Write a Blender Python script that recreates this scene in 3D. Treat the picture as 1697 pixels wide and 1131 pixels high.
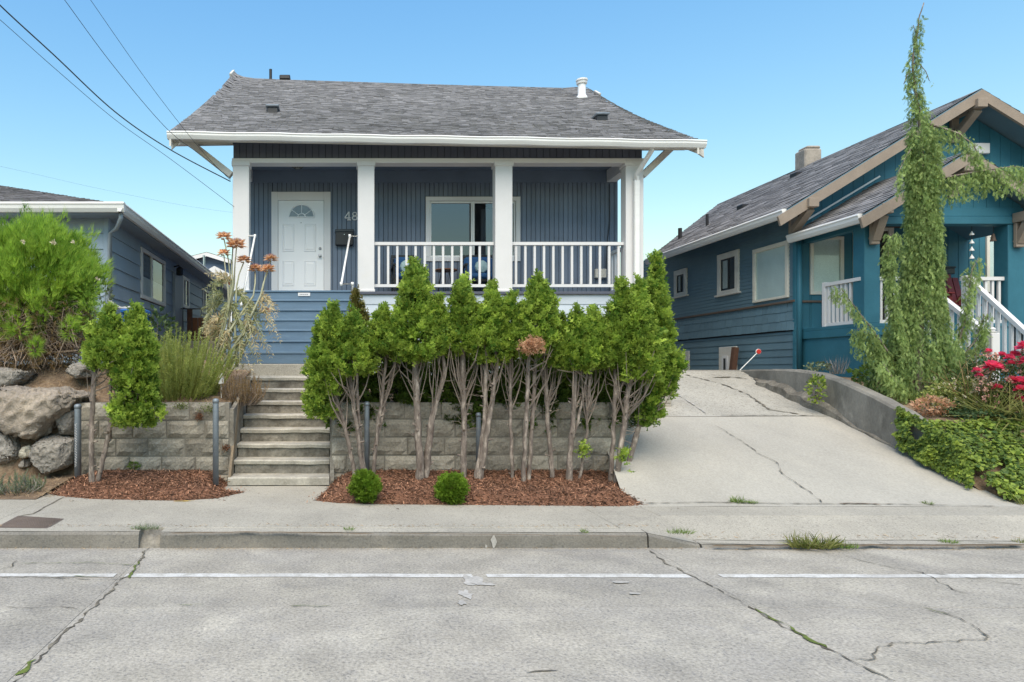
import bpy, math, random
import numpy as np
from mathutils import Vector, Matrix, noise
R = math.radians
random.seed(7)
RS = np.random.RandomState(11)
for o in list(bpy.data.objects):
    bpy.data.objects.remove(o)
SC = bpy.context.scene
COL = SC.collection

# ------------------------------------------------------------------ camera
# level camera in the road; shift lens, one-point view of the street
F, XV, YH, H = 1130.0, 560.0, 615.0, 1.6
cam = bpy.data.cameras.new('camera')
cam.sensor_width = 36.0
cam.lens = 36.0 * F / 1697.0
cam.shift_x = (848.5 - XV) / 1697.0
cam.shift_y = (YH - 565.5) / 1697.0
cam.clip_start, cam.clip_end = 0.05, 3000
camo = bpy.data.objects.new('camera', cam)
COL.objects.link(camo)
camo.location = (0, 0, H)
camo.rotation_euler = (R(90), 0, 0)
SC.camera = camo

# ------------------------------------------------------------------ light
SUN_EL, SUN_AZ = 56.0, 188.0      # azimuth from +Y clockwise: sun behind the camera, to the left
w = bpy.data.worlds.new('World')
SC.world = w
w.use_nodes = True
nt = w.node_tree
nt.nodes.clear()
sky = nt.nodes.new('ShaderNodeTexSky')
sky.sky_type = 'NISHITA'
sky.sun_disc = False
sky.sun_elevation = R(SUN_EL)
sky.sun_rotation = R(SUN_AZ)
sky.altitude = 0
sky.air_density = 2.5
sky.dust_density = 0.0
sky.ozone_density = 9.0
bg = nt.nodes.new('ShaderNodeBackground')
bg.inputs['Strength'].default_value = 0.118
out = nt.nodes.new('ShaderNodeOutputWorld')
hsv = nt.nodes.new('ShaderNodeHueSaturation')
hsv.inputs['Saturation'].default_value = 1.2
hsv.inputs['Hue'].default_value = 0.504
nt.links.new(sky.outputs[0], hsv.inputs['Color'])
nt.links.new(hsv.outputs[0], bg.inputs[0])
nt.links.new(bg.outputs[0], out.inputs[0])
sl = bpy.data.lights.new('sun', 'SUN')
sl.energy = 3.1
sl.angle = R(60)
sl.color = (1.0, 0.845, 0.625)
so = bpy.data.objects.new('sun', sl)
COL.objects.link(so)
sd = Vector((math.sin(R(SUN_AZ)) * math.cos(R(SUN_EL)), math.cos(R(SUN_AZ)) * math.cos(R(SUN_EL)), math.sin(R(SUN_EL))))
so.rotation_euler = sd.to_track_quat('Z', 'Y').to_euler()
so.location = sd * 60
vs = SC.view_settings
vs.view_transform = 'Standard'
vs.look = 'None'
vs.gamma = 1
vs.use_curve_mapping = False
vs.exposure = 0.78
SC.render.film_transparent = False
SC.cycles.max_bounces = 6
SC.cycles.transparent_max_bounces = 12
SC.cycles.use_denoising = True

# ------------------------------------------------------------------ helpers
def P(px, py, Y):
    return Vector(((px - XV) * Y / F, Y, H - (py - YH) * Y / F))
def X_(px, Y):
    return (px - XV) * Y / F
def Z_(py, Y):
    return H - (py - YH) * Y / F
def G(px, py, z=0.0):
    Y = F * (H - z) / (py - YH)
    return Vector(((px - XV) * Y / F, Y, z))

ORG = {}
def _reg(o, org):
    ORG[o.name] = Vector(org)
def tag(o, label=None, cat=None, group=None, kind=None):
    if label: o['label'] = label
    if cat: o['category'] = cat
    if group: o['group'] = group
    if kind: o['kind'] = kind
    return o
def link(name, data, org, parent=None):
    o = bpy.data.objects.new(name, data)
    COL.objects.link(o)
    if parent is not None:
        o.parent = parent
        o.location = Vector(org) - ORG[parent.name]
    else:
        o.location = org
    _reg(o, org)
    return o
def thing(name, label, cat, loc, group=None, kind=None):
    o = link(name, None, Vector(loc))
    o.empty_display_size = 0.2
    return tag(o, label, cat, group, kind)

class MB:
    def __init__(s):
        s.v, s.f, s.t = [], [], []
    def add(s, vs_, fs_, tint=None):
        b = len(s.v)
        s.v += [Vector(q) for q in vs_]
        s.f += [tuple(i + b for i in q) for q in fs_]
        if tint is not None:
            s.t += [tint] * len(vs_)
        return s
    def box(s, x0, x1, y0, y1, z0, z1, c=0.0, tint=None):
        if x1 < x0: x0, x1 = x1, x0
        if y1 < y0: y0, y1 = y1, y0
        if z1 < z0: z0, z1 = z1, z0
        c = min(c, (x1 - x0) * .45, (y1 - y0) * .45, (z1 - z0) * .45)
        if c <= 0:
            vv = [(x0,y0,z0),(x1,y0,z0),(x1,y1,z0),(x0,y1,z0),(x0,y0,z1),(x1,y0,z1),(x1,y1,z1),(x0,y1,z1)]
            return s.add(vv, [(0,3,2,1),(4,5,6,7),(0,1,5,4),(1,2,6,5),(2,3,7,6),(3,0,4,7)], tint)
        vv, idx = [], {}
        for i, X in enumerate((x0, x1)):
            for j, Y in enumerate((y0, y1)):
                for k, Z in enumerate((z0, z1)):
                    sx, sy, sz = (c, -c)[i], (c, -c)[j], (c, -c)[k]
                    for a, q in enumerate(((X, Y+sy, Z+sz), (X+sx, Y, Z+sz), (X+sx, Y+sy, Z))):
                        idx[i, j, k, a] = len(vv); vv.append(q)
        I = idx; ff = []
        ff += [(I[0,0,0,0],I[0,0,1,0],I[0,1,1,0],I[0,1,0,0]), (I[1,0,0,0],I[1,1,0,0],I[1,1,1,0],I[1,0,1,0])]
        ff += [(I[0,0,0,1],I[1,0,0,1],I[1,0,1,1],I[0,0,1,1]), (I[0,1,0,1],I[0,1,1,1],I[1,1,1,1],I[1,1,0,1])]
        ff += [(I[0,0,0,2],I[0,1,0,2],I[1,1,0,2],I[1,0,0,2]), (I[0,0,1,2],I[1,0,1,2],I[1,1,1,2],I[0,1,1,2])]
        for i in (0, 1):
            for j in (0, 1):
                q = (I[i,j,0,0],I[i,j,0,1],I[i,j,1,1],I[i,j,1,0]); ff.append(q if i == j else q[::-1])
        for i in (0, 1):
            for k in (0, 1):
                q = (I[i,0,k,0],I[i,1,k,0],I[i,1,k,2],I[i,0,k,2]); ff.append(q if i == k else q[::-1])
        for j in (0, 1):
            for k in (0, 1):
                q = (I[0,j,k,1],I[0,j,k,2],I[1,j,k,2],I[1,j,k,1]); ff.append(q if j == k else q[::-1])
        for i in (0, 1):
            for j in (0, 1):
                for k in (0, 1):
                    q = (I[i,j,k,0],I[i,j,k,1],I[i,j,k,2]); ff.append(q if (i+j+k) % 2 else q[::-1])
        return s.add(vv, ff, tint)
    def bar(s, a, b, w_, d, up=(0, 0, 1), tint=None):
        """rectangular bar from a to b; w_ across (in the plane with up), d along the third axis"""
        a, b = Vector(a), Vector(b)
        t = (b - a).normalized()
        sd_ = t.cross(Vector(up))
        if sd_.length < 1e-4: sd_ = t.cross(Vector((0, 1, 0)))
        sd_.normalize()
        u = sd_.cross(t)
        h, k = u * (w_ / 2), sd_ * (d / 2)
        vv = [a-h-k, a-h+k, a+h+k, a+h-k, b-h-k, b-h+k, b+h+k, b+h-k]
        return s.add(vv, [(0,1,2,3),(7,6,5,4),(0,4,5,1),(1,5,6,2),(2,6,7,3),(3,7,4,0)], tint)
    def tube(s, pts, rad, n=8, cap=True, tint=None):
        pts = [Vector(p) for p in pts]
        if not hasattr(rad, '__len__'): rad = [rad] * len(pts)
        ref = Vector((0.31, 0.77, 0.55))
        vv, ff = [], []
        for i, p in enumerate(pts):
            t = (pts[min(i+1, len(pts)-1)] - pts[max(i-1, 0)])
            if t.length < 1e-9: t = Vector((0, 0, 1))
            t.normalize()
            a = t.cross(ref)
            if a.length < 1e-3: a = t.cross(Vector((1, 0, 0)))
            a.normalize(); b = t.cross(a)
            for k in range(n):
                th = 2 * math.pi * k / n
                vv.append(p + (a * math.cos(th) + b * math.sin(th)) * rad[i])
        for i in range(len(pts) - 1):
            for k in range(n):
                ff.append((i*n+k, i*n+(k+1) % n, (i+1)*n+(k+1) % n, (i+1)*n+k))
        if cap:
            ff.append(tuple(range(n))[::-1]); ff.append(tuple((len(pts)-1)*n+k for k in range(n)))
        return s.add(vv, ff, tint)
    def lathe(s, c, prof, n=16, axis='z'):
        vv, ff = [], []
        for r, h in prof:
            for k in range(n):
                th = 2 * math.pi * k / n
                x, y = r * math.cos(th), r * math.sin(th)
                q = (x, y, h) if axis == 'z' else ((x, -h, y) if axis == 'y' else (h, x, y))
                vv.append(Vector(c) + Vector(q))
        for i in range(len(prof) - 1):
            for k in range(n):
                ff.append((i*n+k, i*n+(k+1) % n, (i+1)*n+(k+1) % n, (i+1)*n+k))
        ff.append(tuple(range(n))[::-1]); ff.append(tuple((len(prof)-1)*n+k for k in range(n)))
        return s.add(vv, ff)
    def prism(s, poly, d):
        """poly: list of 3-D points (a planar outline), extruded by vector d"""
        n = len(poly); d = Vector(d)
        vv = [Vector(p) for p in poly] + [Vector(p) + d for p in poly]
        ff = [tuple(range(n)), tuple(range(2*n-1, n-1, -1))] + [(i, n+i, n+(i+1) % n, (i+1) % n) for i in range(n)]
        return s.add(vv, ff)
    def mesh(s, name, org=(0, 0, 0), smooth=False):
        org = Vector(org)
        m = bpy.data.meshes.new(name)
        m.from_pydata([v - org for v in s.v], [], s.f)
        if s.t and len(s.t) == len(s.v):
            a = m.attributes.new('tint', 'FLOAT', 'POINT')
            a.data.foreach_set('value', np.array(s.t, dtype=np.float32))
        if smooth:
            m.polygons.foreach_set('use_smooth', [True] * len(m.polygons))
        m.update()
        return m
    def build(s, name, mt, parent=None, org=None, smooth=False, kind=None, recalc=True):
        if org is None:
            if parent is not None:
                org = ORG[parent.name]
            else:
                xs = [v.x for v in s.v]; ys = [v.y for v in s.v]; zs = [v.z for v in s.v]
                org = Vector(((min(xs)+max(xs))/2, (min(ys)+max(ys))/2, min(zs)))
        m = s.mesh(name, org, smooth)
        if recalc:
            import bmesh
            bm = bmesh.new(); bm.from_mesh(m)
            bmesh.ops.recalc_face_normals(bm, faces=bm.faces)
            bm.to_mesh(m); bm.free()
        m.materials.append(mt)
        o = link(name, m, Vector(org), parent)
        if kind: o['kind'] = kind
        return o

def bx(name, mt, parent, x0, x1, y0, y1, z0, z1, c=0.004, **k):
    return MB().box(x0, x1, y0, y1, z0, z1, c).build(name, mt, parent, recalc=False, **k)

# ------------------------------------------------------------------ materials
MT = {}
def _n(nt, t, **k):
    n = nt.nodes.new(t)
    for a, b in k.items(): setattr(n, a, b)
    return n
def _math(nt, op, a, b=None, c=None):
    n = nt.nodes.new('ShaderNodeMath'); n.operation = op
    for i, q in enumerate((a, b, c)):
        if q is None: continue
        if isinstance(q, (int, float)): n.inputs[i].default_value = q
        else: nt.links.new(q, n.inputs[i])
    return n.outputs[0]
def _noise(nt, vec, scale, detail=4, rough=.55, dist=0):
    n = nt.nodes.new('ShaderNodeTexNoise')
    n.inputs['Scale'].default_value = scale; n.inputs['Detail'].default_value = detail
    n.inputs['Roughness'].default_value = rough; n.inputs['Distortion'].default_value = dist
    nt.links.new(vec, n.inputs['Vector'])
    return n.outputs[0]
def _map(nt, v, a, b, c, d):
    n = nt.nodes.new('ShaderNodeMapRange')
    nt.links.new(v, n.inputs[0])
    for i, q in enumerate((a, b, c, d)): n.inputs[i+1].default_value = q
    return n.outputs[0]
def _mix(nt, f, a, b):
    n = nt.nodes.new('ShaderNodeMix'); n.data_type = 'RGBA'
    if isinstance(f, (int, float)): n.inputs[0].default_value = f
    else: nt.links.new(f, n.inputs[0])
    for i, q in ((6, a), (7, b)):
        if isinstance(q, tuple): n.inputs[i].default_value = q + (1,) if len(q) == 3 else q
        else: nt.links.new(q, n.inputs[i])
    return n.outputs[2]
def mat(name, col, rough=.7, var=.18, scale=3., fine=.12, fscale=60., bump=.15, bscale=None, bdist=.004, rnd=0., tint=0.,
        stains=(), spec=.35, metal=0., stretch=None, speck=None):
    """Surface colour = base colour broken up by coarse and fine noise, per-piece randomness and stains of their own colour."""
    m = bpy.data.materials.new(name); MT[name] = m
    m.use_nodes = True
    nt = m.node_tree; bs = nt.nodes['Principled BSDF']
    geo = _n(nt, 'ShaderNodeNewGeometry')
    vec = geo.outputs['Position']
    if stretch:
        mp = _n(nt, 'ShaderNodeMapping'); mp.inputs['Scale'].default_value = stretch
        nt.links.new(vec, mp.inputs[0]); svec = mp.outputs[0]
    else: svec = vec
    c = col
    for (c2, sc2, lo, hi, amt) in stains:
        f = _map(nt, _noise(nt, svec, sc2, 6, .62), lo, hi, 0, amt)
        c = _mix(nt, f, c, c2)
    if speck:
        c2, sc2, lo, hi, amt = speck
        vo = _n(nt, 'ShaderNodeTexVoronoi'); vo.inputs['Scale'].default_value = sc2
        nt.links.new(vec, vo.inputs['Vector'])
        sep = _n(nt, 'ShaderNodeSeparateColor'); nt.links.new(vo.outputs['Color'], sep.inputs[0])
        c = _mix(nt, _map(nt, sep.outputs[0], lo, hi, 0, amt), c, c2)
    fac = _map(nt, _noise(nt, svec, scale, 5), .25, .75, 1-var, 1+var)
    nf = _noise(nt, svec, fscale, 3, .6)
    fac = _math(nt, 'MULTIPLY', fac, _map(nt, nf, .25, .75, 1-fine, 1+fine))
    if rnd:
        oi = _n(nt, 'ShaderNodeObjectInfo')
        fac = _math(nt, 'MULTIPLY', fac, _map(nt, oi.outputs['Random'], 0, 1, 1-rnd, 1+rnd))
    if tint:
        at = _n(nt, 'ShaderNodeAttribute', attribute_name='tint')
        fac = _math(nt, 'MULTIPLY', fac, _map(nt, at.outputs['Fac'], 0, 1, 1-tint, 1+tint))
    vm = _n(nt, 'ShaderNodeVectorMath', operation='SCALE')
    if isinstance(c, tuple): vm.inputs[0].default_value = c
    else: nt.links.new(c, vm.inputs[0])
    nt.links.new(fac, vm.inputs['Scale'])
    nt.links.new(vm.outputs[0], bs.inputs['Base Color'])
    bs.inputs['Roughness'].default_value = rough
    bs.inputs['Specular IOR Level'].default_value = spec
    bs.inputs['Metallic'].default_value = metal
    if bump:
        b = _n(nt, 'ShaderNodeBump'); b.inputs['Strength'].default_value = bump; b.inputs['Distance'].default_value = bdist
        h = nf if bscale is None else _noise(nt, svec, bscale, 5, .6)
        nt.links.new(h, b.inputs['Height']); nt.links.new(b.outputs[0], bs.inputs['Normal'])
    return m
def leafmat(name, a, b, trans=.35, rough=.55, var=.25):
    """foliage: per-leaf colour between a and b, some light let through"""
    m = bpy.data.materials.new(name); MT[name] = m
    m.use_nodes = True
    nt = m.node_tree; bs = nt.nodes['Principled BSDF']; ou = nt.nodes['Material Output']
    at = _n(nt, 'ShaderNodeAttribute', attribute_name='tint')
    geo = _n(nt, 'ShaderNodeNewGeometry')
    c = _mix(nt, at.outputs['Fac'], a, b)
    f = _map(nt, _noise(nt, geo.outputs['Position'], 5., 3), .3, .7, 1-var, 1+var)
    vm = _n(nt, 'ShaderNodeVectorMath', operation='SCALE')
    nt.links.new(c, vm.inputs[0]); nt.links.new(f, vm.inputs['Scale'])
    nt.links.new(vm.outputs[0], bs.inputs['Base Color'])
    bs.inputs['Roughness'].default_value = rough; bs.inputs['Specular IOR Level'].default_value = .25
    tr = _n(nt, 'ShaderNodeBsdfTranslucent'); nt.links.new(vm.outputs[0], tr.inputs[0])
    ms = _n(nt, 'ShaderNodeMixShader'); ms.inputs[0].default_value = trans
    nt.links.new(bs.outputs[0], ms.inputs[1]); nt.links.new(tr.outputs[0], ms.inputs[2])
    nt.links.new(ms.outputs[0], ou.inputs[0])
    return m
def glassmat(name, tintc=(.75, .8, .85), refl=.22, ior=1.5):
    m = bpy.data.materials.new(name); MT[name] = m
    m.use_nodes = True
    nt = m.node_tree; nt.nodes.clear()
    ou = _n(nt, 'ShaderNodeOutputMaterial')
    tr = _n(nt, 'ShaderNodeBsdfTransparent'); tr.inputs[0].default_value = tintc + (1,)
    gl = _n(nt, 'ShaderNodeBsdfGlossy'); gl.inputs['Roughness'].default_value = .02
    fr = _n(nt, 'ShaderNodeFresnel'); fr.inputs[0].default_value = ior
    gb = _n(nt, 'ShaderNodeNewGeometry')
    f = _math(nt, 'MULTIPLY', _math(nt, 'ADD', fr.outputs[0], refl), _math(nt, 'SUBTRACT', 1.0, gb.outputs['Backfacing']))
    ms = _n(nt, 'ShaderNodeMixShader'); nt.links.new(f, ms.inputs[0])
    nt.links.new(tr.outputs[0], ms.inputs[1]); nt.links.new(gl.outputs[0], ms.inputs[2])
    nt.links.new(ms.outputs[0], ou.inputs[0])
    return m

mat('road_concrete', (.335, .310, .262), .9, .2, 2.3, .34, 48, .6, 70, .006, rnd=.06,
    stains=(((.245, .235, .22), .6, .42, .72, .65), ((.43, .40, .33), 1.9, .46, .74, .7), ((.22, .215, .21), 6., .58, .75, .5)), speck=((.17, .165, .16), 95, .8, 1, .7))
mat('road_base', (.035, .032, .028), .95, .2)
mat('walk_concrete', (.355, .332, .278), .9, .14, 1.3, .26, 75, .4, 90, .004, rnd=.03,
    stains=(((.26, .245, .215), .9, .45, .75, .5), ((.44, .41, .34), 2.4, .55, .8, .5)), speck=((.17, .16, .14), 75, .85, 1, .6))
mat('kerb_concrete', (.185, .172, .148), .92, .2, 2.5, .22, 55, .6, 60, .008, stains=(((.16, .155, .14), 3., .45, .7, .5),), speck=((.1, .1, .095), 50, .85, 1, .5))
mat('drive_concrete', (.36, .343, .298), .88, .13, 1.2, .15, 55, .25, 50, .003,
    stains=(((.30, .29, .26), .8, .5, .75, .5), ((.41, .385, .325), 2.2, .5, .8, .5), ((.27, .26, .235), 5., .6, .78, .55)), stretch=(1, .5, 1))
mat('drive_aggregate', (.36, .345, .30), .92, .14, 1.5, .25, 50, .6, 60, .006, stains=(((.27, .26, .23), 1.4, .45, .7, .5),), speck=((.14, .13, .11), 45, .8, 1, .6))
mat('stain_concrete', (.215, .205, .18), .92, .2, 1.6, .15, 40, .5, 25, .01,
    stains=(((.12, .115, .10), 1.8, .42, .68, .8), ((.42, .40, .35), 4., .6, .8, .6)), stretch=(1, 1, .6))
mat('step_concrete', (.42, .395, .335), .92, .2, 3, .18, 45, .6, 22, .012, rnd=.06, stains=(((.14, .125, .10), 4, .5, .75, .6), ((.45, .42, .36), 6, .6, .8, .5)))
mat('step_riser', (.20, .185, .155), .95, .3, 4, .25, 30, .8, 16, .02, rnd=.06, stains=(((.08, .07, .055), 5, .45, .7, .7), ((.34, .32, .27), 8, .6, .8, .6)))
mat('block', (.285, .262, .215), .93, .25, 5, .25, 40, .9, 26, .014, rnd=.2, stains=(((.13, .12, .10), 3, .5, .75, .55), ((.34, .27, .18), 6, .6, .8, .4)))
mat('mortar', (.20, .185, .155), .95, .2)
mat('boulder', (.31, .265, .215), .9, .25, 2.5, .25, 30, 1., 14, .05, rnd=.1, stains=(((.12, .115, .11), 2.2, .45, .7, .6), ((.36, .30, .22), 5, .55, .8, .6)))
mat('boulder_grey', (.285, .265, .235), .9, .25, 2.5, .25, 30, 1., 14, .05, rnd=.1, stains=(((.12, .118, .11), 3.2, .45, .7, .5), ((.31, .27, .21), 4, .55, .8, .5)))
mat('boulder_pale', (.42, .39, .31), .95, .3, 14, .2, 45, 1., 25, .02)
mat('soil', (.165, .115, .075), .97, .3, 4, .35, 45, .9, 30, .015, stains=(((.27, .20, .13), 9, .45, .65, .8),))
mat('far_ground', (.16, .15, .11), .97, .3, .2, .3, 8)
mat('mulch', (.175, .085, .05), .96, .3, 6, .5, 55, 1., 50, .02)
mat('mulch_chip', (.275, .148, .092), .9, .25, 3, .2, 60, .3, tint=.85)
mat('straw', (.30, .215, .13), .9, .2, 6, .2, 60, .2, tint=.5)
mat('navy_siding', (.142, .182, .242), .55, .12, 2., .06, 60, .15, 30, .002, rnd=.06, spec=.4)
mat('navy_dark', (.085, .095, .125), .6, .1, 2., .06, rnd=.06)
mat('groove', (.012, .015, .022), .9, .1)
mat('pale_siding', (.46, .52, .575), .5, .1, 2.5, .05, 60, .15, 20, .002, rnd=.06, stains=(((.58, .62, .65), 3, .5, .8, .5), ((.25, .3, .36), 9, .66, .8, .5)), stretch=(.4, 1, 2), spec=.5)
mat('stair_blue', (.105, .17, .24), .55, .14, 3., .08, 50, .2, 20, .003, rnd=.07, stains=(((.17, .24, .31), 5, .55, .8, .6), ((.05, .085, .125), 7, .62, .8, .7)), stretch=(.5, 1, 3), spec=.45)
mat('white_paint', (.67, .665, .665), .5, .04, 2, .02, 50, .08, rnd=.02, stains=(((.62, .6, .55), 3, .58, .85, .35),), spec=.4)
mat('white_aged', (.62, .60, .55), .6, .12, 3, .06, 50, .15, stains=(((.42, .39, .33), 4, .5, .8, .5),))
mat('white_metal', (.78, .78, .765), .4, .04, 2, .02, 50, .03, stains=(((.55, .54, .5), 2.5, .55, .85, .4),), stretch=(1, 1, 6), spec=.5)
mat('door_white', (.80, .80, .80), .42, .03, 2, .015, 50, .04, spec=.45)
mat('roof_shingle', (.20, .197, .2), .93, .15, 1.2, .3, 90, .5, 120, .004, tint=.26, stains=(((.26, .252, .252), .9, .45, .75, .5),))
mat('roof_grey', (.15, .145, .15), .93, .18, 1.2, .25, 90, .5, 120, .004, tint=.35, stains=(((.17, .16, .16), .9, .45, .75, .4),))
mat('black_metal', (.012, .012, .014), .4, .1, spec=.5)
mat('dark_plastic', (.02, .02, .022), .5, .1)
mat('galvanised', (.21, .245, .275), .5, .15, 12, .08, 60, .1, metal=.35, stains=(((.14, .165, .19), 8, .5, .75, .5),))
mat('steel', (.55, .55, .54), .25, .05, metal=1.)
mat('bark', (.172, .142, .12), .95, .3, 8, .3, 45, 1., 30, .012, stains=(((.40, .345, .29), 18, .5, .66, .85), ((.085, .06, .05), 14, .52, .7, .8)), stretch=(1, 1, .35))
mat('twig', (.195, .16, .132), .95, .25, 12, .2, 45, .4, tint=.3)
mat('dead_twig', (.30, .225, .17), .95, .25, 12, .2, 45, .4, tint=.55)
mat('fence_wood', (.20, .155, .105), .9, .2, 5, .15, 50, .5, 20, .006, stretch=(1, 1, .3))
mat('brown_wood', (.11, .055, .035), .8, .2, 5, .15, 50, .4)
mat('slate_siding', (.285, .36, .435), .6, .1, 2., .05, 60, .12, 30, .002, rnd=.05)
mat('slate_trim', (.30, .345, .39), .6, .08)
mat('teal_siding', (.115, .195, .245), .55, .12, 2., .06, 60, .12, 30, .002, rnd=.07)
mat('teal_bright', (.03, .14, .195), .55, .12, 2., .06, 60, .12, 30, .002, rnd=.07, stains=(((.045, .17, .23), 2., .5, .8, .5),))
mat('taupe_trim', (.27, .22, .175), .7, .12, 4, .1, 50, .2, stains=(((.24, .19, .15), 5, .5, .8, .5),))
mat('brown_trim', (.13, .095, .075), .75, .15, 4)
mat('cream_trim', (.66, .63, .55), .55, .06, 3)
mat('blind', (.74, .78, .76), .8, .06, 4)  # pale blind, lightened to carry the panes' bright reflection in its colour
mat('dark_room', (.05, .045, .04), .9, .1)
mat('curtain', (.62, .6, .56), .9, .08, 6, stretch=(8, 1, .3))
mat('chimney', (.32, .285, .245), .95, .25, 6, .2, 30, .7, 20, .01)
mat('blue_plastic', (.02, .13, .42), .4, .06, spec=.5)
mat('hose', (.42, .43, .42), .6, .1)
mat('blue_cushion', (.03, .10, .24), .9, .1, 9)
mat('pale_cushion', (.35, .5, .52), .9, .1, 9)
mat('table_wood', (.24, .1, .045), .5, .15, 8)
mat('red_chair', (.20, .035, .035), .6, .12, 6)
mat('road_paint', (.56, .555, .53), .8, .1, 3, .2, 80, .3, stains=(((.36, .345, .31), 9, .45, .65, .85), ((.36, .345, .31), 1.3, .45, .7, .6)))
mat('yellow_paint', (.50, .34, .07), .85, .2, 8, .3, 60, stains=(((.33, .3, .22), 12, .45, .65, .9),))
mat('crack', (.085, .075, .06), .97, .3, 20, stains=(((.2, .18, .14), 7, .42, .6, .9),))
mat('moss', (.11, .145, .03), .97, .35, 14, .4, 60, .8, 50, .01, stains=(((.06, .055, .03), 11, .5, .7, .9),))
mat('patch', (.385, .37, .34), .9, .2, 9, .2, 40, .6)
mat('rust_cover', (.24, .19, .155), .8, .2, 8, .2, 50, .3)
mat('rust', (.14, .112, .095), .85, .2)
mat('white_plastic', (.75, .75, .73), .5, .05)
mat('red_reflector', (.55, .04, .03), .3, .05)
mat('wire', (.04, .045, .05), .8, .1)
mat('brass', (.42, .30, .14), .35, .05, metal=.8)
mat('far_siding', (.085, .125, .19), .6, .08, 2)
mat('brown_stain', (.13, .06, .03), .8, .2)
leafmat('thuja', (.075, .165, .02), (.52, .66, .11), .46)
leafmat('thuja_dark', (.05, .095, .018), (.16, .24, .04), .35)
leafmat('thuja_rust', (.13, .105, .03), (.19, .20, .045), .3)
leafmat('thuja_dead', (.46, .24, .13), (.66, .42, .27), .35)
leafmat('boxwood', (.08, .16, .012), (.2, .31, .03), .35)
leafmat('needle', (.13, .27, .03), (.48, .66, .10), .5)
leafmat('rosemary', (.26, .32, .07), (.54, .58, .20), .48)
leafmat('cedar', (.09, .165, .045), (.44, .56, .20), .45)
leafmat('dry_plant', (.22, .14, .06), (.34, .235, .11), .25)
leafmat('artichoke_leaf', (.24, .28, .12), (.50, .48, .27), .4)
leafmat('artichoke_dry', (.52, .42, .20), (.72, .60, .40), .4)
leafmat('artichoke_stem', (.3, .31, .19), (.42, .42, .3), .1)
leafmat('bract', (.72, .42, .22), (.85, .62, .40), .6)
leafmat('thistle', (.42, .2, .19), (.56, .32, .28), .3)
leafmat('rose_leaf', (.03, .06, .02), (.085, .13, .045), .25)
leafmat('rose_petal', (.62, .03, .10), (.85, .13, .24), .35)
leafmat('rose_fade', (.55, .25, .22), (.66, .42, .32), .25)
leafmat('ivy', (.06, .12, .035), (.42, .52, .08), .4)
leafmat('grass', (.11, .15, .03), (.28, .27, .09), .3)
leafmat('weed', (.10, .17, .03), (.20, .28, .06), .3)
leafmat('silver_plant', (.13, .17, .09), (.24, .29, .17), .3)
leafmat('grey_twig', (.22, .2, .18), (.34, .31, .28), .1)
leafmat('broad_leaf', (.04, .08, .03), (.10, .16, .06), .3)
leafmat('cream_flower', (.55, .48, .33), (.7, .64, .48), .3)
glassmat('glass', (.55, .58, .62), .10)
glassmat('glass_side', (.9, .94, .94), .06, 1.25)

# ------------------------------------------------------------------ siding, roofs, cracks
def vboards(parent, x0, x1, z0, z1, y, wd, mt, openings=(), gap=.007, th=.022, name='board', jit=.0):
    x = x0
    while x < x1 - .01:
        a, b = x, min(x + wd, x1)
        segs = [(a, b, z0, z1)]
        for (ox0, ox1, oz0, oz1) in openings:
            ns = []
            for (p, q, r, s) in segs:
                if q <= ox0 or p >= ox1 or s <= oz0 or r >= oz1: ns.append((p, q, r, s)); continue
                if p < ox0: ns.append((p, ox0, r, s))
                if q > ox1: ns.append((ox1, q, r, s))
                m0, m1 = max(p, ox0), min(q, ox1)
                if r < oz0: ns.append((m0, m1, r, oz0))
                if s > oz1: ns.append((m0, m1, oz1, s))
            segs = ns
        for (p, q, r, s) in segs:
            if q - p < .02: continue
            j = random.uniform(0, jit)
            bx(name, mt, parent, p + gap/2, q - gap/2, y - th - j, y, r, s, .003)
        x += wd

def lap(parent, p0, p1, z0, z1, n, expo, mt, openings=(), name='plank', th=.022, lens=None, joined=None, gap=.004, fixed=None):
    """lapped boards on the wall from p0 to p1 (plan points), outward normal n; openings in metres along the wall and height"""
    p0, p1, n = Vector((p0[0], p0[1], 0)), Vector((p1[0], p1[1], 0)), Vector((n[0], n[1], 0))
    L = (p1 - p0).length; t = (p1 - p0) / L
    z = z0; row = 0
    while z < z1 - .01:
        ztop = min(z + expo, z1)
        cuts = [0, L]
        if lens:
            cuts = [0]; c = random.uniform(.3, 1) * lens
            while c < L - .3 * lens:
                cuts.append(c); c += lens * random.uniform(.8, 1.2)
            cuts.append(L)
        segs = [(cuts[i], cuts[i+1], z, ztop) for i in range(len(cuts)-1)]
        for (o0, o1, oz0, oz1) in openings:
            ns = []
            for (a, b, r, s) in segs:
                if b <= o0 or a >= o1 or s <= oz0 or r >= oz1: ns.append((a, b, r, s)); continue
                if a < o0: ns.append((a, o0, r, s))
                if b > o1: ns.append((o1, b, r, s))
                m0, m1 = max(a, o0), min(b, o1)
                if r < oz0 - .01: ns.append((m0, m1, r, oz0))
                if s > oz1 + .01: ns.append((m0, m1, oz1, s))
            segs = ns
        for (a, b, r, s) in segs:
            if b - a < .015: continue
            g = gap / 2
            A, B = p0 + t * (a + g), p0 + t * (b - g)
            e = random.uniform(0, .003)
            lo, hi = n * (th + e), n * .006
            up = Vector((0, 0, 1))
            vv = [A + up*r, B + up*r, A + up*r + lo, B + up*r + lo, A + up*s, B + up*s, A + up*s + hi, B + up*s + hi]
            ff = [(0,1,3,2), (2,3,7,6), (4,6,7,5), (0,2,6,4), (1,5,7,3)]
            if joined is not None: joined.add(vv, ff)
            else: MB().add(vv, ff).build(name, mt, parent)
        z += expo; row += 1

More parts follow.
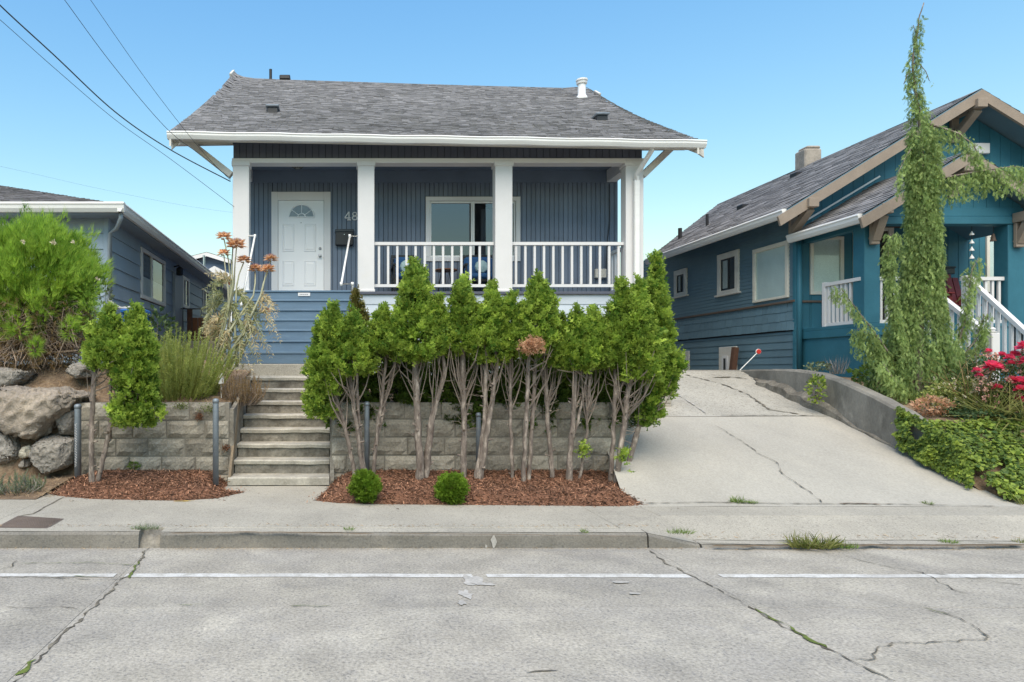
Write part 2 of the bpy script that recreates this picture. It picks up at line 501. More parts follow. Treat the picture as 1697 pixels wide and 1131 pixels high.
def shingle_roof(name, mt, parent, fn, width, slope, expo=.14, tab=.3, tmin=.008, tmax=.02):
    """fn(u,v)->(point, normal); courses of separate tabs laid over each other, joined into one part"""
    mb = MB()
    nc = int(slope / expo)
    for j in range(nc):
        v0, v1 = j / nc, min(1, (j + 1.35) / nc)
        x = -random.uniform(0, tab)
        while x < width:
            wd = tab * random.uniform(.45, 1.35)
            u0, u1 = max(0, x / width), min(1, (x + wd - .006) / width)
            x += wd
            if u1 - u0 < .004: continue
            h = random.uniform(tmin, tmax); dv = random.uniform(-.1, .1) / nc
            va = max(0, v0 + dv)
            (a, n), (b, _), (c, _), (d, _) = fn(u0, va), fn(u1, va), fn(u1, v1), fn(u0, v1)
            a1, b1 = a + n * h, b + n * h
            mb.add([a, b, a1, b1, c + n*.001, d + n*.001], [(0,1,3,2), (2,3,4,5)], random.random())
    return mb.build(name, mt, parent, kind='stuff', recalc=False)

def ribbon(pts, wd, zfun=None, dz=.004, jit=.3, sub=.06, wander=.015):
    """a thin irregular strip along a polyline, lying dz above a surface"""
    pts = [Vector(p) for p in pts]
    fine = []
    for a, b in zip(pts, pts[1:]):
        k = max(1, int((b - a).length / sub))
        for i in range(k): fine.append(a.lerp(b, i / k))
    fine.append(pts[-1])
    mb = MB(); vv = []
    s = random.uniform(0, 99)
    for i, p in enumerate(fine):
        t = (fine[min(i+1, len(fine)-1)] - fine[max(i-1, 0)]); t.z = 0
        t.normalize(); sd_ = Vector((-t.y, t.x, 0))
        off = noise.noise(Vector((s, i * .35, 0))) * wander + noise.noise(Vector((s, i * 1.3, 5))) * wander * .6
        ww = wd * (.5 + (1 - jit) * .5 + jit * noise.noise(Vector((s + 9, i * .5, 0))) * 1.6)
        ww = max(.002, ww) * (1 if 0 < i < len(fine) - 1 else .2)
        q = p + sd_ * off
        for sgn in (-1, 1):
            r = q + sd_ * ww * .5 * sgn
            r.z = (zfun(r.x, r.y) if zfun else p.z) + dz
            vv.append(r)
    mb.add(vv, [(2*i, 2*i+1, 2*i+3, 2*i+2) for i in range(len(fine) - 1)])
    return mb

# ------------------------------------------------------------------ foliage (numpy)
def np_mesh(name, V, T, tint=None, smooth=False):
    m = bpy.data.meshes.new(name)
    n, k = len(V), len(T)
    m.vertices.add(n); m.vertices.foreach_set('co', np.ascontiguousarray(V, dtype=np.float32).ravel())
    m.loops.add(3 * k); m.loops.foreach_set('vertex_index', np.ascontiguousarray(T, dtype=np.int32).ravel())
    m.polygons.add(k)
    m.polygons.foreach_set('loop_start', np.arange(0, 3 * k, 3, dtype=np.int32))
    m.polygons.foreach_set('loop_total', np.full(k, 3, dtype=np.int32))
    if tint is not None:
        a = m.attributes.new('tint', 'FLOAT', 'POINT')
        a.data.foreach_set('value', np.ascontiguousarray(tint, dtype=np.float32))
    m.update(calc_edges=True)
    return m
def unit(a):
    return a / np.maximum(np.linalg.norm(a, axis=-1, keepdims=True), 1e-9)
class Leaves:
    def __init__(s): s.V, s.T, s.C, s.n = [], [], [], 0
    def scatter(s, tmpl, pos, dirs, size, tint=None, spin=None, wscale=1.0, face=None):
        tv, tf = tmpl
        pos = np.asarray(pos, float); N = len(pos)
        if N == 0: return s
        z = unit(np.asarray(dirs, float))
        ref = RS.normal(size=(N, 3)) if face is None else np.asarray(face, float) + RS.normal(size=(N, 3)) * .25
        x = unit(np.cross(ref, z)); y = np.cross(z, x)
        size = np.broadcast_to(np.asarray(size, float), (N,))
        v = (tv[None, :, 0, None] * wscale * x[:, None, :] + tv[None, :, 1, None] * wscale * y[:, None, :] + tv[None, :, 2, None] * z[:, None, :]) * size[:, None, None] + pos[:, None, :]
        k = len(tv)
        f = tf[None] + (np.arange(N) * k)[:, None, None] + s.n
        c = RS.rand(N) if tint is None else np.asarray(tint, float)
        s.V.append(v.reshape(-1, 3)); s.T.append(f.reshape(-1, 3)); s.C.append(np.repeat(np.clip(c, 0, 1), k)); s.n += N * k
        return s
    def raw(s, V, T, c):
        V = np.asarray(V, float); s.V.append(V); s.T.append(np.asarray(T) + s.n); s.C.append(np.full(len(V), c)); s.n += len(V)
    def build(s, name, mt, parent, kind=None):
        org = np.array(ORG[parent.name]) if parent is not None else None
        V = np.concatenate(s.V)
        if org is None: org = np.array([(V[:, 0].min()+V[:, 0].max())/2, (V[:, 1].min()+V[:, 1].max())/2, V[:, 2].min()])
        m = np_mesh(name, V - org, np.concatenate(s.T), np.concatenate(s.C))
        m.materials.append(mt)
        o = link(name, m, Vector(org), parent)
        if kind: o['kind'] = kind
        return o
def t_fan(pairs=4, ang=38, wd=.055, ln=.5, drop=0.):
    """flat feathery spray: a stem with pairs of narrow side fingers"""
    v, f = [], []
    def finger(bx_, bz, a, L, w_):
        dx, dz = math.sin(a), math.cos(a); nx, nz = dz, -dx
        i = len(v)
        c = random.uniform(-.08, .08)
        v.extend([(bx_, 0, bz), (bx_+dx*L*.55+nx*w_, c*L, bz+dz*L*.55+nz*w_), (bx_+dx*L, c*L*2-drop*L, bz+dz*L), (bx_+dx*L*.5-nx*w_, c*L, bz+dz*L*.5-nz*w_)])
        f.extend([(i, i+1, i+2), (i, i+2, i+3)])
    finger(0, 0, 0, 1, wd)
    for k in range(pairs):
        z = .12 + .62 * k / max(1, pairs-1)
        for sg in (-1, 1):
            finger(0, z, sg * math.radians(ang + random.uniform(-9, 9)), ln * (1 - .45 * k / pairs) * random.uniform(.8, 1.15), wd)
    return np.array(v, float), np.array(f)
def t_needles(n=7, spread=.55, wd=.035):
    v, f = [], []
    for k in range(n):
        a = 2 * math.pi * k / n + random.uniform(-.4, .4); s_ = spread * random.uniform(.2, 1)
        d = Vector((math.cos(a) * s_, math.sin(a) * s_, 1)).normalized() * random.uniform(.7, 1.1)
        sd_ = d.cross(Vector((random.gauss(0, 1), random.gauss(0, 1), random.gauss(0, 1)))).normalized() * wd
        i = len(v); v.extend([tuple(-sd_), tuple(sd_), tuple(d)]); f.append((i, i+1, i+2))
    return np.array(v, float), np.array(f)
def t_leaf(wd=.35, fold=.12, curl=.15):
    v = [(0, 0, 0), (wd, fold, .45), (0, 0, .5), (-wd, fold, .45), (0, -curl, 1)]
    return np.array(v, float), np.array([(0, 1, 2), (0, 2, 3), (1, 4, 2), (2, 4, 3)])
def t_blade(bend=.5, wd=.03, seg=4):
    v, f = [], []
    for i in range(seg + 1):
        t = i / seg; w_ = wd * (1 - t) ** .7 + .002
        y = bend * t * t; z = t * (1 - .25 * bend * t)
        v += [(-w_, y, z), (w_, y, z)]
    for i in range(seg): f += [(2*i, 2*i+1, 2*i+3), (2*i, 2*i+3, 2*i+2)]
    return np.array(v, float), np.array(f)
FANS = [t_fan(), t_fan(4, 32), t_fan(3, 42)]
def sph(n):
    return unit(RS.normal(size=(n, 3)))
# ================================================================== ground, road, pavements
def struct(o):
    o['kind'] = 'structure'; return o
g = MB().add([(-700, -700, -.09), (700, -700, -.09), (700, 700, -.09), (-700, 700, -.09)], [(0, 1, 2, 3)]).build('ground', MT['far_ground'], org=(0, 0, -.09))
struct(g)
YK = 6.17                                   # kerb line
road = struct(MB().add([(-60, -9, -.03), (60, -9, -.03), (60, YK, -.03), (-60, YK, -.03)], [(0, 1, 2, 3)]).build('road', MT['road_base'], org=(0, 0, 0)))
xs_ = [-24.2, -19.7, -15.2, -10.7, -6.2, -1.70, 2.82, 7.3, 11.8, 16.3, 20.8, 25.3]
ys_ = [-7.5, -2.9, .9, 4.61, YK]
for i in range(len(xs_) - 1):
    for j in range(len(ys_) - 1):
        gx = .0018; gy = .002
        bx('slab', MT['road_concrete'], road, xs_[i] + gx, xs_[i+1] - gx, ys_[j] + gy, ys_[j+1] - gy, -.028, random.uniform(-.002, .002) if (i, j) != (5, 3) else 0.0, .0012)
def zroad(x, y): return .003
# painted edge line, worn, with gaps at the joints
lin = MB()
for (a, b) in ((-24, -1.74), (-1.66, 1.05), (1.16, 2.74), (2.98, 25)):
    n = int((b - a) / .25) + 1
    vv = []
    for k in range(n + 1):
        x = a + (b - a) * k / n
        y = 5.325 - .003 * x
        vv += [(x, y - .043 + random.uniform(-.008, .008), .0035), (x, y + .043 + random.uniform(-.008, .008), .0035)]
    lin.add(vv, [(2*k, 2*k+2, 2*k+3, 2*k+1) for k in range(n)])
lin.build('edge_line', MT['road_paint'], road)
def crack(px, wd, parent, mt='crack', z=0.0, zf=None, name='crack', **k):
    k.setdefault('jit', .85); k.setdefault('wander', .03); k.setdefault('sub', .035)
    wd *= 1.25 if mt == 'crack' else .75
    pts = [G(a, b, z) for a, b in px] if zf is None else [zf(a, b) for a, b in px]
    zz = (lambda x, y: z) if zf is None else zsurf[0]
    return ribbon(pts, wd, zz, **k).build(name, MT[mt], parent)
zsurf = [None]
crack([(245, 909), (225, 945), (200, 962)], 0.0156, road, dz=.006)
crack([(200, 962), (175, 990), (150, 1012), (95, 1062), (40, 1118), (20, 1140)], 0.0179, road, dz=.006)
crack([(232, 930), (215, 960)], .03, road, 'moss', dz=.009, name='moss')
crack([(60, 1095), (30, 1122)], .05, road, 'moss', dz=.009, name='moss')
crack([(0, 957), (60, 957), (130, 960), (205, 962)], 0.0081, road, dz=.007)
crack([(80, 958), (165, 956)], .014, road, 'moss', dz=.009, name='moss')
crack([(30, 935), (150, 934), (225, 938)], .012, road, 'moss', dz=.008, name='moss')
crack([(0, 944), (20, 940), (28, 930)], 0.0089, road, dz=.007)
crack([(130, 1010), (60, 1008), (0, 1007)], 0.0053, road, dz=.007)
crack([(295, 1004), (340, 1004)], .013, road, 'moss', dz=.008, name='moss')
crack([(480, 1005), (550, 1006)], .013, road, 'moss', dz=.008, name='moss')
crack([(1075, 913), (1105, 935), (1160, 962), (1240, 1005)], 0.0156, road, dz=.006)
crack([(1240, 1005), (1300, 1040), (1405, 1093), (1440, 1110), (1480, 1131)], 0.0179, road, dz=.006)
crack([(1250, 1010), (1330, 1055), (1370, 1076)], .035, road, 'moss', dz=.009, name='moss')
crack([(1405, 1093), (1440, 1095), (1455, 1078), (1480, 1067), (1530, 1066), (1620, 1062), (1640, 1058)], 0.0098, road, dz=.007)
crack([(1640, 1058), (1600, 1030), (1560, 1015), (1525, 1007)], 0.0098, road, dz=.007)
crack([(1525, 1007), (1570, 1020)], .02, road, 'moss', dz=.009, name='moss')
crack([(1400, 922), (1460, 938), (1530, 950), (1580, 978), (1600, 986)], 0.0081, road, dz=.006)
crack([(1530, 950), (1620, 960), (1697, 972)], 0.0067, road, dz=.006)
for ip, (px, py, rx, ry) in enumerate(((782, 963, .10, .16), (772, 985, .05, .1), (800, 968, .09, .05), (765, 1000, .03, .05), (1030, 966, .09, .03), (1050, 985, .05, .02))):
    c = G(px, py, .004); mb = MB()
    n = 14
    zz_ = .0045 + .0011 * ip; vv = [(c.x, c.y, zz_)]
    for k in range(n):
        a = 2 * math.pi * k / n; q = random.uniform(.5, 1.2)
        vv.append((c.x + rx * q * math.cos(a), c.y + ry * q * math.sin(a), zz_))
    mb.add(vv, [(0, 1 + k, 1 + (k + 1) % n) for k in range(n)]).build('repair_patch', MT['patch'], road)
for (px, py, rx) in ((145, 1054, .02), (900, 1115, .09), (635, 1060, .03), (700, 1084, .025), (1390, 970, .03), (395, 995, .03), (590, 1010, .02), (1240, 1062, .02), (870, 1122, .05)):
    c = G(px, py, .004)
    ribbon([c - Vector((rx, 0, 0)), c + Vector((rx, .02, 0))], .018, None, .003).build('tar_spot', MT['crack'], road)

# sidewalk sheet with scored panels, runs back to the steps and beds
walk = struct(MB().add([(-30, 6.34, .0), (30, 6.34, .0), (30, 8.95, .0), (-30, 8.95, .0)], [(0, 1, 2, 3)]).build('sidewalk', MT['road_base'], org=(0, 0, .10)))
wx = [-26, -15.1, -11.5, -7.6, -3.32, 2.62, 3.24, 7.34, 11.2, 26]
APR = True
for i in range(len(wx) - 1):
    a_, b_ = wx[i] + .003, wx[i+1] - .003
    if a_ < 2.6:
        bx('slab', MT['walk_concrete'], walk, a_, b_, 6.345, 8.9, .09, .142 + random.uniform(-.002, .002), .004)
    else:
        bx('slab', MT['walk_concrete'], walk, a_, b_, 6.86, 8.9, .09, .142, .004)
        MB().add([(a_, 6.345, -.02), (b_, 6.345, -.02), (a_, 6.345, .028), (b_, 6.345, .028), (a_, 6.856, .139), (b_, 6.856, .139), (a_, 6.856, -.02), (b_, 6.856, -.02)],
                 [(0, 1, 3, 2), (2, 3, 5, 4), (4, 5, 7, 6), (0, 2, 4, 6), (1, 7, 5, 3)]).build('apron', MT['walk_concrete'], walk)
MB().add([(2.62, 6.345, .142), (3.24, 6.345, .03), (3.24, 6.856, .141), (2.62, 6.856, .142), (2.62, 6.345, -.02), (3.24, 6.345, -.02)], [(0, 1, 2, 3), (4, 5, 1, 0)]).build('apron', MT['walk_concrete'], walk)
def zwalk(x, y):
    return .1445 if x < 3 or y > 6.86 else .031 + (.1415 - .031) * max(0, y - 6.345) / .51
def wcrack(px, wd, mt='crack', name='crack', dz=.003, **k):
    ribbon([G(a, b, .145 if a < 1080 or b < 877 else max(.03, .145 - (b - 877) * .0042)) for a, b in px], wd, zwalk, dz, **k).build(name, MT[mt], walk)
wcrack([(105, 824), (80, 838), (55, 852), (30, 856)], .022)
wcrack([(280, 884), (420, 882), (560, 884), (620, 885)], .035, 'straw', 'litter', wander=.03)
wcrack([(640, 884), (860, 887), (1060, 889)], .02, 'straw', 'litter', wander=.02)
wcrack([(1090, 874), (1260, 876), (1440, 875), (1600, 876), (1697, 878)], .01, wander=.01)
wcrack([(1290, 876), (1330, 898), (1340, 905)], .012)
wcrack([(1150, 885), (1240, 895), (1290, 907)], .012)
wcrack([(1440, 876), (1480, 897)], .01)
wcrack([(1600, 878), (1650, 890), (1697, 897)], .012)
wcrack([(1180, 906), (1290, 905), (1400, 902), (1500, 905), (1620, 903), (1697, 901)], .05, 'straw', 'litter', wander=.04)
# kerb: two long stones, a broken gap, a dropped end, and the low apron
def kerb(x0, x1, h0, h1, label=None, ybk=6.335):
    n = max(2, int((x1 - x0) / .18)); mb = MB(); vv = []
    for k in range(n + 1):
        t = k / n; x = x0 + (x1 - x0) * t; h = h0 + (h1 - h0) * t
        e = lambda q: random.uniform(-q, q)
        vv += [(x, YK - .012 + e(.004), -.02), (x, YK - .004 + e(.004), h - .022), (x, YK + .02 + e(.004), h + e(.002)), (x, ybk, h + .004), (x, ybk, -.02)]
    ff = []
    for k in range(n):
        for m in range(4):
            ff.append((5*k+m, 5*k+5+m, 5*k+6+m, 5*k+1+m))
    ff += [(0, 1, 2, 3, 4), tuple(5*n+q for q in (4, 3, 2, 1, 0))]
    mb.add(vv, ff)
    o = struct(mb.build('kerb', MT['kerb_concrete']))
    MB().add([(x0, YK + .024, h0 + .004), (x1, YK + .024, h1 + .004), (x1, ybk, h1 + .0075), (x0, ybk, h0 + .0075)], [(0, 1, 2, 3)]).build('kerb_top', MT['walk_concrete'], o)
    return o
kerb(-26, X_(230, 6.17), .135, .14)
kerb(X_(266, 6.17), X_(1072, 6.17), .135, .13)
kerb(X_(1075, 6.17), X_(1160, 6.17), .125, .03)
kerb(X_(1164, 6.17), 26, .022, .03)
brk = MB()
xa_, xb2 = X_(230.2, 6.17), X_(265.8, 6.17); vv = []
for k in range(9):
    x = xa_ + (xb2 - xa_) * k / 8; e = .02 * noise.noise(Vector((k * .9, 3, 1)))
    vv += [(x, YK + .0 + e, -.02), (x, YK + .03 + e, .03 + e), (x, YK + .08, .075 + e), (x, 6.34, .125 + e * .5)]
brk.add(vv, [(4*k+m, 4*k+4+m, 4*k+5+m, 4*k+1+m) for k in range(8) for m in range(3)])
struct(brk.build('kerb', MT['step_riser']))
for (px, py, s_) in ((818, 898, .05), (805, 905, .02)):
    c = P(px, py, YK - .01)
    k = MB(); n = 9
    vv = [(c.x, YK - .022, c.z)] + [(c.x + s_ * .6 * random.uniform(.5, 1.1) * math.cos(2*math.pi*q/n), YK - .0215, c.z + s_ * 1.2 * random.uniform(.5, 1.1) * math.sin(2*math.pi*q/n)) for q in range(n)]
    k.add(vv, [(0, 1+q, 1+(q+1) % n) for q in range(n)]).build('repair_patch', MT['patch'], walk)
# yellow survey mark
c = G(305, 831, .145)
ribbon([c + Vector((-.12, 0, 0)), c + Vector((.12, .01, 0))], .05, zwalk, .003, jit=.6, sub=.03).build('paint_mark', MT['yellow_paint'], walk)

# driveway
def zdrive(x, y):
    pts = [(7.3, .140), (7.5, .165), (10.25, .92), (13.0, 1.59), (14.5, 1.62), (40, 1.62)]
    for (a, za), (b, zb) in zip(pts, pts[1:]):
        if y <= b: return za + (zb - za) * (y - a) / (b - a)
    return 1.62
def dleft(y):
    pts = [(7.3, 3.2), (8.9, 3.62), (10.6, 5.0), (11.0, 5.25), (14, 5.9), (40, 5.9)]
    for (a, za), (b, zb) in zip(pts, pts[1:]):
        if y <= b: return za + (zb - za) * (y - a) / (b - a)
def dright(y):
    return 7.30 + (y - 7.3) * .05 if y < 12.7 else 7.57 + (y - 12.7) * .9 if y < 14 else 8.74
def drive_part(y0, y1, mt, name, dz=0):
    ny = max(2, int((y1 - y0) / .15)); nx = 24; vv = []; ff = []
    for j in range(ny + 1):
        y = y0 + (y1 - y0) * j / ny; a, b = dleft(y) - .1, dright(y) + .06
        for i in range(nx + 1):
            x = a + (b - a) * i / nx
            vv.append((x, y, zdrive(x, y) + dz + .008 * noise.noise(Vector((x * .8, y * .8, 3)))))
    for j in range(ny):
        for i in range(nx):
            q = j * (nx + 1) + i; ff.append((q, q + 1, q + nx + 2, q + nx + 1))
    return MB().add(vv, ff).build(name, mt, drv, smooth=True)
drv = struct(link('driveway', None, Vector((5.3, 7.3, .1))))
drive_part(7.33, 10.235, MT['drive_concrete'], 'slab')
drive_part(10.25, 30, MT['drive_aggregate'], 'slab')
def GD(px, py):
    lo, hi = 7.0, 14.5
    for _ in range(40):
        m = (lo + hi) / 2
        if H - (py - YH) * m / F > zdrive(0, m): lo = m
        else: hi = m
    return Vector(((px - XV) * lo / F, lo, zdrive(0, lo)))
def dcrack(px, wd, mt='crack', name='crack', dz=.013, **k):
    k.setdefault('jit', .8); k.setdefault('sub', .04); k.setdefault('wander', .025)
    ribbon([GD(a, b) for a, b in px], wd, zdrive, dz, **k).build(name, MT[mt], drv)
dcrack([(1187, 707), (1215, 724), (1238, 738), (1262, 756), (1290, 769), (1296, 786), (1320, 803), (1342, 816), (1362, 834)], .014)
dcrack([(1135, 622), (1195, 637), (1240, 655), (1275, 680), (1325, 688)], .035, wander=.03)
dcrack([(1190, 689.5), (1280, 690), (1350, 690)], .02, wander=.006)
dcrack([(1115, 650), (1150, 672), (1170, 686)], .03, 'patch', 'seam', wander=.01)
dcrack([(1240, 629), (1210, 626), (1180, 627)], .05)
dcrack([(1050, 836), (1160, 834), (1290, 836), (1480, 837), (1650, 841)], .018, wander=.008)
dcrack([(1390, 836), (1430, 836), (1460, 838)], .035, 'soil', 'litter')

# ================================================================== raised yards (terrain)
def terrain(name, xs, ys, zf, mt):
    vv, ff = [], []
    for y in ys:
        for x in xs:
            vv.append((x, y, zf(x, y)))
    n = len(xs)
    for j in range(len(ys) - 1):
        for i in range(n - 1):
            q = j * n + i; ff.append((q, q+1, q+n+1, q+n))
    return struct(MB().add(vv, ff).build(name, mt, smooth=True))
def smooth(a, b, t):
    t = max(0, min(1, (t - a) / (b - a))); return t * t * (3 - 2 * t)
def zleft(x, y):
    n_ = .05 * noise.noise(Vector((x * 1.7, y * 1.7, 0))) + .02 * noise.noise(Vector((x * 6, y * 6, 0)))
    bed = 1.12 + .22 * max(0, min(y - 9.05, 3))
    bank = .12 + 1.1 * smooth(8.5, 9.3, y) + .46 * smooth(9.2, 10.4, y)
    if y < 9.02: bank = .12 + (bank - .12) * (1 - smooth(-4.2, -3.7, x))
    t = smooth(-3.5, -3.2, x)
    return bank * (1 - t) + bed * t + n_
lin_ = lambda a, b, n: [a + (b - a) * i / n for i in range(n + 1)]
def zleft2(x, y):
    if x > -3.75 and y < 9.02: return .1
    return zleft(x, y)
terrain('left_yard', lin_(-16, -3.4, 70) + lin_(-3.35, -1.45, 20), lin_(8.45, 9.0, 6) + lin_(9.05, 13, 40) + lin_(13.5, 45, 20), zleft2, MT['soil'])
def zmid(x, y):
    return 1.1 + .1 * max(0, min(y - 9.05, 4)) + .03 * noise.noise(Vector((x * 2, y * 2, 0)))
vv, ff = [], []
ysm = lin_(9.02, 15, 24)
for y in ysm:
    a = -.1 if y < 10.7 else .3
    b = dleft(y) + .02
    for i in range(21):
        x = a + (b - a) * i / 20; vv.append((x, y, zmid(x, y)))
for j in range(len(ysm) - 1):
    for i in range(20):
        q = j * 21 + i; ff.append((q, q+1, q+22, q+21))
struct(MB().add(vv, ff).build('middle_yard', MT['soil'], smooth=True))
def zright(x, y):
    n_ = .06 * noise.noise(Vector((x * 1.5, y * 1.5, 7)))
    if x < 7.52 and y > 8.0: return .0
    return .12 + .88 * smooth(7.45, 8.9, y) + .25 * smooth(8.9, 10.2, y) + .3 * smooth(10.2, 12.5, y) + n_
terrain('right_yard', lin_(7.31, 18, 52), lin_(7.35, 13, 45) + lin_(13.5, 45, 16), zright, MT['soil'])
terrain('back_yard', [-1.45, 0, 2, 4, 5.9, 7, 9], [14.6, 20, 45], lambda x, y: 1.5, MT['soil'])

# ================================================================== block retaining walls
def block_mesh(k):
    """rock-faced block 1 x 1 x 1 (x along, -y out, z up) with a pillowed, rough front"""
    random.seed(100 + k)
    nx, nz = 7, 4; vv, ff = [], []
    for j in range(nz + 1):
        for i in range(nx + 1):
            u, v = i / nx, j / nz
            ed = (i in (0, nx)) or (j in (0, nz))
            y = 0.0 if ed else -.13 - .13 * noise.noise(Vector((u * 3.1, v * 2.3, k * 9.7))) - random.uniform(-.03, .05)
            vv.append((u - .5 + (0 if i in (0, nx) else random.uniform(-.035, .035)), y, v + (0 if j in (0, nz) else random.uniform(-.05, .05))))
    for j in range(nz):
        for i in range(nx):
            q = j * (nx + 1) + i; ff.append((q, q+1, q+nx+2, q+nx+1))
    b = len(vv)
    vv += [(-.5, 1, 0), (.5, 1, 0), (.5, 1, 1), (-.5, 1, 1)]
    c = (0, nx, nz*(nx+1)+nx, nz*(nx+1))
    ff += [(b, c[0], c[3], b+3), (c[1], b+1, b+2, c[2]), tuple([c[3] + i for i in range(nx+1)] + [b+2, b+3]), tuple([nx - i for i in range(nx+1)] + [b, b+1])]
    m = MB(); m.add(vv, ff); me = m.mesh('block'); me.materials.append(MT['block'])
    return me
BLK = [block_mesh(k) for k in range(7)]
random.seed(7)
def block(parent, xc, yf, z, wd, hg, dp):
    o = link('block', random.choice(BLK), Vector((xc, yf + random.uniform(-.006, .01), z)), parent)
    o.scale = (wd, dp, hg)
    o.rotation_euler = (0, random.gauss(0, .006), random.gauss(0, .006))
    return o
def block_wall(root, x0, x1, yf, z0, courses, tops=None):
    z = z0
    for r_, hg in enumerate(courses):
        x = x0 - (.0 if r_ % 2 == 0 else .22)
        while x < x1 - .02:
            wd = random.choice((.44, .46, .48, .5, .42))
            a, b = max(x, x0), min(x + wd, x1)
            if b - a > .06:
                block(root, (a + b) / 2, yf, z + .003, b - a - .018, hg - .017, .2)
            x += wd
        z += hg
    bx('mortar', MT['mortar'], root, x0, x1, yf + .012, yf + .19, z0 - .1, z - .012, 0)
YW = 8.9
lw = thing('retaining_wall', 'low wall of rough grey blocks left of the concrete steps, behind two pipe posts', 'wall', (-2.4, YW, .15))
block_wall(lw, -3.38, -1.42, YW, .12, [.135, .235, .235, .235, .235])
mw = thing('retaining_wall', 'long low wall of rough grey blocks behind the row of bare arborvitae trunks', 'wall', (1.8, YW, .15))
block_wall(mw, -.09, 3.62, YW, .12, [.15, .235, .235, .235, .225])
# return of the wall up the driveway
for k in range(7):
    t0, t1 = k / 7, (k + 1) / 7
    a = Vector((3.62 + (5.0 - 3.62) * t0, 8.92 + 1.7 * t0, 0)); b = Vector((3.62 + (5.0 - 3.62) * t1, 8.92 + 1.7 * t1, 0))
    zb = zdrive(0, a.y) - .1
    MB().prism([a + Vector((0, 0, zb)), b + Vector((0, 0, zb)), b + Vector((0, 0, 1.18)), a + Vector((0, 0, 1.18))], (-.15, .12, 0)).build('return_block', MT['block'], mw)
bw = thing('retaining_wall', 'short pale concrete block wall at the top left of the driveway', 'wall', (5.1, 10.7, .9))
for r_ in range(3):
    for k in range(2):
        bx('block', MT['walk_concrete'], bw, 4.72 + k * .27 + .004, 4.98 + k * .27 - .004, 10.72, 10.95, .95 + r_ * .14, 1.085 + r_ * .14, .008)
bx('core', MT['mortar'], bw, 4.73, 5.24, 10.735, 10.94, .8, 1.36, 0)
# poured concrete wall on the right of the driveway
rw = thing('driveway_wall', 'weathered dark grey poured concrete wall curving up the right of the driveway', 'wall', (7.5, 9.5, .4))
prof = [(8.1, .62), (8.5, .85), (8.93, 1.07), (9.48, 1.265), (10.16, 1.465), (10.66, 1.57), (11.1, 1.61), (11.53, 1.63), (12.2, 1.63), (12.7, 1.625), (13.05, 1.62)]
vv, ff = [], []
fine = []
for (a, za), (b, zb) in zip(prof, prof[1:]):
    for i in range(4): fine.append((a + (b - a) * i / 4, za + (zb - za) * i / 4))
fine.append(prof[-1])
for i, (y, z) in enumerate(fine):
    x = dright(min(y, 12.6)) - .02 + (0 if y < 11.8 else (y - 11.8) * .12)
    nb = lambda s_: .012 * noise.noise(Vector((y * 5, s_, 1)))
    zb = zdrive(0, y) - .25
    vv += [(x - .03 + nb(0), y, zb), (x + .01 + nb(3), y, (zb + z) / 2), (x + .02 + nb(6), y, z - .03), (x + .045, y, z + nb(9)), (x + .2, y, z + nb(12)), (x + .22, y, zb)]
for i in range(len(fine) - 1):
    for m in range(5): ff.append((6*i+m, 6*i+6+m, 6*i+7+m, 6*i+1+m))
ff += [(0, 1, 2, 3, 4, 5), tuple(6*(len(fine)-1)+q for q in (5, 4, 3, 2, 1, 0))]
MB().add(vv, ff).build('wall_body', MT['stain_concrete'], rw)
# ragged broken footing along its base
vv, ff = [], []
N_ = 60
for i in range(N_ + 1):
    y = 8.9 + (12.4 - 8.9) * i / N_; x = dright(y)
    wq = (.05 + .12 * abs(noise.noise(Vector((y * 2.2, 0, 2)))) + .06 * smooth(9.9, 10.6, y)) * (1 - smooth(12.0, 12.4, y))
    hq = .03 + .12 * smooth(9.7, 10.4, y) * (1 - smooth(11.6, 12.3, y)) + .05 * noise.noise(Vector((y * 4, 1, 2)))
    z = zdrive(0, y)
    vv += [(x - wq, y, z - .03), (x - wq * .9, y, z + max(.01, hq * .7)), (x - wq * .4, y, z + max(.015, hq) + .02 * noise.noise(Vector((y * 9, 4, 2)))), (x + .05, y, z + max(.02, hq * 1.25))]
for i in range(N_):
    for m in range(3): ff.append((4*i+m, 4*i+4+m, 4*i+5+m, 4*i+1+m))
MB().add(vv, ff).build('footing', MT['step_riser'], rw)

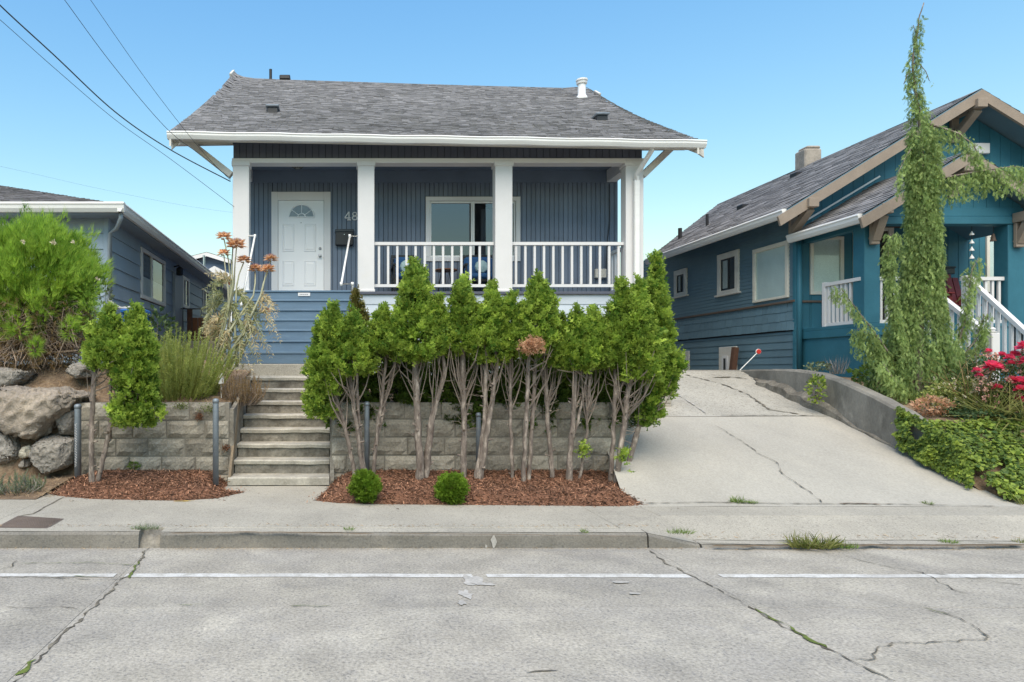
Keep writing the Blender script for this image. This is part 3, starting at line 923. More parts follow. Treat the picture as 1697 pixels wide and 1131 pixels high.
# ================================================================== concrete steps
st = thing('concrete_steps', 'worn grey concrete garden steps climbing from the sidewalk to the blue stairs', 'steps', (-.73, 8.65, .14))
SX0, SX1 = -1.36, -.11
zt, yt = .14, 8.63
random.seed(3)
for i in range(8):
    rise = .115 if i == 0 else .179
    ztop = zt + rise
    x0 = SX0 - (.03 if i == 0 else 0); x1 = SX1 + (.0 if i < 5 else -.0)
    root = link('step', None, Vector((0, yt, zt)), st)
    # worn tread slab with a wavering nosing
    n = 16; vv = []; ff = []
    tk = .055 if i else .10
    for k in range(n + 1):
        x = x0 + (x1 - x0) * k / n
        e = .012 * noise.noise(Vector((x * 5, i * 7.3, 0))) + .008 * noise.noise(Vector((x * 17, i * 3.3, 2)))
        d = .008 * noise.noise(Vector((x * 4, i * 5.1, 9)))
        vv += [(x, yt - .012 + e, ztop - tk + d), (x, yt - .022 + e, ztop - .014 + d), (x, yt - .006 + e, ztop + d), (x, yt + .33, ztop), (x, yt + .33, ztop - tk)]
    for k in range(n):
        for m in range(4): ff.append((5*k+m, 5*k+5+m, 5*k+6+m, 5*k+1+m))
    ff += [(0, 1, 2, 3, 4), tuple(5*n+q for q in (4, 3, 2, 1, 0))]
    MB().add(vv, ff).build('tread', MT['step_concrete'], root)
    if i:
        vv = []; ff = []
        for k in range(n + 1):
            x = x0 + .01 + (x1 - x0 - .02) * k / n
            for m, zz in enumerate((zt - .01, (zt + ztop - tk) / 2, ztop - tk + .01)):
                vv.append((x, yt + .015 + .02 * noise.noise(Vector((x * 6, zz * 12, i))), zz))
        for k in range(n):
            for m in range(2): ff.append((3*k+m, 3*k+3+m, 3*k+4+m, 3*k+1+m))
        MB().add(vv, ff).build('riser', MT['step_riser'], root)  # riser concrete darker than the tread: shade put into its colour
    zt = ztop; yt += .30
random.seed(7)
bx('landing', MT['step_concrete'], st, -2.0, .35, 10.86, 11.4, 1.3, zt + .012, .01)
for (xa, xb) in ((-1.42, -1.365), (-.105, -.05)):
    m = MB()
    m.prism([(xa, 8.72, .12), (xa, 11.3, .12), (xa, 11.3, 1.5), (xa, 10.6, 1.45), (xa, 9.1, 1.12 if xa < -1 else 1.0), (xa, 8.92, 1.1 if xa < -1 else .98), (xa, 8.92, .5)], (xb - xa, 0, 0))
    m.build('cheek_wall', MT['step_riser'], st)
wb = thing('edging_board', 'weathered grey timber board edging the left side of the concrete steps', 'board', (-1.39, 8.6, .2))
MB().bar((-1.375, 8.66, .16), (-1.375, 9.42, 1.17), .14, .03, (0, -1, 1)).build('plank', MT['fence_wood'], wb)
MB().bar((-1.375, 9.41, 1.1), (-1.375, 9.9, 1.3), .12, .032, (0, -1, 1)).build('plank', MT['fence_wood'], wb)

# added ring of low hills, unseen from the camera, hiding the yellow horizon
vv, ff = [], []
for i in range(121):
    a = -math.pi + 2 * math.pi * i / 120
    for j, (r_, h) in enumerate(((170, -.08), (210, 7), (250, 15), (330, 17), (420, -.08))):
        q = Vector((math.cos(a) * r_, math.sin(a) * r_, 0))
        vv.append((q.x, q.y, h * (1 + .25 * noise.noise(q * .02) + .12 * noise.noise(q * .11)) if h > 0 else h))
for i in range(120):
    for j in range(4): ff.append((5*i+j, 5*i+5+j, 5*i+6+j, 5*i+1+j))
struct(MB().add(vv, ff).build('added_hills', mat('added_hill_wood', (.055, .075, .045), .95, .4, .05, .4, .3, 0), org=(0, 0, 0)))
# ================================================================== main house
YP, YB, DZ = 13.2, 14.5, 3.13
xp = lambda px: X_(px, YP)
xb_ = lambda px: X_(px, YB)
zp = lambda py: Z_(py, YP)
zb_ = lambda py: Z_(py, YB)
HX0, HX1 = xp(386), xp(1067)
WX1 = xb_(1019)
hs = thing('house', 'navy blue bungalow with white porch columns and railing in the centre', 'house', (1.9, 16, 1.5))
W, NV, ND = MT['white_paint'], MT['navy_siding'], MT['navy_dark']
def part(name, parent=hs, loc=None):
    return link(name, None, Vector(loc) if loc is not None else ORG[parent.name], parent)
# walls: sheathing with a real window opening, boards in front
wall = part('wall', loc=(1.9, YB, DZ))
ZC = 5.86
wx0, wx1, wz0, wz1 = xb_(712), xb_(854), zb_(427), zb_(334)
dx0, dx1, dz1 = xb_(461), xb_(537), zb_(333)
sh = MB()
sh.box(HX0 + .05, wx0, YB, YB + .12, 1.4, 6.3); sh.box(wx1, WX1 - .004, YB, YB + .12, 1.4, 6.3)
sh.box(wx0, wx1, YB, YB + .12, 1.4, wz0); sh.box(wx0, wx1, YB, YB + .12, wz1, 6.3)
sh.box(HX0 + .05, HX0 + .17, YB + .12, 25, 1.4, 6.3); sh.box(WX1 - .13, WX1 - .004, YB + .12, 25, 1.4, 6.3); sh.box(HX0 + .05, WX1 - .004, 24.9, 25, 1.4, 6.3)
sh.build('sheathing', MT['groove'], wall)
vboards(wall, HX0 + .06, WX1, DZ, ZC - .26, YB, .098, NV, [(wx0 - .1, wx1 + .1, wz0 - .1, wz1 + .1), (dx0 - .12, dx1 + .12, DZ - .1, dz1 + .15)], gap=.008, th=.02)
bx('top_board', NV, wall, HX0 + .06, WX1, YB - .026, YB - .002, ZC - .26, ZC, .004)
bx('corner_board', NV, wall, WX1 - .005, WX1 + .05, YB - .03, YB + .1, 1.5, 6.2, .004)
room = MB()
room.box(-1.8, 5.5, YB + 3.2, YB + 3.3, 2.9, 6); room.box(-1.8, 5.5, YB + .14, YB + 3.2, 2.9, 3.0); room.box(-1.8, 5.5, YB + .14, YB + 3.2, 5.9, 6.0)
room.build('room', MT['dark_room'], wall)
# window
win = part('window', loc=((wx0 + wx1) / 2, YB, wz0))
t0x, t1x, t0z, t1z = xb_(705), xb_(861.5), zb_(434), zb_(327)
bx('trim', W, win, t0x, t1x, YB - .05, YB - .021, wz1, t1z, .005)
bx('trim', W, win, t0x, t1x, YB - .05, YB - .021, t0z, wz0, .005)
bx('trim', W, win, t0x, wx0, YB - .049, YB - .021, wz0, wz1, .005)
bx('trim', W, win, wx1, t1x, YB - .049, YB - .021, wz0, wz1, .005)
wm = xb_(783.5)
for (a, b) in ((wx0, wm - .002), (wm + .002, wx1)):
    fr = part('frame', win)
    for (p, q, r_, s_) in ((a, b, wz1 - .04, wz1), (a, b, wz0, wz0 + .04), (a, a + .035, wz0 + .04, wz1 - .04), (b - .035, b, wz0 + .04, wz1 - .04)):
        bx('rail', MT['white_metal'], fr, p, q, YB - .012, YB + .05, r_, s_, .004)
    bx('pane', MT['glass'], fr, a + .035, b - .035, YB + .02, YB + .026, wz0 + .04, wz1 - .04, 0)
cu = MB()
n = 40
for (a, b) in ((xb_(800), xb_(856)),):
    vv = []
    for k in range(n + 1):
        x = a + (b - a) * k / n; y = YB + .2 + .025 * math.sin(k * 1.3)
        vv += [(x, y, wz0 - .1), (x, y, wz1 - .12)]
    cu.add(vv, [(2*k, 2*k+2, 2*k+3, 2*k+1) for k in range(n)])
cu.build('curtain', MT['curtain'], win)
# door
dr = part('door', loc=((dx0 + dx1) / 2, YB, DZ))
DW = MT['door_white']
bx('slab', DW, dr, dx0 + .004, dx1 - .004, YB - .03, YB + .02, DZ + .02, dz1 - .004, .004)
for (a, b, c_, d) in ((468, 488, 372, 418), (504, 524, 372, 418), (468, 488, 433, 475), (504, 524, 433, 475)):
    x0, x1, z0, z1 = xb_(a), xb_(b), zb_(d), zb_(c_)
    m = MB(); y0 = YB - .03
    ins = [(0, -.001), (.016, -.012), (.03, -.001), (.06, -.012)]
    vv = []
    for (i_, dy) in ins:
        vv += [(x0+i_, y0 + dy, z0+i_), (x1-i_, y0 + dy, z0+i_), (x1-i_, y0 + dy, z1-i_), (x0+i_, y0 + dy, z1-i_)]
    ff = []
    for q in range(3):
        for k in range(4): ff.append((4*q+k, 4*q+(k+1) % 4, 4*q+4+(k+1) % 4, 4*q+4+k))
    ff.append((12, 13, 14, 15))
    m.add(vv, ff).build('panel', DW, dr)
fcx, fz0 = xb_(500), zb_(361)
frx, frz = xb_(521) - fcx, zb_(340) - fz0
fan = part('fanlight', dr)
n = 20
arc = [(fcx + frx * math.cos(math.pi * k / n), fz0 + frz * math.sin(math.pi * k / n)) for k in range(n + 1)]
MB().prism([(x, YB - .036, z) for x, z in arc], (0, .004, 0)).build('pane', MT['glass_fan'] if 'glass_fan' in MT else mat('glass_fan', (.16, .17, .18), .08, .3, 6, spec=.8), fan)
MB().tube([(x, YB - .038, z) for x, z in arc + [arc[0]]], .016, 6).build('ring', DW, fan)
MB().tube([(fcx + frx * .3 * math.cos(math.pi * k / 10), YB - .038, fz0 + frz * .3 * math.sin(math.pi * k / 10)) for k in range(11)], .011, 6).build('muntin', DW, fan)
for a in (36, 72, 90, 108, 144):
    if a in (72, 108): continue
    MB().bar((fcx + frx * .3 * math.cos(R(a)), YB - .038, fz0 + frz * .3 * math.sin(R(a))), (fcx + frx * math.cos(R(a)), YB - .038, fz0 + frz * math.sin(R(a))), .022, .012, (0, 1, 0)).build('muntin', DW, fan)
MB().lathe((xb_(530.5), YB - .03, zb_(413)), [(.03, 0), (.032, .012), (.018, .02), (.012, .03)], 14, 'y').build('deadbolt', MT['steel'], dr, smooth=True)
MB().lathe((xb_(530.5), YB - .03, zb_(425)), [(.034, 0), (.03, .012), (.013, .02), (.013, .04), (.03, .05), (.03, .07), (.012, .08)], 14, 'y').build('knob', MT['steel'], dr, smooth=True)
MB().lathe((xb_(499), YB - .03, zb_(370)), [(.01, 0), (.008, .006)], 8, 'y').build('peephole', MT['black_metal'], dr)
df = part('door_frame', loc=((dx0 + dx1) / 2, YB, DZ))
bx('jamb', W, df, xb_(450), dx0, YB - .05, YB + .02, DZ, zb_(319), .005)
bx('jamb', W, df, dx1, xb_(548), YB - .05, YB + .02, DZ, zb_(319), .005)
bx('head', W, df, dx0, dx1, YB - .049, YB + .02, dz1, zb_(319) - .001, .005)
bx('threshold', MT['steel'], df, dx0, dx1, YB - .08, YB + .02, DZ, DZ + .02, .004)
# house number 48 (the rest hides behind the column)
nb = part('house_number', loc=(xb_(580), YB - .03, zb_(366)))
nx, nz, nh = xb_(571), zb_(366), zb_(352) - zb_(366)
def dig(pts, r_): 
    m = MB()
    for a, b in pts: m.bar((nx + a[0]*nh, YB - .035, nz + a[1]*nh), (nx + b[0]*nh, YB - .035, nz + b[1]*nh), r_ * nh, .02, (0, 1, 0))
    return m
d4 = dig([((.02, .27), (.72, .27))], .1)
for a, b in (((.03, .3), (.5, .98)),): d4.bar((nx + a[0]*nh, YB - .035, nz + a[1]*nh), (nx + b[0]*nh, YB - .035, nz + b[1]*nh), .13*nh, .021, (0, 1, 0))
d4.bar((nx + .52*nh, YB - .035, nz), (nx + .52*nh, YB - .035, nz + nh), .18*nh, .022, (0, 1, 0)); d4.bar((nx + .3*nh, YB - .035, nz + .04*nh), (nx + .76*nh, YB - .035, nz + .04*nh), .09*nh, .023, (0, 1, 0))
d4.build('digit_four', W, nb)
d8 = MB()
for (cz, rx, rz) in ((.27, .27, .22), (.73, .23, .2)):
    d8.tube([(nx + (1.2 + rx*math.cos(2*math.pi*k/16))*nh, YB - .035, nz + (cz + rz*math.sin(2*math.pi*k/16))*nh) for k in range(17)], .075*nh, 6)
d8.build('digit_eight', W, nb)
# deck, ceiling, beam
deck = part('deck', loc=(1.9, YP, DZ))
for k in range(9):
    y0 = YP + .02 + k * .145
    bx('deck_board', MT['stair_blue'], deck, HX0 + .02, HX1 - .02, y0, y0 + .14, DZ - .03, DZ, .003)
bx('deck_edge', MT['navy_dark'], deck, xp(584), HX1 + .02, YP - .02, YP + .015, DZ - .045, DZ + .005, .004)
sd2 = part('skirt_siding', loc=(3, YP, 1.3))
lap(sd2, (xp(584), YP + .04), (HX1, YP + .04), DZ - .045 - 10 * .19, DZ - .045, (0, -1), .19, MT['pale_siding'], th=.02, lens=3.2)
MB().box(xp(584), HX1 - .02, YP + .05, YP + .1, 1.1, DZ - .05).build('backing', MT['groove'], sd2)
lap(sd2, (HX1 - .01, YP + .05), (HX1 - .01, 25), 1.33, 6.2, (1, 0), .19, MT['navy_siding'], th=.02) if False else lap(sd2, (WX1 + .002, YB + .1), (WX1 + .002, 25), 1.33, 6.2, (1, 0), .19, MT['navy_siding'], th=.02)
lap(sd2, (HX0 + .048, 25), (HX0 + .048, YB), 1.33, 6.2, (-1, 0), .19, MT['navy_siding'], th=.02)
bx('ceiling', NV, hs, HX0 + .1, HX1 - .1, YP + .1, YB, ZC, ZC + .03, 0)
beam = part('beam', loc=(1.9, YP, zp(262)))
bx('trim_board', W, beam, HX0 - .02, HX1 + .02, YP - .0, YP + .26, zp(270), zp(262.5), .004)
bx('core', MT['groove'], beam, HX0 + .02, HX1 - .02, YP + .05, YP + .24, zp(262.5), zp(225), 0)
vboards(beam, HX0, HX1, zp(262.3), zp(224), YP + .05, .128, ND, gap=.008, th=.024)  # frieze navy darker than the walls: eave shade put into the colour
for (xa, xc) in ((HX0 + .02, HX0 + .22), (HX1 - .22, HX1 - .02)):
    bx('side_beam', W, beam, xa, xc, YP + .262, YB - .03, zp(272), ZC - .004, .005)
# columns
for (a, b) in ((385.5, 412.5), (593, 620.5), (821, 849.5), (1037.5, 1067)):
    cl = part('column', loc=(xp((a + b) / 2), YP + .13, DZ))
    bx('shaft', W, cl, xp(a), xp(b), YP + .01, YP + .25, DZ + .0, zp(270.6), .006)
    bx('cap', W, cl, xp(a) - .02, xp(b) + .02, YP - .012, YP + .272, zp(275), zp(267), .006)
    bx('base', W, cl, xp(a) - .012, xp(b) + .012, YP - .004, YP + .262, DZ + .002, DZ + .05, .006)
# railings
def railing(pa, pb, zbot, ztop, n, parent, mt, w_=.045, name='railing'):
    rl = part(name, parent, loc=(Vector(pa) + Vector(pb)) / 2 + Vector((0, 0, zbot)))
    pa, pb = Vector(pa), Vector(pb)
    up = Vector((0, 0, 1))
    MB().bar(pa + up * (ztop - .03), pb + up * (ztop - .03), .06, .085).build('top_rail', mt, rl)
    MB().bar(pa + up * (zbot + .03), pb + up * (zbot + .03), .055, .045).build('bottom_rail', mt, rl)
    d = (pb - pa).normalized()
    me = MB().box(-w_/2, w_/2, -w_/2, w_/2, zbot + .058, ztop - .061, .003).mesh('baluster'); me.materials.append(mt)
    for k in range(n):
        q = pa.lerp(pb, (k + .5) / n)
        o = link('baluster', me, Vector((q.x, q.y, 0)), rl)
    return rl
zr0, zr1 = Z_(476.5, 13.33), Z_(402, 13.33)
railing((xp(621), 13.33, 0), (xp(820), 13.33, 0), zr0, zr1, 13, hs, W)
railing((xp(850), 13.33, 0), (xp(1037), 13.33, 0), zr0, zr1, 12, hs, W)
railing((HX1 - .13, 13.47, 0), (HX1 - .13, YB, 0), zr0, zr1, 6, hs, W)
# blue timber stairs
sx0, sx1 = -1.98, .27
bs_ = part('stairs', loc=(-.8, 11.3, 1.56))
zs, n = 1.715, 7
rz = (DZ - zs) / n; ry = (YP - 11.3) / n
bx('footing', MT['walk_concrete'], bs_, -2.05, .34, 11.3, 11.75, 1.3, 1.715, .012)
for i in range(n):
    y = 11.3 + .03 + ry * i; z = zs + rz * i
    e = random.uniform(-.006, .006)
    bx('riser', MT['stair_blue'], bs_, sx0, sx1, y + e, y + .025 + e, z + .002, z + rz - .036, .004)
    bx('tread', MT['stair_blue'], bs_, sx0 - .01, sx1 + .01, y - .02, y + ry + .01 if i < n - 1 else YP + .02, z + rz - .035, z + rz - .001, .006)
m = MB()
m.prism([(sx0 - .035, 11.36, 1.5), (sx0 - .035, 11.36, 1.75), (sx0 - .035, YP, DZ - .05), (sx0 - .035, YP, 1.5)], (.034, 0, 0)); m.build('stringer', MT['pale_siding'], bs_)
m = MB()
m.prism([(sx1 + .011, 11.36, 1.5), (sx1 + .011, 11.36, 1.72), (sx1 + .011, YP, DZ - .05), (sx1 + .011, YP, 1.5)], (.03, 0, 0)); m.build('stringer', MT['pale_siding'], bs_)
for k in range(8):
    bx('skirt_plank', MT['pale_siding'], bs_, HX0 - .02, sx0 - .04, YP + .02, YP + .05, 1.45 + k * .19, 1.63 + k * .19, .004)
lp = part('step_plate', bs_)
x0, x1, z0, z1 = X_(494, 13.0), X_(514, 13.0), Z_(490.7, 13.0), Z_(484.8, 13.0)
ypl = 11.33 + ry * 6 - .012
x0, x1, z0, z1 = X_(494, ypl), X_(514, ypl), Z_(491, ypl), Z_(485.6, ypl)
bx('plate', W, lp, x0, x1, ypl - .004, ypl + .006, z0, z1, .002)
m = MB()
for k in range(9):
    a = x0 + .03 + (x1 - x0 - .06) * k / 9
    m.box(a, a + .006, ypl - .007, ypl - .0045, z0 + .02, z1 - .018)
    if k % 2: m.box(a + .006, a + .016, ypl - .007, ypl - .0045, z0 + .026, z0 + .032)
m.build('lettering', MT['navy_dark'], lp)
# pipe handrails
def hrail(name, pts, rr=.019):
    m = MB()
    m.tube(pts, rr, 8)
    for p in pts[1:-1]:
        m.tube([Vector(p) - Vector((0, 0, .03)), Vector(p) + Vector((0, 0, .03))], rr * 1.35, 8)
    return m.build(name, MT['white_metal'], hs, smooth=True)
hrail('handrail', [P(594, 391.5, YP + .03), P(579.5, 391.5, YP - .05), P(565.5, 471, 11.5), P(584, 471, 11.62), (P(584, 471, 11.62).x, 11.62, 1.6)])
hrail('handrail', [P(411, 391.5, YP + .03), P(422.5, 391.5, YP - .05), P(400, 505, 11.5), P(384, 505, 11.62), (P(384, 505, 11.62).x, 11.62, 1.6)])
# porch lantern
pl = part('porch_light', loc=(xp(493.5), 13.75, ZC))
cx, cz = X_(493.5, 13.75), ZC
MB().lathe((cx, 13.75, cz), [(.15, 0), (.16, -.03), (.15, -.05)], 8).build('canopy', MT['black_metal'], pl)
MB().lathe((cx, 13.75, cz - .05), [(.135, 0), (.115, -.09), (.05, -.13)], 8).build('globe', mat('lamp_glass', (.20, .2, .18), .3, .1), pl)
m = MB()
for k in range(8):
    a = 2 * math.pi * (k + .0) / 8
    m.tube([(cx + .137 * math.cos(a), 13.75 + .137 * math.sin(a), cz - .05), (cx + .117 * math.cos(a), 13.75 + .117 * math.sin(a), cz - .14), (cx + .052 * math.cos(a), 13.75 + .052 * math.sin(a), cz - .182)], .008, 5)
m.build('cage', MT['black_metal'], pl)
# meter / outlet box and cable on the back wall
bx('outlet_box', MT['cream_trim'], hs, xb_(984), xb_(1002), YB - .11, YB - .021, zb_(462), zb_(447), .01)
MB().tube([(xb_(1009), YB - .03, ZC - .3), (xb_(1009.5), YB - .03, 4.8), (xb_(1005), YB - .035, 4.3), (xb_(1003), YB - .03, 3.6)], .009, 5).build('cable', MT['black_metal'], hs)
# roof ------------------------------------------------------------
roof = part('roof', loc=(1.9, 19, 6))
EY, RY = 12.72, 19.2
ridge_px = [(389, 119), (396, 126), (420, 130), (480, 132.5), (560, 135), (700, 139.5), (800, 142.5), (880, 144.5), (935, 146), (955, 144), (970, 144), (984, 153)]
def ridge(u):
    k = u * (984 - 389) + 389
    for (a, ya), (b, yb) in zip(ridge_px, ridge_px[1:]):
        if k <= b: return P(k, ya + (yb - ya) * (k - a) / (b - a), RY)
    return P(984, 153, RY)
EL, ER = P(281, 217.5, EY), P(1157, 231, EY)
def rf(u, v, off=0):
    e = EL.lerp(ER, u); r_ = ridge(u)
    p = e.lerp(r_, v)
    p.z -= .16 * math.sin(math.pi * v) * (1 if True else 0) * (.6 + .4 * math.sin(math.pi * u))
    return p
def rfn(u, v):
    p = rf(u, v)
    n_ = (rf(min(1, u + .01), v) - rf(max(0, u - .01), v)).cross(rf(u, min(1, v + .01)) - rf(u, max(0, v - .01))).normalized()
    if n_.z < 0: n_ = -n_
    return p, n_
shingle_roof('shingles', MT['roof_shingle'], roof, rfn, 9.85, 7.6, .115, .19)
def roof_slab(fn, mt, name, th=.1, nu=24, nv=10):
    vv, ff = [], []
    for j in range(nv + 1):
        for i in range(nu + 1):
            p = fn(i / nu, j / nv); vv.append(p - Vector((0, 0, .045)))
    k = len(vv); vv += [v - Vector((0, 0, th)) for v in vv]
    for j in range(nv):
        for i in range(nu):
            q = j * (nu + 1) + i
            ff.append((q, q+1, q+nu+2, q+nu+1)); ff.append((k+q, k+q+nu+1, k+q+nu+2, k+q+1))
    for j in range(nv):
        a, b = j*(nu+1), (j+1)*(nu+1); ff.append((a, b, k+b, k+a)); a += nu; b += nu; ff.append((b, a, k+a, k+b))
    for i in range(nu):
        ff.append((i, k+i, k+i+1, i+1)); a = nv*(nu+1)+i; ff.append((a, a+1, k+a+1, k+a))
    return MB().add(vv, ff).build(name, mt, roof)
roof_slab(rf, MT['white_aged'], 'decking', .05, 60, 12)
def rback(u, v):
    r_ = ridge(u); e = EL.lerp(ER, u); e = Vector((e.x, 25.6, e.z)); return r_.lerp(e, v)
roof_slab(rback, MT['roof_shingle'], 'back_slope', .1)
# gable end walls under the rakes
for xg in (HX0 + .06, WX1 - .1):
    MB().prism([(xg, YB, 6.2), (xg, 24.9, 6.2), (xg, RY, 9.1)], (.09, 0, 0)).build('gable_wall', NV, roof)
# barge boards at both rakes, with pointed lower ends
for u, sg in ((0, -1), (1, 1)):
    m = MB(); n = 14; vv = []
    for k in range(n + 1):
        v = -.012 + 1.012 * k / n
        p = rf(u, max(0, v)) + (rf(u, .05) - rf(u, 0)) * (min(0, v) / .05)
        vv += [p + Vector((-sg * .05, 0, -.075)), p + Vector((-sg * .05, 0, -.26)), p + Vector((-sg * .015, 0, -.26)), p + Vector((-sg * .015, 0, -.075))]
    ff = []
    for k in range(n):
        for q in range(4): ff.append((4*k+q, 4*k+4+q, 4*k+4+(q+1) % 4, 4*k+(q+1) % 4))
    ff += [(0, 1, 2, 3), (4*n+3, 4*n+2, 4*n+1, 4*n)]
    m.add(vv, ff).build('barge_board', MT['white_aged'], roof)
# pointed tails below the gutter
for (pts) in (((283, 232), (300, 233), (284, 248)), ((1138, 241), (1166, 243), (1167, 261))):
    MB().prism([P(a, b, 12.82) for a, b in pts], (0, .04, 0)).build('rake_tail', MT['white_aged'], roof)
# gutter: K profile swept along the eave
gm = MB(); ga, gb = P(277.5, 219, 12.66), P(1169, 234, 12.66)
profg = [(.02, .0), (-.06, .0), (-.075, -.025), (-.06, -.05), (-.06, -.085), (-.045, -.12), (-.02, -.17), (.06, -.17), (.06, 0), (.05, 0), (.05, -.155), (-.01, -.155), (-.045, -.08), (-.05, -.012), (.02, -.012)]
profg = [(y, z) for y, z in profg[:8]] + [(.06, 0), (.05, 0), (.05, -.155), (-.012, -.155), (-.05, -.08), (-.058, -.03), (-.045, -.008), (.02, -.008)]
gn = 24; vv = []
for k in range(gn + 1):
    p = ga.lerp(gb, k / gn); p.z += .006 * math.sin(k * 1.7)
    vv += [p + Vector((0, y, z * .78)) for y, z in profg[:9]]
ff = []
for k in range(gn):
    for q in range(8): ff.append((9*k+q, 9*k+9+q, 9*k+10+q, 9*k+1+q))
ff += [tuple(range(9)), tuple(range(9*gn+8, 9*gn-1, -1))]
gm.add(vv, ff).build('gutter', MT['white_metal'], roof)
MB().bar(ga + Vector((.03, .09, -.075)), gb + Vector((-.05, .09, -.075)), .13, .03).build('fascia', MT['white_aged'], roof)
dp = [P(1080, 241, 12.7), P(1080, 250, 12.75), P(1055, 290, 13.1), P(1055, 300, 13.15)]
dsn = MB(); dsn.tube(dp, .045, 4)
dsn.build('downspout', MT['white_metal'], roof)
MB().box(X_(1050.5, 13.15), X_(1059.5, 13.15), 13.11, 13.185, 1.7, P(1055, 299, 13.15).z, .012).build('downspout', MT['white_metal'], roof)
# eave brackets (diagonal struts) and outlookers at both ends
for (a, b, c_, d, e0, e1) in ((383.5, 291, 316, 238, 285, 386), (1064, 292, 1118, 240, 1062, 1137)):
    bk = part('bracket', roof)
    MB().bar(P(a, b, 13.32), P(c_, d, 13.32), .15, .12, (0, 1, 0)).build('strut', MT['white_aged'], bk)
    MB().bar(P(e0, 236 if e0 < 500 else 243, 13.32), P(e1, 234.5 if e0 < 500 else 242.5, 13.32), .12, .13, (0, 1, 0)).build('outlooker', MT['white_aged'], bk)
# roof vents and flues
def at_roof(px, py):
    best = None
    for i in range(101):
        for j in range(61):
            u, v = i / 100, j / 60
            p = rf(u, v); x = XV + p.x * F / p.y; y = YH - (p.z - H) * F / p.y
            d = (x - px) ** 2 + (y - py) ** 2
            if best is None or d < best[0]: best = (d, u, v)
    return rfn(best[1], best[2])
for (px, py) in ((452.5, 187), (996, 200)):
    p, n_ = at_roof(px, py)
    vt = part('roof_vent', roof, loc=p)
    MB().box(p.x - .12, p.x + .12, p.y - .05, p.y + .25, p.z - .03, p.z + .10, .01).build('throat', MT['black_metal'], vt)
    MB().box(p.x - .15, p.x + .15, p.y - .10, p.y + .28, p.z + .10, p.z + .145, .015).build('hood', MT['galvanised'], vt)
p, n_ = at_roof(474, 134)
vt = part('roof_vent', roof, loc=p); MB().box(p.x - .15, p.x + .15, p.y - .1, p.y + .25, p.z - .02, p.z + .1, .02).build('hood', MT['black_metal'], vt)
p, n_ = at_roof(450.5, 131); MB().tube([p - Vector((0, 0, .1)), p + Vector((0, 0, .27))], .042, 8).build('vent_pipe', MT['dark_plastic'], roof)
p, n_ = at_roof(963, 161)
fl = part('flue', roof, loc=p)
MB().lathe(p, [(.18, -.12), (.13, .02), (.1, .05), (.1, .30), (.1, .33)], 14).build('pipe', MT['white_metal'], fl, smooth=True)
MB().lathe(p + Vector((0, 0, .34)), [(.13, 0), (.14, .03), (.14, .04), (.1, .05), (.1, .08), (.15, .085), (.15, .12), (.05, .135)], 14).build('cap', MT['white_metal'], fl)
for (u, sg) in ((0, 1), (1, -1)):
    a, b = rf(u, .93), rf(u, 1.0)
    MB().bar(a + Vector((-sg * .03, 0, .0)), b + Vector((-sg * .03, 0, .0)), .09, .06).build('rake_cap', MT['white_aged'], roof)

# ------------------------------------------------------------------ porch things
mbx = thing('mailbox', 'black wall mailbox beside the white front door of the navy house', 'mailbox', (xb_(571), YB - .05, zb_(409)))
bx('body', MT['black_metal'], mbx, xb_(556), xb_(585.5), YB - .14, YB - .021, zb_(408.5), zb_(386), .012)
bx('lid', mat('mail_lid', (.045, .05, .055), .35, .05), mbx, xb_(555), xb_(586.5), YB - .16, YB - .021, zb_(387), zb_(382.5), .012)
MB().lathe((xb_(570.5), YB - .14, zb_(391.3)), [(.012, 0), (.009, .01)], 10, 'y').build('knob', MT['steel'], mbx)
def porch_chair(px0, px1, label):
    Yc = 14.05; x0, x1 = X_(px0, Yc), X_(px1, Yc)
    r_ = thing('porch_chair', label, 'chair', ((x0 + x1) / 2, Yc, DZ), 'porch chairs')
    BK = MT['black_metal']
    for x in (x0 + .02, x1 - .02):
        for y in (Yc - .28, Yc + .28):
            MB().bar((x, y, DZ), (x, y + (.06 if y > Yc else 0), DZ + (.62 if y < Yc else .9)), .035, .035, (0, 1, 0)).build('leg', BK, r_)
        MB().bar((x, Yc - .32, DZ + .62), (x, Yc + .32, DZ + .6), .035, .055).build('armrest', BK, r_)
    MB().bar((x0, Yc + .33, DZ + .88), (x1, Yc + .33, DZ + .88), .06, .03).build('top_rail', BK, r_)
    MB().bar((x0, Yc + .32, DZ + .66), (x1, Yc + .32, DZ + .66), .04, .03).build('back_rail', BK, r_)
    bx('seat_frame', BK, r_, x0 + .01, x1 - .01, Yc - .28, Yc + .28, DZ + .27, DZ + .33, .01)
    bx('seat_cushion', MT['blue_cushion'], r_, x0 + .05, x1 - .05, Yc - .3, Yc + .26, DZ + .335, DZ + .45, .04)
    bx('back_cushion', MT['blue_cushion'], r_, x0 + .06, x1 - .06, Yc + .16, Yc + .29, DZ + .455, DZ + .85, .05)
    return r_, x0, x1, Yc
c1 = porch_chair(650, 693, 'blue cushioned porch chair half hidden behind the tallest middle arborvitae')
c2 = porch_chair(767, 825, 'blue cushioned black porch chair in front of the picture window')
for (r_, x0, x1, Yc) in (c1, c2):
    pw = MB(); xm = (x0 + x1) / 2
    pw.lathe((xm + .03, Yc + .06, DZ + .62), [(.02, -.02), (.1, -.015), (.14, .03), (.12, .07), (.02, .09)], 10, 'y')
    pw.build('throw_pillow', MT['pale_cushion'], r_)
tb = thing('side_table', 'small round wooden side table on the porch between the blue chairs', 'table', (X_(738, 14), 14, DZ))
cx = X_(738, 14); zt_ = Z_(447.5, 14)
MB().lathe((cx, 14, zt_ - .025), [(.24, 0), (.25, .008), (.25, .02), (.24, .025)], 24).build('table_top', MT['table_wood'], tb)
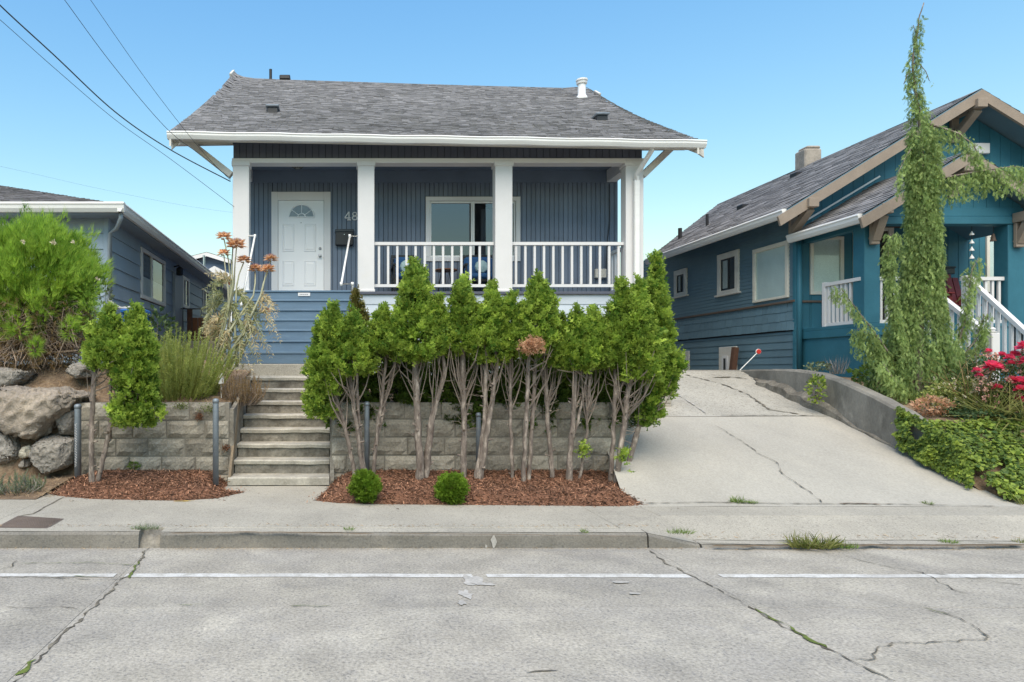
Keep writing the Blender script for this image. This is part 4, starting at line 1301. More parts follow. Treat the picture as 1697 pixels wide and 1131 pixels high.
for k in range(3):
    a = 2 * math.pi * k / 3 + .4
    MB().tube([(cx + .09 * math.cos(a), 14 + .09 * math.sin(a), zt_ - .03), (cx + .19 * math.cos(a), 14 + .19 * math.sin(a), DZ)], .011, 6).build('leg', MT['black_metal'], tb)

# ================================================================== left neighbour
XL, YL = -4.4, 13.0
lh = thing('neighbour_house', 'slate blue house with wide lap siding at the left edge', 'house', (-7, 17, 1.6))
SL = MT['slate_siding']
def sy(px): return XL * F / (px - XV)
wins = []
for (pa, pb, ta, tb_) in ((231.7, 272, 409, 494), (301, 312, 456.5, 509), (335, 345, 477, 520)):
    ya, yb = sy(pa), sy(pb); wins.append((ya, yb, Z_(tb_, ya), Z_(ta, ya)))
ZE = 4.52
wl = part('side_wall', lh, loc=(XL, YL, 1.6))
lap(wl, (XL, YL), (XL, 27), 1.52, ZE + .1, (1, 0), .30, SL, [(a - YL - .02, b - YL + .02, c_ - .02, d + .02) for a, b, c_, d in wins], th=.03)
m = MB(); m.box(XL - .1, XL - .002, YL, 27, 1.3, 4.7); m.box(-13, XL - .1, YL + .002, YL + .1, 1.3, 4.7); m.box(-13, XL, 26.9, 27, 1.3, 4.7); m.build('sheathing', MT['groove'], wl)
fw = part('front_wall', lh, loc=(-7, YL, 1.6))
lap(fw, (-13, YL), (XL, YL), 1.52, ZE + .1, (0, -1), .30, SL, [(13 - 7.6, 13 - 6.25, 3.0, 4.36)], th=.03)
bx('window_trim', W, fw, -7.62, -6.2, YL - .05, YL - .0, 2.95, 4.4, .005)
bx('pane', MT['blind'], fw, -7.5, -6.32, YL - .06, YL - .051, 3.05, 4.3, 0)
bx('corner_post', MT['slate_siding'], lh, XL - .06, XL + .034, YL - .036, YL + .07, 1.5, ZE + .1, .005)
for (ya, yb, z0, z1) in wins:
    wn = part('window', lh, loc=(XL, (ya + yb) / 2, z0))
    t = .09
    bx('frame', W, wn, XL - .01, XL + .045, ya, yb, z1 - t, z1, .004); bx('frame', W, wn, XL - .01, XL + .045, ya, yb, z0, z0 + t, .004)
    bx('frame', W, wn, XL - .01, XL + .044, ya, ya + t * 1.3, z0 + t, z1 - t, .004); bx('frame', W, wn, XL - .01, XL + .044, yb - t * 1.3, yb, z0 + t, z1 - t, .004)
    ym = ya + (yb - ya) * .42
    bx('mullion', W, wn, XL - .01, XL + .04, ym - .03, ym + .03, z0 + t, z1 - t, .004)
    bx('pane', MT['glass_side'], wn, XL + .005, XL + .01, ya + t, ym - .031, z0 + t, z1 - t, 0)
    bx('pane', MT['glass_side'], wn, XL + .005, XL + .01, ym + .031, yb - t, z0 + t, z1 - t, 0)
    bx('blind', MT['curtain'], wn, XL - .0015, XL + .002, ya + t, yb - t, z0 + t, z0 + (z1 - z0) * .45, 0)
yd0, yd1 = sy(284.5), sy(297.5)
bx('door_casing', MT['slate_trim'], lh, XL + .02, XL + .09, yd0, yd1, 1.6, Z_(452, yd0), .005)
ll = part('wall_lamp', lh, loc=(XL + .1, sy(287), 4.3))
yl = sy(286.5); zl = Z_(449, yl)
MB().tube([(XL + .03, yl, zl + .1), (XL + .16, yl, zl + .14), (XL + .18, yl, zl + .08)], .02, 6).build('arm', MT['black_metal'], ll)
MB().lathe((XL + .18, yl, zl - .13), [(.06, 0), (.085, .02), (.09, .17), (.1, .18), (.02, .24)], 6).build('lantern', MT['black_metal'], ll)
# hip roof, gutter
lr = part('roof', lh, loc=(-7, 17, 4.6))
ex, ey, ez = -4.02, 12.52, 4.66
HP = Vector((ex - 4.6, ey + 4.6, ez + 1.61)); HQ = Vector((ex - 4.6, 22.7, ez + 1.61))
c0, c1_, c2_ = Vector((ex, ey, ez)), Vector((ex, 27.4, ez)), Vector((-13.2, ey, ez))
c3 = Vector((-13.2, 27.4, ez))
def bil(a, b, c_, d):
    n_ = (b - a).cross(d - a).normalized()
    if n_.z < 0: n_ = -n_
    return lambda u, v: (a.lerp(b, u).lerp(d.lerp(c_, u), v), n_)
shingle_roof('shingles', MT['roof_grey'], lr, bil(c0, c1_, HQ, HP), 14.9, 4.9, .15, .35)
shingle_roof('shingles', MT['roof_grey'], lr, bil(c2_, c0, HP, HP + Vector((-.05, 0, 0))), 9.2, 4.9, .15, .35)
m = MB()
dn = Vector((0, 0, -.012)); m.add([c0+dn, c1_+dn, HQ+dn, HP+dn, c2_+dn, c3+dn], [(0, 1, 2, 3), (4, 0, 3), (1, 5, 2), (5, 4, 3, 2)]); m.build('roof_deck', MT['roof_grey'], lr)
bx('soffit', MT['slate_siding'], lr, -13.2, ex - .02, ey + .02, YL + .0, ez - .16, ez - .14, 0)
bx('soffit', MT['slate_siding'], lr, XL - .1, ex - .02, YL + .002, 27.3, ez - .16, ez - .141, 0)
def kgutter(a, b, outv, parent, name='gutter', sc=1.0, mt='white_metal'):
    a, b, o_ = Vector(a), Vector(b), Vector(outv)
    pr = [(0, 0), (.085, 0), (.1, -.025), (.085, -.05), (.08, -.09), (.05, -.14), (0, -.14)]
    m = MB(); vv = []
    for q in (a, b): vv += [q + o_ * y * sc + Vector((0, 0, z * sc)) for y, z in pr]
    ff = [(i, 7 + i, 7 + (i+1) % 7, (i+1) % 7) for i in range(7)] + [tuple(range(7)), tuple(range(13, 6, -1))]
    return m.add(vv, ff).build(name, MT[mt], parent)
kgutter((ex, ey - .1, ez + .02), (ex, 27.4, ez + .02), (1, 0, 0), lr, sc=1.25)
kgutter((-13.2, ey, ez + .02), (ex + .12, ey, ez + .02), (0, -1, 0), lr, sc=1.25)
MB().tube([(ex + .02, ey + .05, ez - .16), (ex + .02, ey + .05, ez - .24), (ex - .14, ey + .3, ez - .38), (XL + .07, YL - .05, ez - .45), (XL + .07, YL - .05, 1.7)], .042, 8).build('downspout', MT['slate_trim'], lr, smooth=True)
MB().tube([(ex - .4, 22.5, ez + .1), (ex - .4, 22.5, ez + .75)], .04, 8).build('vent_pipe', MT['steel'], lr)
# side landing with black rail and brown gate
ld = thing('side_landing', 'small side porch with black metal rail along the slate house', 'porch', (-3.8, 20.5, 1.6))
bx('floor', MT['walk_concrete'], ld, XL + .04, -3.35, 18.6, 22.5, 1.75, 2.42, .01)
MB().bar((-3.4, 18.7, 3.3), (-3.4, 22.4, 3.3), .03, .03).build('top_rail', MT['black_metal'], ld)
MB().bar((XL + .06, 18.7, 3.3), (-3.4, 18.7, 3.3), .03, .03).build('top_rail', MT['black_metal'], ld)
for k in range(12):
    y = 18.7 + k * .33
    MB().bar((-3.4, y, 2.42), (-3.4, y, 3.3), .018, .018, (0, 1, 0)).build('baluster', MT['black_metal'], ld)
for k in range(4):
    x = XL + .15 + k * .25
    MB().bar((x, 18.7, 2.42), (x, 18.7, 3.3), .018, .018, (0, 1, 0)).build('baluster', MT['black_metal'], ld)
bxo = thing('planter_box', 'brown wooden box standing on the side porch of the slate house', 'box', (-3.75, 19.3, 2.42))
for k in range(4): bx('plank', MT['brown_stain'], bxo, -4.1 + k * .16, -3.95 + k * .16, 19.2, 19.24, 2.425, 3.1, .005)
bx('side', MT['brown_stain'], bxo, -3.46, -3.43, 19.2, 19.7, 2.425, 3.1, .005)
bx('post', MT['brown_wood'], bxo, -4.24, -4.11, 19.15, 19.3, 2.425, 3.35, .01)
# far house
fh = thing('far_house', 'small far blue gabled house seen in the gap left of the porch', 'house', (-8, 42, 2))
YF = 40.0
fx = lambda px: X_(px, YF)
fz = lambda py: Z_(py, YF)
lap(part('wall', fh, loc=(fx(348), YF, 4)), (fx(318), YF), (fx(420), YF), 3.0, fz(437), (0, -1), .33, MT['far_siding'], th=.04)
MB().prism([(fx(318), YF + .01, fz(437)), (fx(376), YF + .01, fz(437)), (fx(345), YF + .01, fz(423))], (0, 8, 0)).build('gable', MT['far_siding'], fh)
MB().box(fx(318), fx(420), YF + .02, YF + 8, 1, fz(437)).build('body', MT['far_siding'], fh)
for (a, b, c_, d) in ((309, 430, 345, 421), (345, 421, 384, 433)):
    MB().prism([(fx(a), YF - .5, fz(b)), (fx(c_), YF - .5, fz(d)), (fx(c_), YF - .5, fz(d) - .22), (fx(a), YF - .5, fz(b) - .22)], (0, .06, 0)).build('barge_board', W, fh)
    MB().prism([(fx(a), YF - .45, fz(b) + .04), (fx(c_), YF - .45, fz(d) + .04), (fx(c_), YF - .45, fz(d) - .05), (fx(a), YF - .45, fz(b) - .05)], (0, 9, 0)).build('roof', MT['roof_grey'], fh)
MB().prism([(fx(338), YF - 2.5, fz(468)), (fx(368), YF - 2.5, fz(452)), (fx(400), YF - 2.5, fz(468)), (fx(400), YF - 2.5, fz(472)), (fx(338), YF - 2.5, fz(472))], (0, 2.3, 0)).build('porch_roof', W, fh)
bx('porch_panel', MT['brown_stain'], fh, fx(352), fx(400), YF - 2.4, YF - 2.2, fz(500), fz(466), 0)
# ================================================================== right neighbour
XS, YR = 8.74, 13.0
rh = thing('neighbour_house', 'teal craftsman house with taupe gables and front porch on the right', 'house', (11.7, 16, 1.5))
TS, TB, TP = MT['teal_siding'], MT['teal_bright'], MT['taupe_trim']
def sr(px): return XS * F / (px - XV)
YBK = 19.5
za, zb2 = 2.93, 2.36
rwin = [(sr(1309), sr(1250.5), Z_(493, sr(1309)), Z_(398, sr(1309))), (sr(1226.5), sr(1191.5), Z_(483, sr(1226.5)), Z_(413, sr(1226.5))), (sr(1140), sr(1119.5), Z_(488, sr(1140)), Z_(444, sr(1140)))]
rbase = [(sr(1223), sr(1194), 1.5, 2.14), (sr(1144), sr(1124), 1.5, 2.1)]
sw = part('side_wall', rh, loc=(XS, YR, 1.5))
op = [(a - YR, b - YR, c_, d) for a, b, c_, d in rwin]
cl = MB()
lap(sw, (XS, YR), (XS, YBK), za + .03, 4.72, (-1, 0), .078, TS, op, th=.014, joined=cl)
cl.build('clapboards', TS, sw, kind='stuff')
# shingled flare band: three courses of separate shingles
for r_ in range(3):
    z0 = zb2 + .03 + r_ * .18; y = YR - random.uniform(0, .1)
    while y < YBK:
        wd = random.uniform(.13, .26); a, b = max(YR, y), min(YBK, y + wd)
        if b - a > .04:
            k0 = .05 - r_ * .014; e = random.uniform(-.008, .008)
            vv = [(XS, a + .003, z0), (XS, b - .003, z0), (XS - k0 - .008 + e * .3, a + .003, z0 + e), (XS - k0 - .008 + e * .3, b - .003, z0 + e), (XS - k0 + .016, a + .003, z0 + .186), (XS - k0 + .016, b - .003, z0 + .186), (XS, a + .003, z0 + .186), (XS, b - .003, z0 + .186)]
            MB().add(vv, [(0, 1, 3, 2), (2, 3, 5, 4), (4, 5, 7, 6), (0, 2, 4, 6), (1, 7, 5, 3)]).build('shingle', TS, sw)
        y += wd
bx('band_trim', MT['brown_trim'], sw, XS - .055, XS, YR - .02, YBK, za - .012, za + .03, .006)
lap(sw, (XS, YR), (XS, YBK), 1.3, zb2, (-1, 0), .145, TS, [(a - YR, b - YR, c_, d) for a, b, c_, d in rbase], th=.02)
m = MB(); m.box(XS + .001, XS + .1, YR, YBK, 1.2, 4.75); m.box(XS + .1, 14.8, YBK - .1, YBK, 1.2, 4.75); m.box(14.7, 14.8, YR, YBK - .1, 1.2, 4.75); m.build('sheathing', MT['groove'], sw)
bx('corner_post', TB, rh, XS - .04, XS + .07, YR - .05, YR + .05, 1.3, 4.3, .006)
for i, (ya, yb, z0, z1) in enumerate(rwin):
    wn = part('window', rh, loc=(XS, (ya + yb) / 2, z0))
    t = .08 if i == 0 else .13
    mt = MT['cream_trim'] if i == 0 else MT['white_aged']
    bx('frame', mt, wn, XS - .05, XS, ya, yb, z1 - t, z1, .004); bx('frame', mt, wn, XS - .05, XS, ya, yb, z0, z0 + t * .6, .004)
    bx('frame', mt, wn, XS - .048, XS, ya, ya + t, z0 + t * .6, z1 - t, .004); bx('frame', mt, wn, XS - .048, XS, yb - t, yb, z0 + t * .6, z1 - t, .004)
    if i: bx('sill', mt, wn, XS - .08, XS, ya - .06, yb + .06, z0 - .04, z0 + .0, .006)
    bx('backing', MT['blind'] if i == 0 else MT['dark_room'], wn, XS - .004, XS - .001, ya + t, yb - t, z0 + t * .6, z1 - t, 0)
    if i:
        ym = (ya + yb) / 2
        bx('sash', MT['black_metal'], wn, XS - .03, XS - .005, ym - .02, ym + .02, z0 + t * .6, z1 - t, .003)
        for q in ((ya + t, ya + t + .03), (yb - t - .03, yb - t)): bx('sash', MT['black_metal'], wn, XS - .03, XS - .005, q[0], q[1], z0 + t * .6, z1 - t, .003)
        bx('sash', MT['black_metal'], wn, XS - .029, XS - .005, ya + t + .03, yb - t - .03, z1 - t - .03, z1 - t, .003)
        bx('curtain', MT['curtain'], wn, XS - .009, XS - .0045, ym + .03, yb - t - .035, z0 + t, z1 - t - .035, 0)
    bx('pane', MT['glass_side'], wn, XS - .016, XS - .012, ya + t, yb - t, z0 + t * .6, z1 - t, 0)
for (ya, yb, z0, z1) in rbase:
    wn = part('basement_window', rh, loc=(XS, (ya + yb) / 2, z0))
    bx('surround', MT['white_aged'], wn, XS - .04, XS, ya, yb, z0, z1, .005)
    ym = (ya + yb) / 2
    bx('sash', W, wn, XS - .06, XS - .041, ym - .05, yb - .15, z0 + .05, z1 - .2, .005)
    bx('pane', MT['black_metal'], wn, XS - .066, XS - .061, ym + .03, yb - .23, z0 + .12, z1 - .26, 0)
# front wall
fwl = part('front_wall', rh, loc=(11.7, YR, 1.5))
fw0, fw1, fz0_, fz1_ = X_(1341, YR), X_(1396, YR), Z_(489, YR), Z_(393, YR)
fd0, fd1 = X_(1412, YR), X_(1478, YR)
rw0, rw1 = X_(1632, YR), X_(1668, YR)
FZ = 2.40
vboards(fwl, XS + .07, 14.8, FZ - .4, 4.6, YR, .2, TB, [(fw0, fw1, fz0_, fz1_), (fd0, fd1, FZ - .1, 4.36), (rw0, rw1, 2.9, 4.2)], gap=.006, th=.02)
m = MB(); m.box(XS + .1, 14.7, YR + .001, YR + .1, 1.2, 4.75); m.build('sheathing', MT['groove'], fwl)
bx('lower_panel', TB, fwl, XS + .07, 9.7, YR - .03, YR, 1.2, FZ - .42, .004)
bx('band_trim', MT['brown_trim'], fwl, XS + .07, 9.7, YR - .05, YR - .0, 2.9, 2.94, .004)
def fwin(x0, x1, z0, z1, parent, t=.06, back='blind'):
    wn = part('window', parent, loc=((x0 + x1) / 2, YR, z0))
    mt = MT['cream_trim']
    bx('frame', mt, wn, x0, x1, YR - .05, YR, z1 - t, z1, .004); bx('frame', mt, wn, x0, x1, YR - .05, YR, z0, z0 + t, .004)
    bx('frame', mt, wn, x0, x0 + t, YR - .049, YR, z0 + t, z1 - t, .004); bx('frame', mt, wn, x1 - t, x1, YR - .049, YR, z0 + t, z1 - t, .004)
    bx('backing', MT[back], wn, x0 + t, x1 - t, YR - .005, YR - .001, z0 + t, z1 - t, 0)
    bx('pane', MT['glass_side'], wn, x0 + t, x1 - t, YR - .02, YR - .015, z0 + t, z1 - t, 0)
fwin(fw0, fw1, fz0_, fz1_, rh); fwin(rw0, rw1, 2.9, 4.2, rh)
dr2 = part('door', rh, loc=((fd0 + fd1) / 2, YR, FZ))
bx('slab', MT['dark_room'], dr2, fd0 + .1, fd1 - .1, YR - .03, YR, FZ, 4.26, .004)
bx('casing', MT['cream_trim'], dr2, fd0, fd0 + .1, YR - .055, YR, FZ, 4.36, .005); bx('casing', MT['cream_trim'], dr2, fd1 - .1, fd1, YR - .055, YR, FZ, 4.36, .005); bx('casing', MT['cream_trim'], dr2, fd0 + .1, fd1 - .1, YR - .054, YR, 4.26, 4.36, .005)
bx('pane', MT['glass_side'], dr2, fd0 + .22, fd1 - .22, YR - .045, YR - .035, 3.2, 4.15, 0)
# main roof and gable
AX, AZ, YG, SLP = 11.75, 6.76, 12.45, .62
rr = part('roof', rh, loc=(AX, YR, 5))
ex0 = 8.22; ez0 = AZ - (AX - ex0) * SLP
e0, e1, r0, r1 = Vector((ex0, YG, ez0)), Vector((ex0, 18.1, ez0)), Vector((AX, YG, AZ)), Vector((AX, 21.0, AZ))
shingle_roof('shingles', MT['roof_shingle'], rr, bil(e0, e1, r1, r0), 6.6, 4.15, .135, .32)
shingle_roof('shingles', MT['roof_shingle'], rr, bil(Vector((2*AX - ex0, YG, ez0)), Vector((2*AX - ex0, 18.1, ez0)), r1, r0), 6.6, 4.15, .2, .5)
d_ = Vector((0, 0, -.012)); d2 = Vector((0, 0, -.09)); m = MB(); f0, f1 = Vector((2*AX - ex0, YG, ez0)), Vector((2*AX - ex0, 18.1, ez0))
vv = [e0, e1, r1, r0, f1, f0]; vv = [q + d_ for q in vv] + [q + d2 for q in vv]
m.add(vv, [(0, 1, 2, 3), (3, 2, 4, 5), (6, 9, 8, 7), (9, 11, 10, 8), (0, 3, 9, 6), (3, 5, 11, 9), (0, 6, 7, 1), (5, 4, 10, 11), (1, 7, 8, 2), (2, 8, 10, 4)]); m.build('roof_deck', MT['teal_siding'], rr)
def gable(parent, xl, xr, ax, az, slp, y, zlow, wd, mt, dz=.12):
    x = xl
    while x < xr - .01:
        a, b = x + .003, min(x + wd, xr) - .003
        f = lambda q: max(zlow + .01, az - dz - abs(q - ax) * slp)
        pts = [(a, y, zlow), (b, y, zlow), (b, y, f(b))] + ([(ax, y, f(ax))] if a < ax < b else []) + [(a, y, f(a))]
        MB().prism(pts, (0, .02, 0)).build('board', mt, parent)
        x += wd
gb_ = part('gable', rh, loc=(AX, YR, 4.6))
gable(gb_, XS + .07, 14.8, AX, AZ, SLP, YR - .02, 4.6, .2, TB)
MB().prism([(XS + .05, YR + .001, 4.55), (14.8, YR + .001, 4.55), (AX, YR + .001, AZ - .13)], (0, .08, 0)).build('sheathing', MT['groove'], gb_)
def rakes(parent, ax, az, slp, xl, y, hgt=.2, th=.05):
    for sg in (-1, 1):
        xe = ax + sg * (ax - xl)
        pts = [(ax, y, az + .0), (xe, y, az - (ax - xl) * slp), (xe - sg * .05, y, az - (ax - xl) * slp - hgt * 1.05), (ax, y, az - hgt * 1.18)]
        MB().prism(pts, (0, th, 0)).build('barge_board', TP, parent)
rakes(rr, AX, AZ - .03, SLP, 8.02, YG - .03, .165)
kgutter((ex0 + .02, YG + .05, ez0 + .0), (ex0 + .02, 18.1, ez0 + .0), (-1, 0, 0), rr, sc=1.1)
# craftsman knee braces
def brace(parent, x, z, yw, yo, h=.55, w_=.09):
    br = part('brace', parent, loc=(x, yw, z))
    bx('beam', TP, br, x - w_, x + w_, yo, yw, z - .17, z - .01, .008)
    MB().bar((x, yo + .12, z - .18), (x, yw - .03, z - h), .1, w_ * 1.5, (0, -1, 1)).build('strut', TP, br)
    bx('post', TP, br, x - w_ * .8, x + w_ * .8, yw - .06, yw - .0, z - h - .08, z - .171, .008)
brace(rr, X_(1341, 12.5), Z_(328, 12.4), YR - .025, 12.36, .52)
brace(rr, AX - .05, AZ - .2, YR - .025, 12.36, .55)
bx('attic_hood', W, rr, X_(1600, YR), X_(1633, YR), YR - .1, YR - .021, Z_(257, YR), Z_(240, YR), .01)
# chimney and roof pipes
ch = part('chimney', rr, loc=(AX, 17.1, 6.4))
m = MB(); m.box(AX - .17, AX + .25, 16.9, 17.3, 6.2, 7.12, .03); m.box(AX - .1, AX + .24, 16.92, 17.28, 7.12, 7.2, .03); m.build('stack', MT['chimney'], ch)
for (px, py, hh, q) in ((1172, 375, .3, .035), (1127, 396, .28, .05)):
    # place on the slope by marching along the view ray
    for i in range(400):
        y = 12.5 + i * .02; p = P(px, py, y)
        if ez0 + (p.x - ex0) * SLP >= p.z and p.x > ex0: break
    MB().tube([p - Vector((0, 0, .05)), p + Vector((0, 0, hh))], q, 8).build('vent_pipe', MT['dark_plastic'], rr)
for (px, py) in ((1232, 344), (1321, 291)):
    for i in range(500):
        y = 12.5 + i * .02; p = P(px, py, y)
        if ez0 + (p.x - ex0) * SLP >= p.z and p.x > ex0: break
    MB().box(p.x - .1, p.x + .1, p.y - .13, p.y + .13, p.z - .08, p.z + .06, .02).build('roof_vent', MT['dark_plastic'], rr)
# porch ------------------------------------------------------------
pc = part('porch', rh, loc=(10.3, 11.45, FZ))
PX0, PX1, YPF, PAX, PAZ, PSL = 8.80, 11.80, 11.42, 10.3, 5.2, .6
bx('floor', TB, pc, PX0, 14.0, YPF, YR - .03, FZ - .06, FZ, .004)
bx('skirt', TB, pc, PX0 + .03, PX0 + .06, YPF + .05, YR - .04, 1.2, FZ - .061, 0)
bx('skirt', TB, pc, PX0 + .03, 9.62, YPF + .02, YPF + .05, 1.2, FZ - .061, 0); bx('skirt', TB, pc, 10.5, 14, YPF + .02, YPF + .05, 1.2, FZ - .061, 0)
bx('skirt_trim', TB, pc, PX0 + .0, 9.62, YPF - .005, YPF + .019, FZ - .2, FZ - .061, .004); bx('skirt_trim', TB, pc, PX0, PX0 + .029, YPF + .02, YR - .04, FZ - .2, FZ - .061, .004)
for (a, b) in ((X_(1428, 11.5), X_(1454, 11.5)), (X_(1665, 11.5), X_(1691, 11.5))):
    bx('column', TB, pc, a, b, YPF + .02, YPF + .28, FZ if a < 9 else 1.2, 4.06, .008)
    if a < 9: bx('column', TB, pc, a + .01, b - .01, YPF - .01, YPF + .02, 1.2, FZ - .21, .006)
bx('beam', TB, pc, PX0 + .03, PX1, YPF, YPF + .2, 4.06, 4.19, .008)
bx('beam', TB, pc, PX0 + .33, PX1 - .3, YPF + .02, YPF + .2, 4.191, 4.34, .008)
bx('beam', TB, pc, PX0 + .05, PX0 + .2, YPF + .201, YR - .03, 4.02, 4.15, .006)
bx('ceiling', MT['brown_stain'], pc, PX0 + .35, PX1 - .35, YPF + .201, YR - .03, 4.32, 4.35, 0)
gp = part('gable', pc, loc=(PAX, YPF, 4.4))
gable(gp, PX0 + .33, PX1 - .33, PAX, PAZ, PSL, YPF + .03, 4.34, .22, TB)
MB().prism([(PX0 + .35, YPF + .051, 4.33), (PX1 - .35, YPF + .051, 4.33), (PAX, YPF + .051, PAZ - .13)], (0, .05, 0)).build('sheathing', MT['groove'], gp)
YPG = 11.12
pr = part('roof', pc, loc=(PAX, YPG, 4.6))
pe = 8.60; pz = PAZ - (PAX - pe) * PSL
E0, E1, R0, R1 = Vector((pe, YPG, pz)), Vector((pe, YR, pz)), Vector((PAX, YPG, PAZ)), Vector((PAX, YR, PAZ))
shingle_roof('shingles', MT['roof_shingle'], pr, bil(E0, E1, R1, R0), 1.9, 2.0, .125, .3)
G0, G1 = Vector((2*PAX - pe, YPG, pz)), Vector((2*PAX - pe, YR, pz))
shingle_roof('shingles', MT['roof_shingle'], pr, bil(G0, G1, R1, R0), 1.9, 2.0, .125, .3)
vv = [E0, E1, R1, R0, G1, G0]; vv = [q + d_ for q in vv] + [q + d2 for q in vv]
MB().add(vv, [(0, 1, 2, 3), (3, 2, 4, 5), (6, 9, 8, 7), (9, 11, 10, 8), (0, 3, 9, 6), (3, 5, 11, 9), (0, 6, 7, 1), (5, 4, 10, 11)]).build('roof_deck', TS, pr)
rakes(pr, PAX, PAZ - .03, PSL, 8.50, YPG - .03, .155)
kgutter((pe + .02, YPG + .06, pz + .0), (pe + .02, YR - .03, pz + .0), (-1, 0, 0), pr, sc=1.05)
MB().tube([(XS - .0, YR - .09, pz - .13), (XS - .0, YR - .09, 1.55)], .045, 8).build('downspout', TB, pr, smooth=True)
MB().bar((pe, YR - .04, pz + .1), (PAX, YR - .04, PAZ + .1), .02, .03, (0, 1, 0)).build('flashing', MT['white_metal'], pr)
brace(pr, X_(1447, 11.42), Z_(337, 11.15), YPF - .0, 11.1, .55)
brace(pr, PAX, PAZ - .17, YPF + .03, 11.1, .45)
brace(pr, X_(1686, 11.42), Z_(347, 11.15), YPF - .0, 11.1, .5)
# railings
rzb, rzt = Z_(536, 11.5), Z_(459, 11.5)
railing((PX0 + .06, YPF + .1, 0), (PX0 + .06, 12.35, 0), rzb, rzt, 8, pc, W, .04)
bx('post', W, pc, PX0 + .02, PX0 + .1, 12.35, 12.43, FZ - .06, rzt + .02, .005)
railing((9.13, YPF + .12, 0), (9.56, YPF + .12, 0), rzb, rzt, 4, pc, W, .04)
railing((10.56, YPF + .12, 0), (11.24, YPF + .12, 0), rzb, rzt, 6, pc, W, .04)
# steps down towards the street with sloped handrails
ns = part('stairs', pc, loc=(10, 11, 1.4))
for i in range(5):
    y = YPF - .02 - i * .26; z = FZ - .18 * (i + 1)
    bx('tread', TB, ns, 9.6, 10.5, y - .26, y + .02, z - .03, z + .01, .006)
    bx('riser', TB, ns, 9.61, 10.49, y, y + .018, z + .011, z + .149, .003)
for (x, pA, pB) in ((9.62, (1521, 462), (1640, 556)), (10.46, (1605, 463), (1706, 556))):
    yA = x * F / (pA[0] - XV); yB = x * F / (pB[0] - XV)
    A = Vector((x, yA, Z_(pA[1], yA))); B = Vector((x, yB, Z_(pB[1], yB)))
    rl = part('sloped_railing', ns, loc=B)
    MB().bar(A, B, .06, .08).build('handrail', W, rl)
    dd = Vector((0, 0, -.78))
    MB().bar(A + dd, B + dd, .06, .05).build('bottom_rail', W, rl)
    n = 9
    for k in range(n):
        q = A.lerp(B, (k + .5) / n)
        MB().bar(q + Vector((0, 0, -.75)), q + Vector((0, 0, -.03)), .042, .042, (0, 1, 0)).build('baluster', W, rl)
    bx('newel', W, rl, x - .055, x + .055, yA - .03, yA + .08, FZ, A.z + .06, .008)
    bx('newel', W, rl, x - .06, x + .06, yB - .1, yB + .02, 1.1, B.z + .03, .008)
    MB().lathe((x, yB - .04, B.z + .03), [(.06, 0), (.07, .02), (.03, .03), (.045, .06), (.02, .085)], 10).build('finial', W, rl)
# things on and around that porch
ac = thing('porch_chair', 'dark red slatted wooden chair on the teal house porch', 'chair', (X_(1584, 12.2), 12.2, FZ))
xc = X_(1586, 12.2); RD = MT['red_chair']
for k in range(6):
    x = xc - .3 + k * .12; zt2 = FZ + .92 + .1 * (1 - ((k - 2.5) / 2.5) ** 2)
    MB().bar((x, 12.42, FZ + .32), (x * 1.0 + (x - xc) * .12, 12.62, zt2), .1, .02, (1, 0, 0)).build('back_slat', RD, ac)
for k in range(4): bx('seat_slat', RD, ac, xc - .3, xc + .3, 12.0 + k * .11, 12.1 + k * .11, FZ + .35, FZ + .37, .004)
for sg in (-1, 1):
    bx('armrest', RD, ac, xc + sg * .36 - .06, xc + sg * .36 + .06, 11.9, 12.5, FZ + .55, FZ + .575, .006)
    for y in (11.98, 12.4): bx('leg', RD, ac, xc + sg * .34 - .03, xc + sg * .34 + .03, y - .03, y + .03, FZ, FZ + .549, .004)
mb2 = thing('mailbox', 'small black wall mailbox on the teal porch behind the weeping cedar', 'mailbox', (X_(1564, YR), YR - .1, 3.4))
bx('body', MT['black_metal'], mb2, X_(1553, YR), X_(1573, YR), YR - .13, YR - .021, Z_(456, YR), Z_(446, YR), .01)
bx('lid', MT['black_metal'], mb2, X_(1552.5, YR), X_(1573.5, YR), YR - .15, YR - .021, Z_(447, YR) + .01, Z_(443.5, YR), .008)
wc = thing('wind_chime', 'string of small glass bells hanging from the teal porch beam', 'wind chime', (X_(1610, 11.6), 11.6, 3.5))
xw = X_(1610.5, 11.6)
MB().tube([(xw, 11.6, 4.3), (xw, 11.6, Z_(428, 11.6))], .004, 4).build('string', MT['wire'], wc)
for py in (388, 402, 414, 427): MB().lathe((xw, 11.6, Z_(py, 11.6) - .02), [(.035, 0), (.03, .02), (.012, .05), (.006, .07)], 8).build('bell', MT['white_metal'], wc)
bl = thing('hanging_bell', 'dark little bell hanging near the right column of the teal porch', 'bell', (X_(1646, 11.6), 11.6, 3.9))
xw = X_(1646, 11.6)
MB().tube([(xw, 11.6, 4.3), (xw, 11.6, Z_(388, 11.6))], .004, 4).build('string', MT['wire'], bl)
MB().lathe((xw, 11.6, Z_(400, 11.6)), [(.045, 0), (.03, .05), (.025, .1), (.01, .13)], 8).build('bell', MT['brown_trim'], bl)
wp = thing('wooden_post', 'brown timber post leaning on the basement window of the teal house', 'post', (X_(1216, 14.7), 14.7, 1.6))
MB().bar((X_(1213.5, 14.7), 14.7, 1.52), (X_(1218.5, 14.7), 14.7, Z_(576, 14.7)), .11, .1, (0, 1, 0)).build('timber', MT['brown_wood'], wp)
rs = thing('reflector_stake', 'leaning wire stake with round red reflector at the top of the driveway', 'marker', (X_(1229, 12.7), 12.7, 1.58))
pa_, pb_ = P(1226, 614, 12.72), P(1257, 583, 12.72)
MB().tube([pa_, pb_], .008, 6).build('stake', MT['white_metal'], rs)
